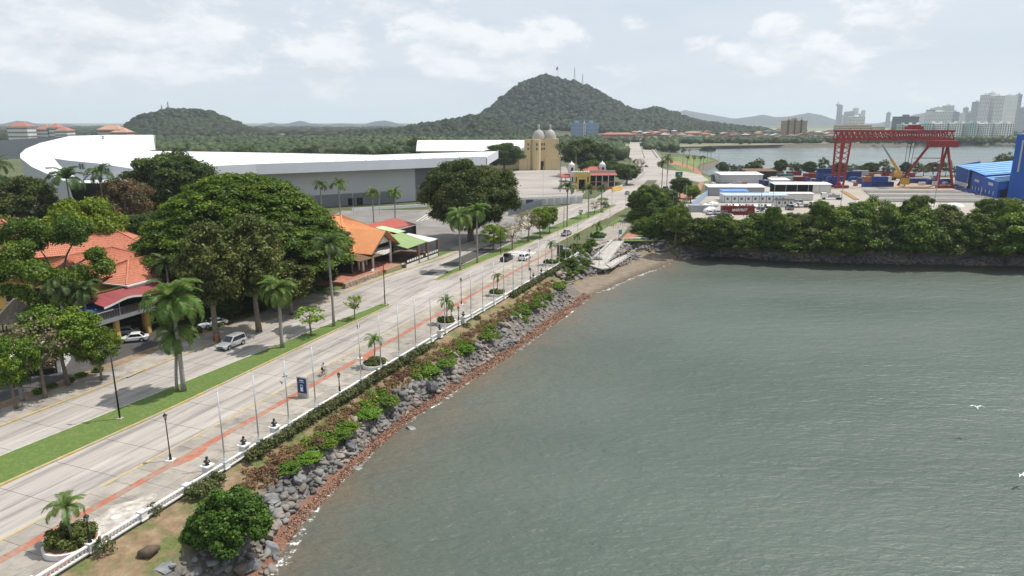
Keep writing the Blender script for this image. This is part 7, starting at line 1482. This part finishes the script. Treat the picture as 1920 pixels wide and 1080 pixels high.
tx_ = D(1721, 240, Y0).x; obj('trolley', MB().box(tx_ - 2.7, tx_ + 2.7, Y0 - .5, Y0 + 7.5, zt_ + .8, zt_ + 2.4).box(tx_ - 2, tx_ + 2, Y0 + 1, Y0 + 6, zt_ + 2.4, zt_ + 3.2), crd, gc); mb = MB()
for dx in (-1.2, 1.2):
    for dy in (2, 5): mb.cyl((tx_ + dx, Y0 + dy, zt_), (tx_ - 1 + dx * .5, Y0 + dy, 4), .13, .13, 5)
obj('hoist_rope', mb, M['black'], gc); obj('hook_block', MB().box(tx_ - 2.6, tx_ + .6, Y0 + 2, Y0 + 5, 1.6, 4.6).cyl((tx_ - 1, Y0 + 3.5, 1.6), (tx_ - 1, Y0 + 3.5, .6), .5, .3), cry, gc)
mc = thing('mobile_crane', 'yellow mobile crane with its boom raised beside the gantry', 'crane', G(1684, 338, 0), R(170)); obj('chassis', MB().box(-5.5, 5.5, -1.3, 1.3, 1.0, 2.2), M['rust'], mc)
for x in (-4, -2, 2.4, 4.2): obj('wheel', MB().cyl((x, -1.5, .8), (x, 1.5, .8), .8, .8, 12), M['tyre'], mc)
obj('cab', MB().box(-1, 2.2, -1.3, 1.3, 2.2, 4.2), cry, mc); obj('boom', MB().bar((-1, 0, 3.4), (5.5, 0, 12.5), 1.2, 1.3), cry, mc); obj('boom_tip', MB().bar((5.5, 0, 12.5), (11.5, 0, 21), .8, .9), M['greywall2'], mc); obj('counterweight', MB().box(-3.2, -1, -1.2, 1.2, 2.2, 3.6), M['greywall2'], mc)
# containers
def contmesh():
    mb = MB(); mb.box(-6.05, 6.05, -1.2, 1.2, 0, 2.6)
    for k in range(28): x = -5.8 + k * .43; mb.box(x, x + .2, -1.24, 1.24, .15, 2.45)
    for x in (-6.06, 5.92): mb.box(x, x + .14, -1.25, 1.25, 0, 2.62)
    mb.box(-6.06, 6.06, -1.25, 1.25, 2.5, 2.63); me = mb.mesh('container'); fixn(me); me.materials.append(M['steel']); return me
CT = contmesh(); CCOL = {'navy': mat('c_navy', (.015, .03, .13), .5, .12, .6), 'blue': mat('c_blue', (.02, .06, .26), .5, .12, .6), 'red': mat('c_red', (.26, .03, .03), .5, .15, .6), 'maroon': mat('c_maroon', (.16, .012, .016), .5, .12, .6), 'rust': mat('c_rust', (.35, .13, .06), .6, .2, .6), 'grey': mat('c_grey', (.36, .37, .38), .5, .1, .6), 'teal': mat('c_teal', (.05, .20, .22), .5, .12, .6), 'white': mat('c_white', (.66, .67, .67), .5, .06, .6)}
ci = {}
def cont(x, y, col, rot=0, lvl=0, scale=(1, 1, 1), where='in the yard'):
    p = G(x, y, 0); ci[col] = ci.get(col, 0) + 1; o = obj('shipping_container', CT, None, None, (p.x, p.y, lvl * 2.65 * scale[2]), rot); o.scale = scale; o.material_slots[0].link = 'OBJECT'; o.material_slots[0].material = CCOL[col]
    tag(o, f'{"dark blue" if col == "navy" else col} shipping container {where}, {ordn(ci[col])} of its colour' + (', stacked on another' if lvl else ''), 'container', 'containers in the yard'); return o
mr_ = cont(1382, 402, 'maroon', R(1), 0, (1.0, 1, 1.25), 'behind the shore trees'); p = mr_.location
tx = bpy.data.curves.new('lettering', 'FONT'); tx.body = 'MARFRET'; tx.size = 1.35; tx.extrude = .01; tx.shear = .3; tx.offset = .03; to = bpy.data.objects.new('x', tx); C.objects.link(to); bpy.context.view_layer.update(); tm_ = bpy.data.meshes.new_from_object(to.evaluated_get(bpy.context.evaluated_depsgraph_get())); bpy.data.objects.remove(to); to = obj('lettering', tm_, M['white']); to.parent = mr_; to.location = (-2.6, -1.27, 1.1); to.rotation_euler = (R(90), 0, 0); to.scale = (1, .8, 1)
cont(1312, 397, 'grey', R(0), 0, (.72, 1, 1), 'beside the bend')
for x, y, c, l in [(1545, 342, 'navy', 0), (1545, 342, 'blue', 1), (1545, 342, 'navy', 2), (1556, 346, 'blue', 0), (1556, 346, 'navy', 1), (1564, 350, 'blue', 0), (1564, 350, 'blue', 1), (1598, 338, 'navy', 0), (1598, 338, 'navy', 1), (1610, 341, 'navy', 0), (1612, 336, 'grey', 1), (1622, 344, 'navy', 0), (1632, 350, 'blue', 0), (1632, 350, 'rust', 1), (1646, 350, 'navy', 0), (1646, 350, 'blue', 1), (1658, 350, 'navy', 0), (1655, 340, 'white', 0), (1520, 333, 'red', 0), (1600, 329, 'rust', 0), (1625, 328, 'red', 0), (1650, 328, 'red', 0), (1668, 330, 'red', 0), (1440, 335, 'teal', 0), (1455, 341, 'rust', 0), (1500, 340, 'maroon', 0), (1472, 334, 'teal', 0), (1475, 340, 'grey', 0), (1432, 347, 'navy', 0), (1530, 330, 'rust', 0), (1545, 329, 'red', 0), (1570, 330, 'rust', 0), (1585, 331, 'red', 0), (1612, 329, 'maroon', 0), (1638, 331, 'rust', 0), (1685, 331, 'rust', 0), (1700, 332, 'red', 0), (1455, 329, 'rust', 0), (1488, 329, 'red', 0), (1410, 334, 'rust', 0), (1425, 331, 'maroon', 0), (1720, 343, 'blue', 0), (1738, 344, 'navy', 0), (1752, 346, 'blue', 0), (1765, 344, 'navy', 0)]: cont(x, y, c, rh.choice([0, R(90), R(8)]) if l == 0 and c in ('navy', 'blue') else R(4), l, (.75, 1, 1))
for i, (x, y) in enumerate([(1790, 352), (1800, 356), (1812, 360), (1822, 364), (1832, 366), (1780, 350)]):
    t = thing('steel_frame', f'blue steel frame stacked before the blue shed, {ordn(i + 1)} from the left', 'steel frame', G(x, y, 0), R(70), 'blue steel frames'); mb = MB()
    for k in range(4): mb.bar((-3 + k * 2, -1, 0), (-3 + k * 2, -1, 1.6), .2); mb.bar((-3 + k * 2, 1, 0), (-3 + k * 2, 1, 1.6), .2); mb.bar((-3 + k * 2, -1, 1.6), (-3 + k * 2, 1, 1.2), .2)
    for s_ in (-1, 1): mb.bar((-3.2, s_, 1.6), (3.2, s_, 1.6), .25); mb.bar((-3.2, s_, .3), (3.2, s_, .3), .25)
    obj('frame', mb, CCOL['blue'], t)
# sheds and offices
def shed(name, label, p, w, d, h, wall, roofm, rot=0, rise=.8, open_=False, nwin=0):
    t = thing(name, label, 'shed', p, rot)
    if open_:
        for k in range(6): obj('post', MB().box(w * k / 5 - .1, w * k / 5 + .1, 0, .2, 0, h), M['steel'], t)
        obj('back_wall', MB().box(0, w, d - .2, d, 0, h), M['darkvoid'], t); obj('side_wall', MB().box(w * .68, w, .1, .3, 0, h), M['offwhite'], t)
    else: obj('wall', MB().box(0, w, 0, d, 0, h), wall, t)
    corrug('roof', (-.5, -.6, h), (w + .5, -.6, h), (w + .5, d + .4, h + rise), (-.5, d + .4, h + rise), .6, .06, roofm, t)
    for k in range(nwin):
        x = w * (k + .3) / nwin; obj('window', MB().box(x, x + .9, -.05, .05, 1.2, 2.2), M['winglass'], t); obj('wall_post', MB().box(w * k / nwin - .08, w * k / nwin + .08, -.08, .0, 0, h), M['black'], t)
    return t
shed('open_shed', 'long open shed with a pale roof in the yard', G(1452, 362, 0), 27, 7, 4.2, M['white'], M['whiteroof'], R(-2), .6, True); shed('office_cabins', 'row of white office cabins with a blue and white roof', G(1358, 380, 0), 27, 6, 3.1, M['white'], mat('paleblueroof', (.40, .50, .68), .6, .1, .3), R(0), .5, False, 9); shed('long_shed', 'long pale-roofed shed behind the office cabins', G(1328, 367, 0), 26, 7, 4, M['greywall2'], M['offwhite'], R(-2), .8); shed('blue_roof_cabin', 'small cabin with a bright blue roof', G(1355, 376, 0), 11, 5, 4.0, M['white'], mat('skyblue', (.12, .26, .62), .5, .1, .3), 0, .5)
shed('office_cabin', 'white office cabin with dark frame near the shore trees', G(1455, 388, 0), 7.2, 3, 2.9, M['white'], M['black'], 0, .1, False, 3); shed('rear_shed', 'white shed roof at the back of the yard', G(1352, 343, 0), 24, 10, 4.5, M['greywall'], M['whiteroof'], R(3), 1); shed('rear_shed', 'dark open shed at the back of the yard', G(1400, 337, 0), 18, 9, 5, M['darkvoid'], M['wood'], R(3), 1); shed('workshop', 'small white workshop beside the long open shed', G(1447, 350, 0), 9, 6, 3.6, M['offwhite'], M['whiteroof'], 0, .6)
shed('long_cabins', 'long white cabin row behind the parked cars', G(1448, 376, 0), 18, 4, 3, M['offwhite'], M['offwhite'], 0, .3)
# shrink-wrapped boats laid up in the yard
for i, (x, y) in enumerate([(1322, 392), (1335, 388), (1330, 398)]):
    t = thing('boat', f'white upturned boat hull laid up by the blue fence, {ordn(i + 1)} of three', 'boat', G(x, y, 0), R(20 + 10 * i), 'boats by the fence'); obj('hull', MB().tube([(-4, 0, .5), (-2.5, 0, .8), (0, 0, 1), (2.5, 0, .9), (4, 0, .6)], [.3, 1.0, 1.3, 1.0, .15], 10), M['white'], t, smooth=True); obj('keel', MB().box(-3, 3, -.06, .06, 1.6, 2.2), M['greywall2'], t)
a, b = G(1297, 392, 0), G(1328, 366, 0); t = thing('blue_fence', 'pale blue sheet fence along the yard edge', 'fence')
for k in range(14): p, q = a.lerp(b, k / 14), a.lerp(b, (k + .94) / 14); obj('sheet', MB().bar(p + Vector((0, 0, 1.4)), q + Vector((0, 0, 1.4)), .12, 2.8), mat('paleblue', (.33, .43, .58), .6, .1, .3) if 'paleblue' not in M else M['paleblue'], t)
t = thing('market_tent', 'white peaked tent by the brick path', 'tent', G(1264, 405, 0)); obj('canopy', MB().lathe([(3.2, 2.5), (3.1, 2.7), (1.2, 3.6), (.1, 5.0)], 4, a0=R(45)), M['white'], t)
for sx in (-1, 1):
    for sy in (-1, 1): obj('leg', MB().cyl((sx * 2.1, sy * 2.1, 0), (sx * 2.1, sy * 2.1, 2.6), .06, .06, 6), M['steel'], t)
for i in range(64):
    if i < 36: x, y = rh.uniform(1335, 1570), rh.uniform(332, 351)
    else: x, y = rh.uniform(1595, 1780), rh.uniform(332, 349)
    w_, d_, h_ = rh.uniform(1.2, 4.5), rh.uniform(1, 2.4), rh.uniform(.8, 2.6); c_ = ['navy', 'white', 'rust', 'grey', 'red', 'blue', 'teal', 'white'][i % 8]; mb = MB().box(-w_ / 2, w_ / 2, -d_ / 2, d_ / 2, .15, h_); mb.box(-w_ / 2, -w_ / 2 + .2, -d_ / 2, d_ / 2, 0, .15).box(w_ / 2 - .2, w_ / 2, -d_ / 2, d_ / 2, 0, .15).box(-w_ / 2 - .05, w_ / 2 + .05, -d_ / 2 - .05, d_ / 2 + .05, h_, h_ + .08)
    o = obj('crate', mb, CCOL[c_], None, G(x, y, 0), rh.uniform(-.4, .4)); tag(o, f'{"dark blue" if c_ == "navy" else c_} crate standing among the yard clutter, {ordn(i + 1)} of sixty-four', 'crate', 'crates among the yard clutter')
# parked cars of the yard
yc = [(1362, 398 - 3), (1375, 395)]
cars_ = [(1330 + k * 13, 402, 'suv') for k in range(3)] + [(1418, 401, 'sedan'), (1426, 396, 'suv'), (1434, 401, 'sedan')] + [(1366 + k * 12, 389, 'sedan') for k in range(7)] + [(1462 + k * 9, 382, 'suv') for k in range(5)] + [(1497, 388, 'suv'), (1510, 388, 'sedan'), (1522, 386, 'suv'), (1448, 393, 'sedan'), (1480, 393, 'van'), (1488, 388, 'sedan'), (1352, 410, 'suv'), (1335, 414, 'pickup'), (1368, 408, 'sedan')]
for i, (x, y, k) in enumerate(cars_):
    c_ = ['white', 'silver', 'grey', 'white', 'black'][i % 5]; car(k, G(x, y, 0), R(90 + rh.uniform(-8, 8)), dict(white=pw, silver=psv, grey=pgr, black=pbk)[c_], f'{c_} {dict(suv="sport utility car", sedan="saloon", van="van", pickup="pickup")[k]} parked in the yard, {ordn(i + 1)} counted from the left row', group='cars parked in the yard', simple=True)
t = thing('truck', 'flatbed truck with a white cab in the yard', 'truck', G(1562, 374, 0), R(170)); obj('cab', MB().box(3, 5.2, -1.2, 1.2, .8, 3), M['white'], t); obj('windscreen', MB().box(5.18, 5.24, -1, 1, 1.9, 2.8), M['glass'], t); obj('flatbed', MB().box(-4, 2.8, -1.2, 1.2, .9, 1.2), M['steel'], t); obj('load', MB().box(-2.5, 2, -1, 1, 1.2, 2.3).ball((0, 0, 2.3), .8), M['greywall2'], t)
for x in (-3, -1.8, 4): obj('wheel', MB().cyl((x, -1.25, .5), (x, 1.25, .5), .5, .5, 12), M['tyre'], t)
for i, (x, y, h) in enumerate([(1751, 389, 14), (1837, 374, 6), (1261, 408, 8), (1285, 396, 11), (1345, 335, 16), (1576, 388, 9), (1425, 402, 9), (1447, 398, 8)]):
    o = obj('yard_pole', MB().cyl((0, 0, 0), (0, 0, h), .16, .1, 8), M['greywall2'], None, G(x, y, 0)); tag(o, f'grey pole standing in the yard, {ordn(i + 1)} of eight', 'pole', 'poles in the yard')
# blue industrial buildings at the right
bu = mat('bluewall', (.008, .08, .36), .5, .06, .3, stretch=(1, 1, .1)); br2 = mat('blueroof', (.10, .30, .62), .45, .08, .3)
c0 = G(1868, 372, 0); c1 = G(1788, 349, 0); c2 = G(1960, 352, 0)
t = thing('blue_shed', 'bright blue steel shed with ribbed blue roofs at the right', 'building'); back_ = Vector((46, 40, 0))
def wallq(nm, a, b, z0a, z1a, z1b, m_): return obj(nm, MB().add([Vector((a.x, a.y, z0a)), Vector((b.x, b.y, z0a)), Vector((b.x, b.y, z1b)), Vector((a.x, a.y, z1a))], [(0, 1, 2, 3)]), m_, t)
cm = c1.lerp(c0, .33); cn_ = c1.lerp(c0, .42)
wallq('front_wall', c1, cm, 3.2, 11, 10, bu); wallq('base_wall', c1, cm, 0, 3.2, 3.2, M['offwhite']); wallq('front_wall', cn_, c0, 0, 9.6, 7.4, bu); wallq('doorway', cm + Vector((1, 1, 0)), cn_ + Vector((1, 1, 0)), 0, 10, 9.6, M['darkvoid']); wallq('side_wall', c0, c2, 0, 7.4, 9.0, bu); wallq('left_wall', c1, c1 + Vector((30, 26, 0)), 0, 11, 12, bu)
for i, (u0, u1, ha, hb) in enumerate(((0, .36, 11, 10), (.36, .72, 10.4, 9), (.72, 1.0, 8.2, 7.4))):
    a, b = c1.lerp(c0, u0), c1.lerp(c0, u1); a = Vector((a.x - .5, a.y - .4, ha)); b = Vector((b.x - .5, b.y - .4, hb)); up_ = Vector((40, 8, 2.4 - i * .2)); corrug('roof_bay', a, b, b + up_, a + up_, 1.6, .12, br2, t)
    for k in (.2, .5, .8):
        p0_, p1_ = a.lerp(b, k - .045), a.lerp(b, k + .045); obj('skylight', MB().slab([v_ + Vector((0, 0, .34)) for v_ in (p0_ + up_ * .04, p1_ + up_ * .04, p1_ + up_ * .96, p0_ + up_ * .96)], .05), M['skylight'] if 'skylight' in M else mat('skylight', (.36, .58, .80), .4, .05, .3), t)
    wallq('roof_step', c1.lerp(c0, u1), c1.lerp(c0, u1) + Vector((40, 8, 0)), 4, hb + .1, hb + 2.3, bu)
for u in (.50, .80):
    a = c1.lerp(c0, u); b = c1.lerp(c0, u + .1); n_ = Vector((-.2, -.15, 0)); obj('louvre', MB().add([a + n_ + Vector((0, 0, 5.2)), b + n_ + Vector((0, 0, 5.0)), b + n_ + Vector((0, 0, 6.2)), a + n_ + Vector((0, 0, 6.5))], [(0, 1, 2, 3)]), M['greywall'], t)
for u in (.47, .54, .61, .68, .76, .84, .92):
    a = c1.lerp(c0, u); b = c1.lerp(c0, u + .013); n_ = Vector((-.2, -.15, 0)); obj('window', MB().add([a + n_ + Vector((0, 0, 1)), b + n_ + Vector((0, 0, 1)), b + n_ + Vector((0, 0, 2.8)), a + n_ + Vector((0, 0, 2.8))], [(0, 1, 2, 3)]), M['adpale'], t)
a, b = c0.lerp(c2, .15), c0.lerp(c2, .4); n_ = Vector((.05, -.25, 0)); obj('side_door', MB().add([a + n_, b + n_, b + n_ + Vector((0, 0, 4)), a + n_ + Vector((0, 0, 4))], [(0, 1, 2, 3)]), M['wood'], t)
hb_ = G(1887, 372, 0); t = thing('blue_tower_building', 'tall blue building cut by the right edge of the picture', 'building', hb_, R(-37)); obj('wall', MB().box(0, 30, 0, 20, 0, 28.5), bu, t); obj('downpipe', MB().box(2.2, 2.8, -.3, 0, 12, 26), M['steel'], t)
o = obj('material_heap', MB().lathe([(3.6, 0), (3, .7), (1.5, 1.1), (.3, 1.3)], 12), M['white'], None, G(1790, 386, 0)); tag(o, 'pale heap under sheeting beside the shore trees', 'heap')
# ------------------------------------------------------------------ the air
hz_ = MB().box(-13000, 13000, -900, 17000, -8, 250); m = bpy.data.materials.new('haze'); m.use_nodes = True; N, L = m.node_tree.nodes, m.node_tree.links; N.clear(); out = N.new('ShaderNodeOutputMaterial'); v = N.new('ShaderNodeVolumePrincipled')
v.inputs['Color'].default_value = (.83, .91, 1.0, 1); v.inputs['Density'].default_value = .8e-4; v.inputs['Anisotropy'].default_value = .1; L.new(v.outputs[0], out.inputs['Volume']); o = obj('haze', hz_, m, kind='stuff'); o['label'] = 'pale daytime haze over the whole scene'; o.display_type = 'WIRE'
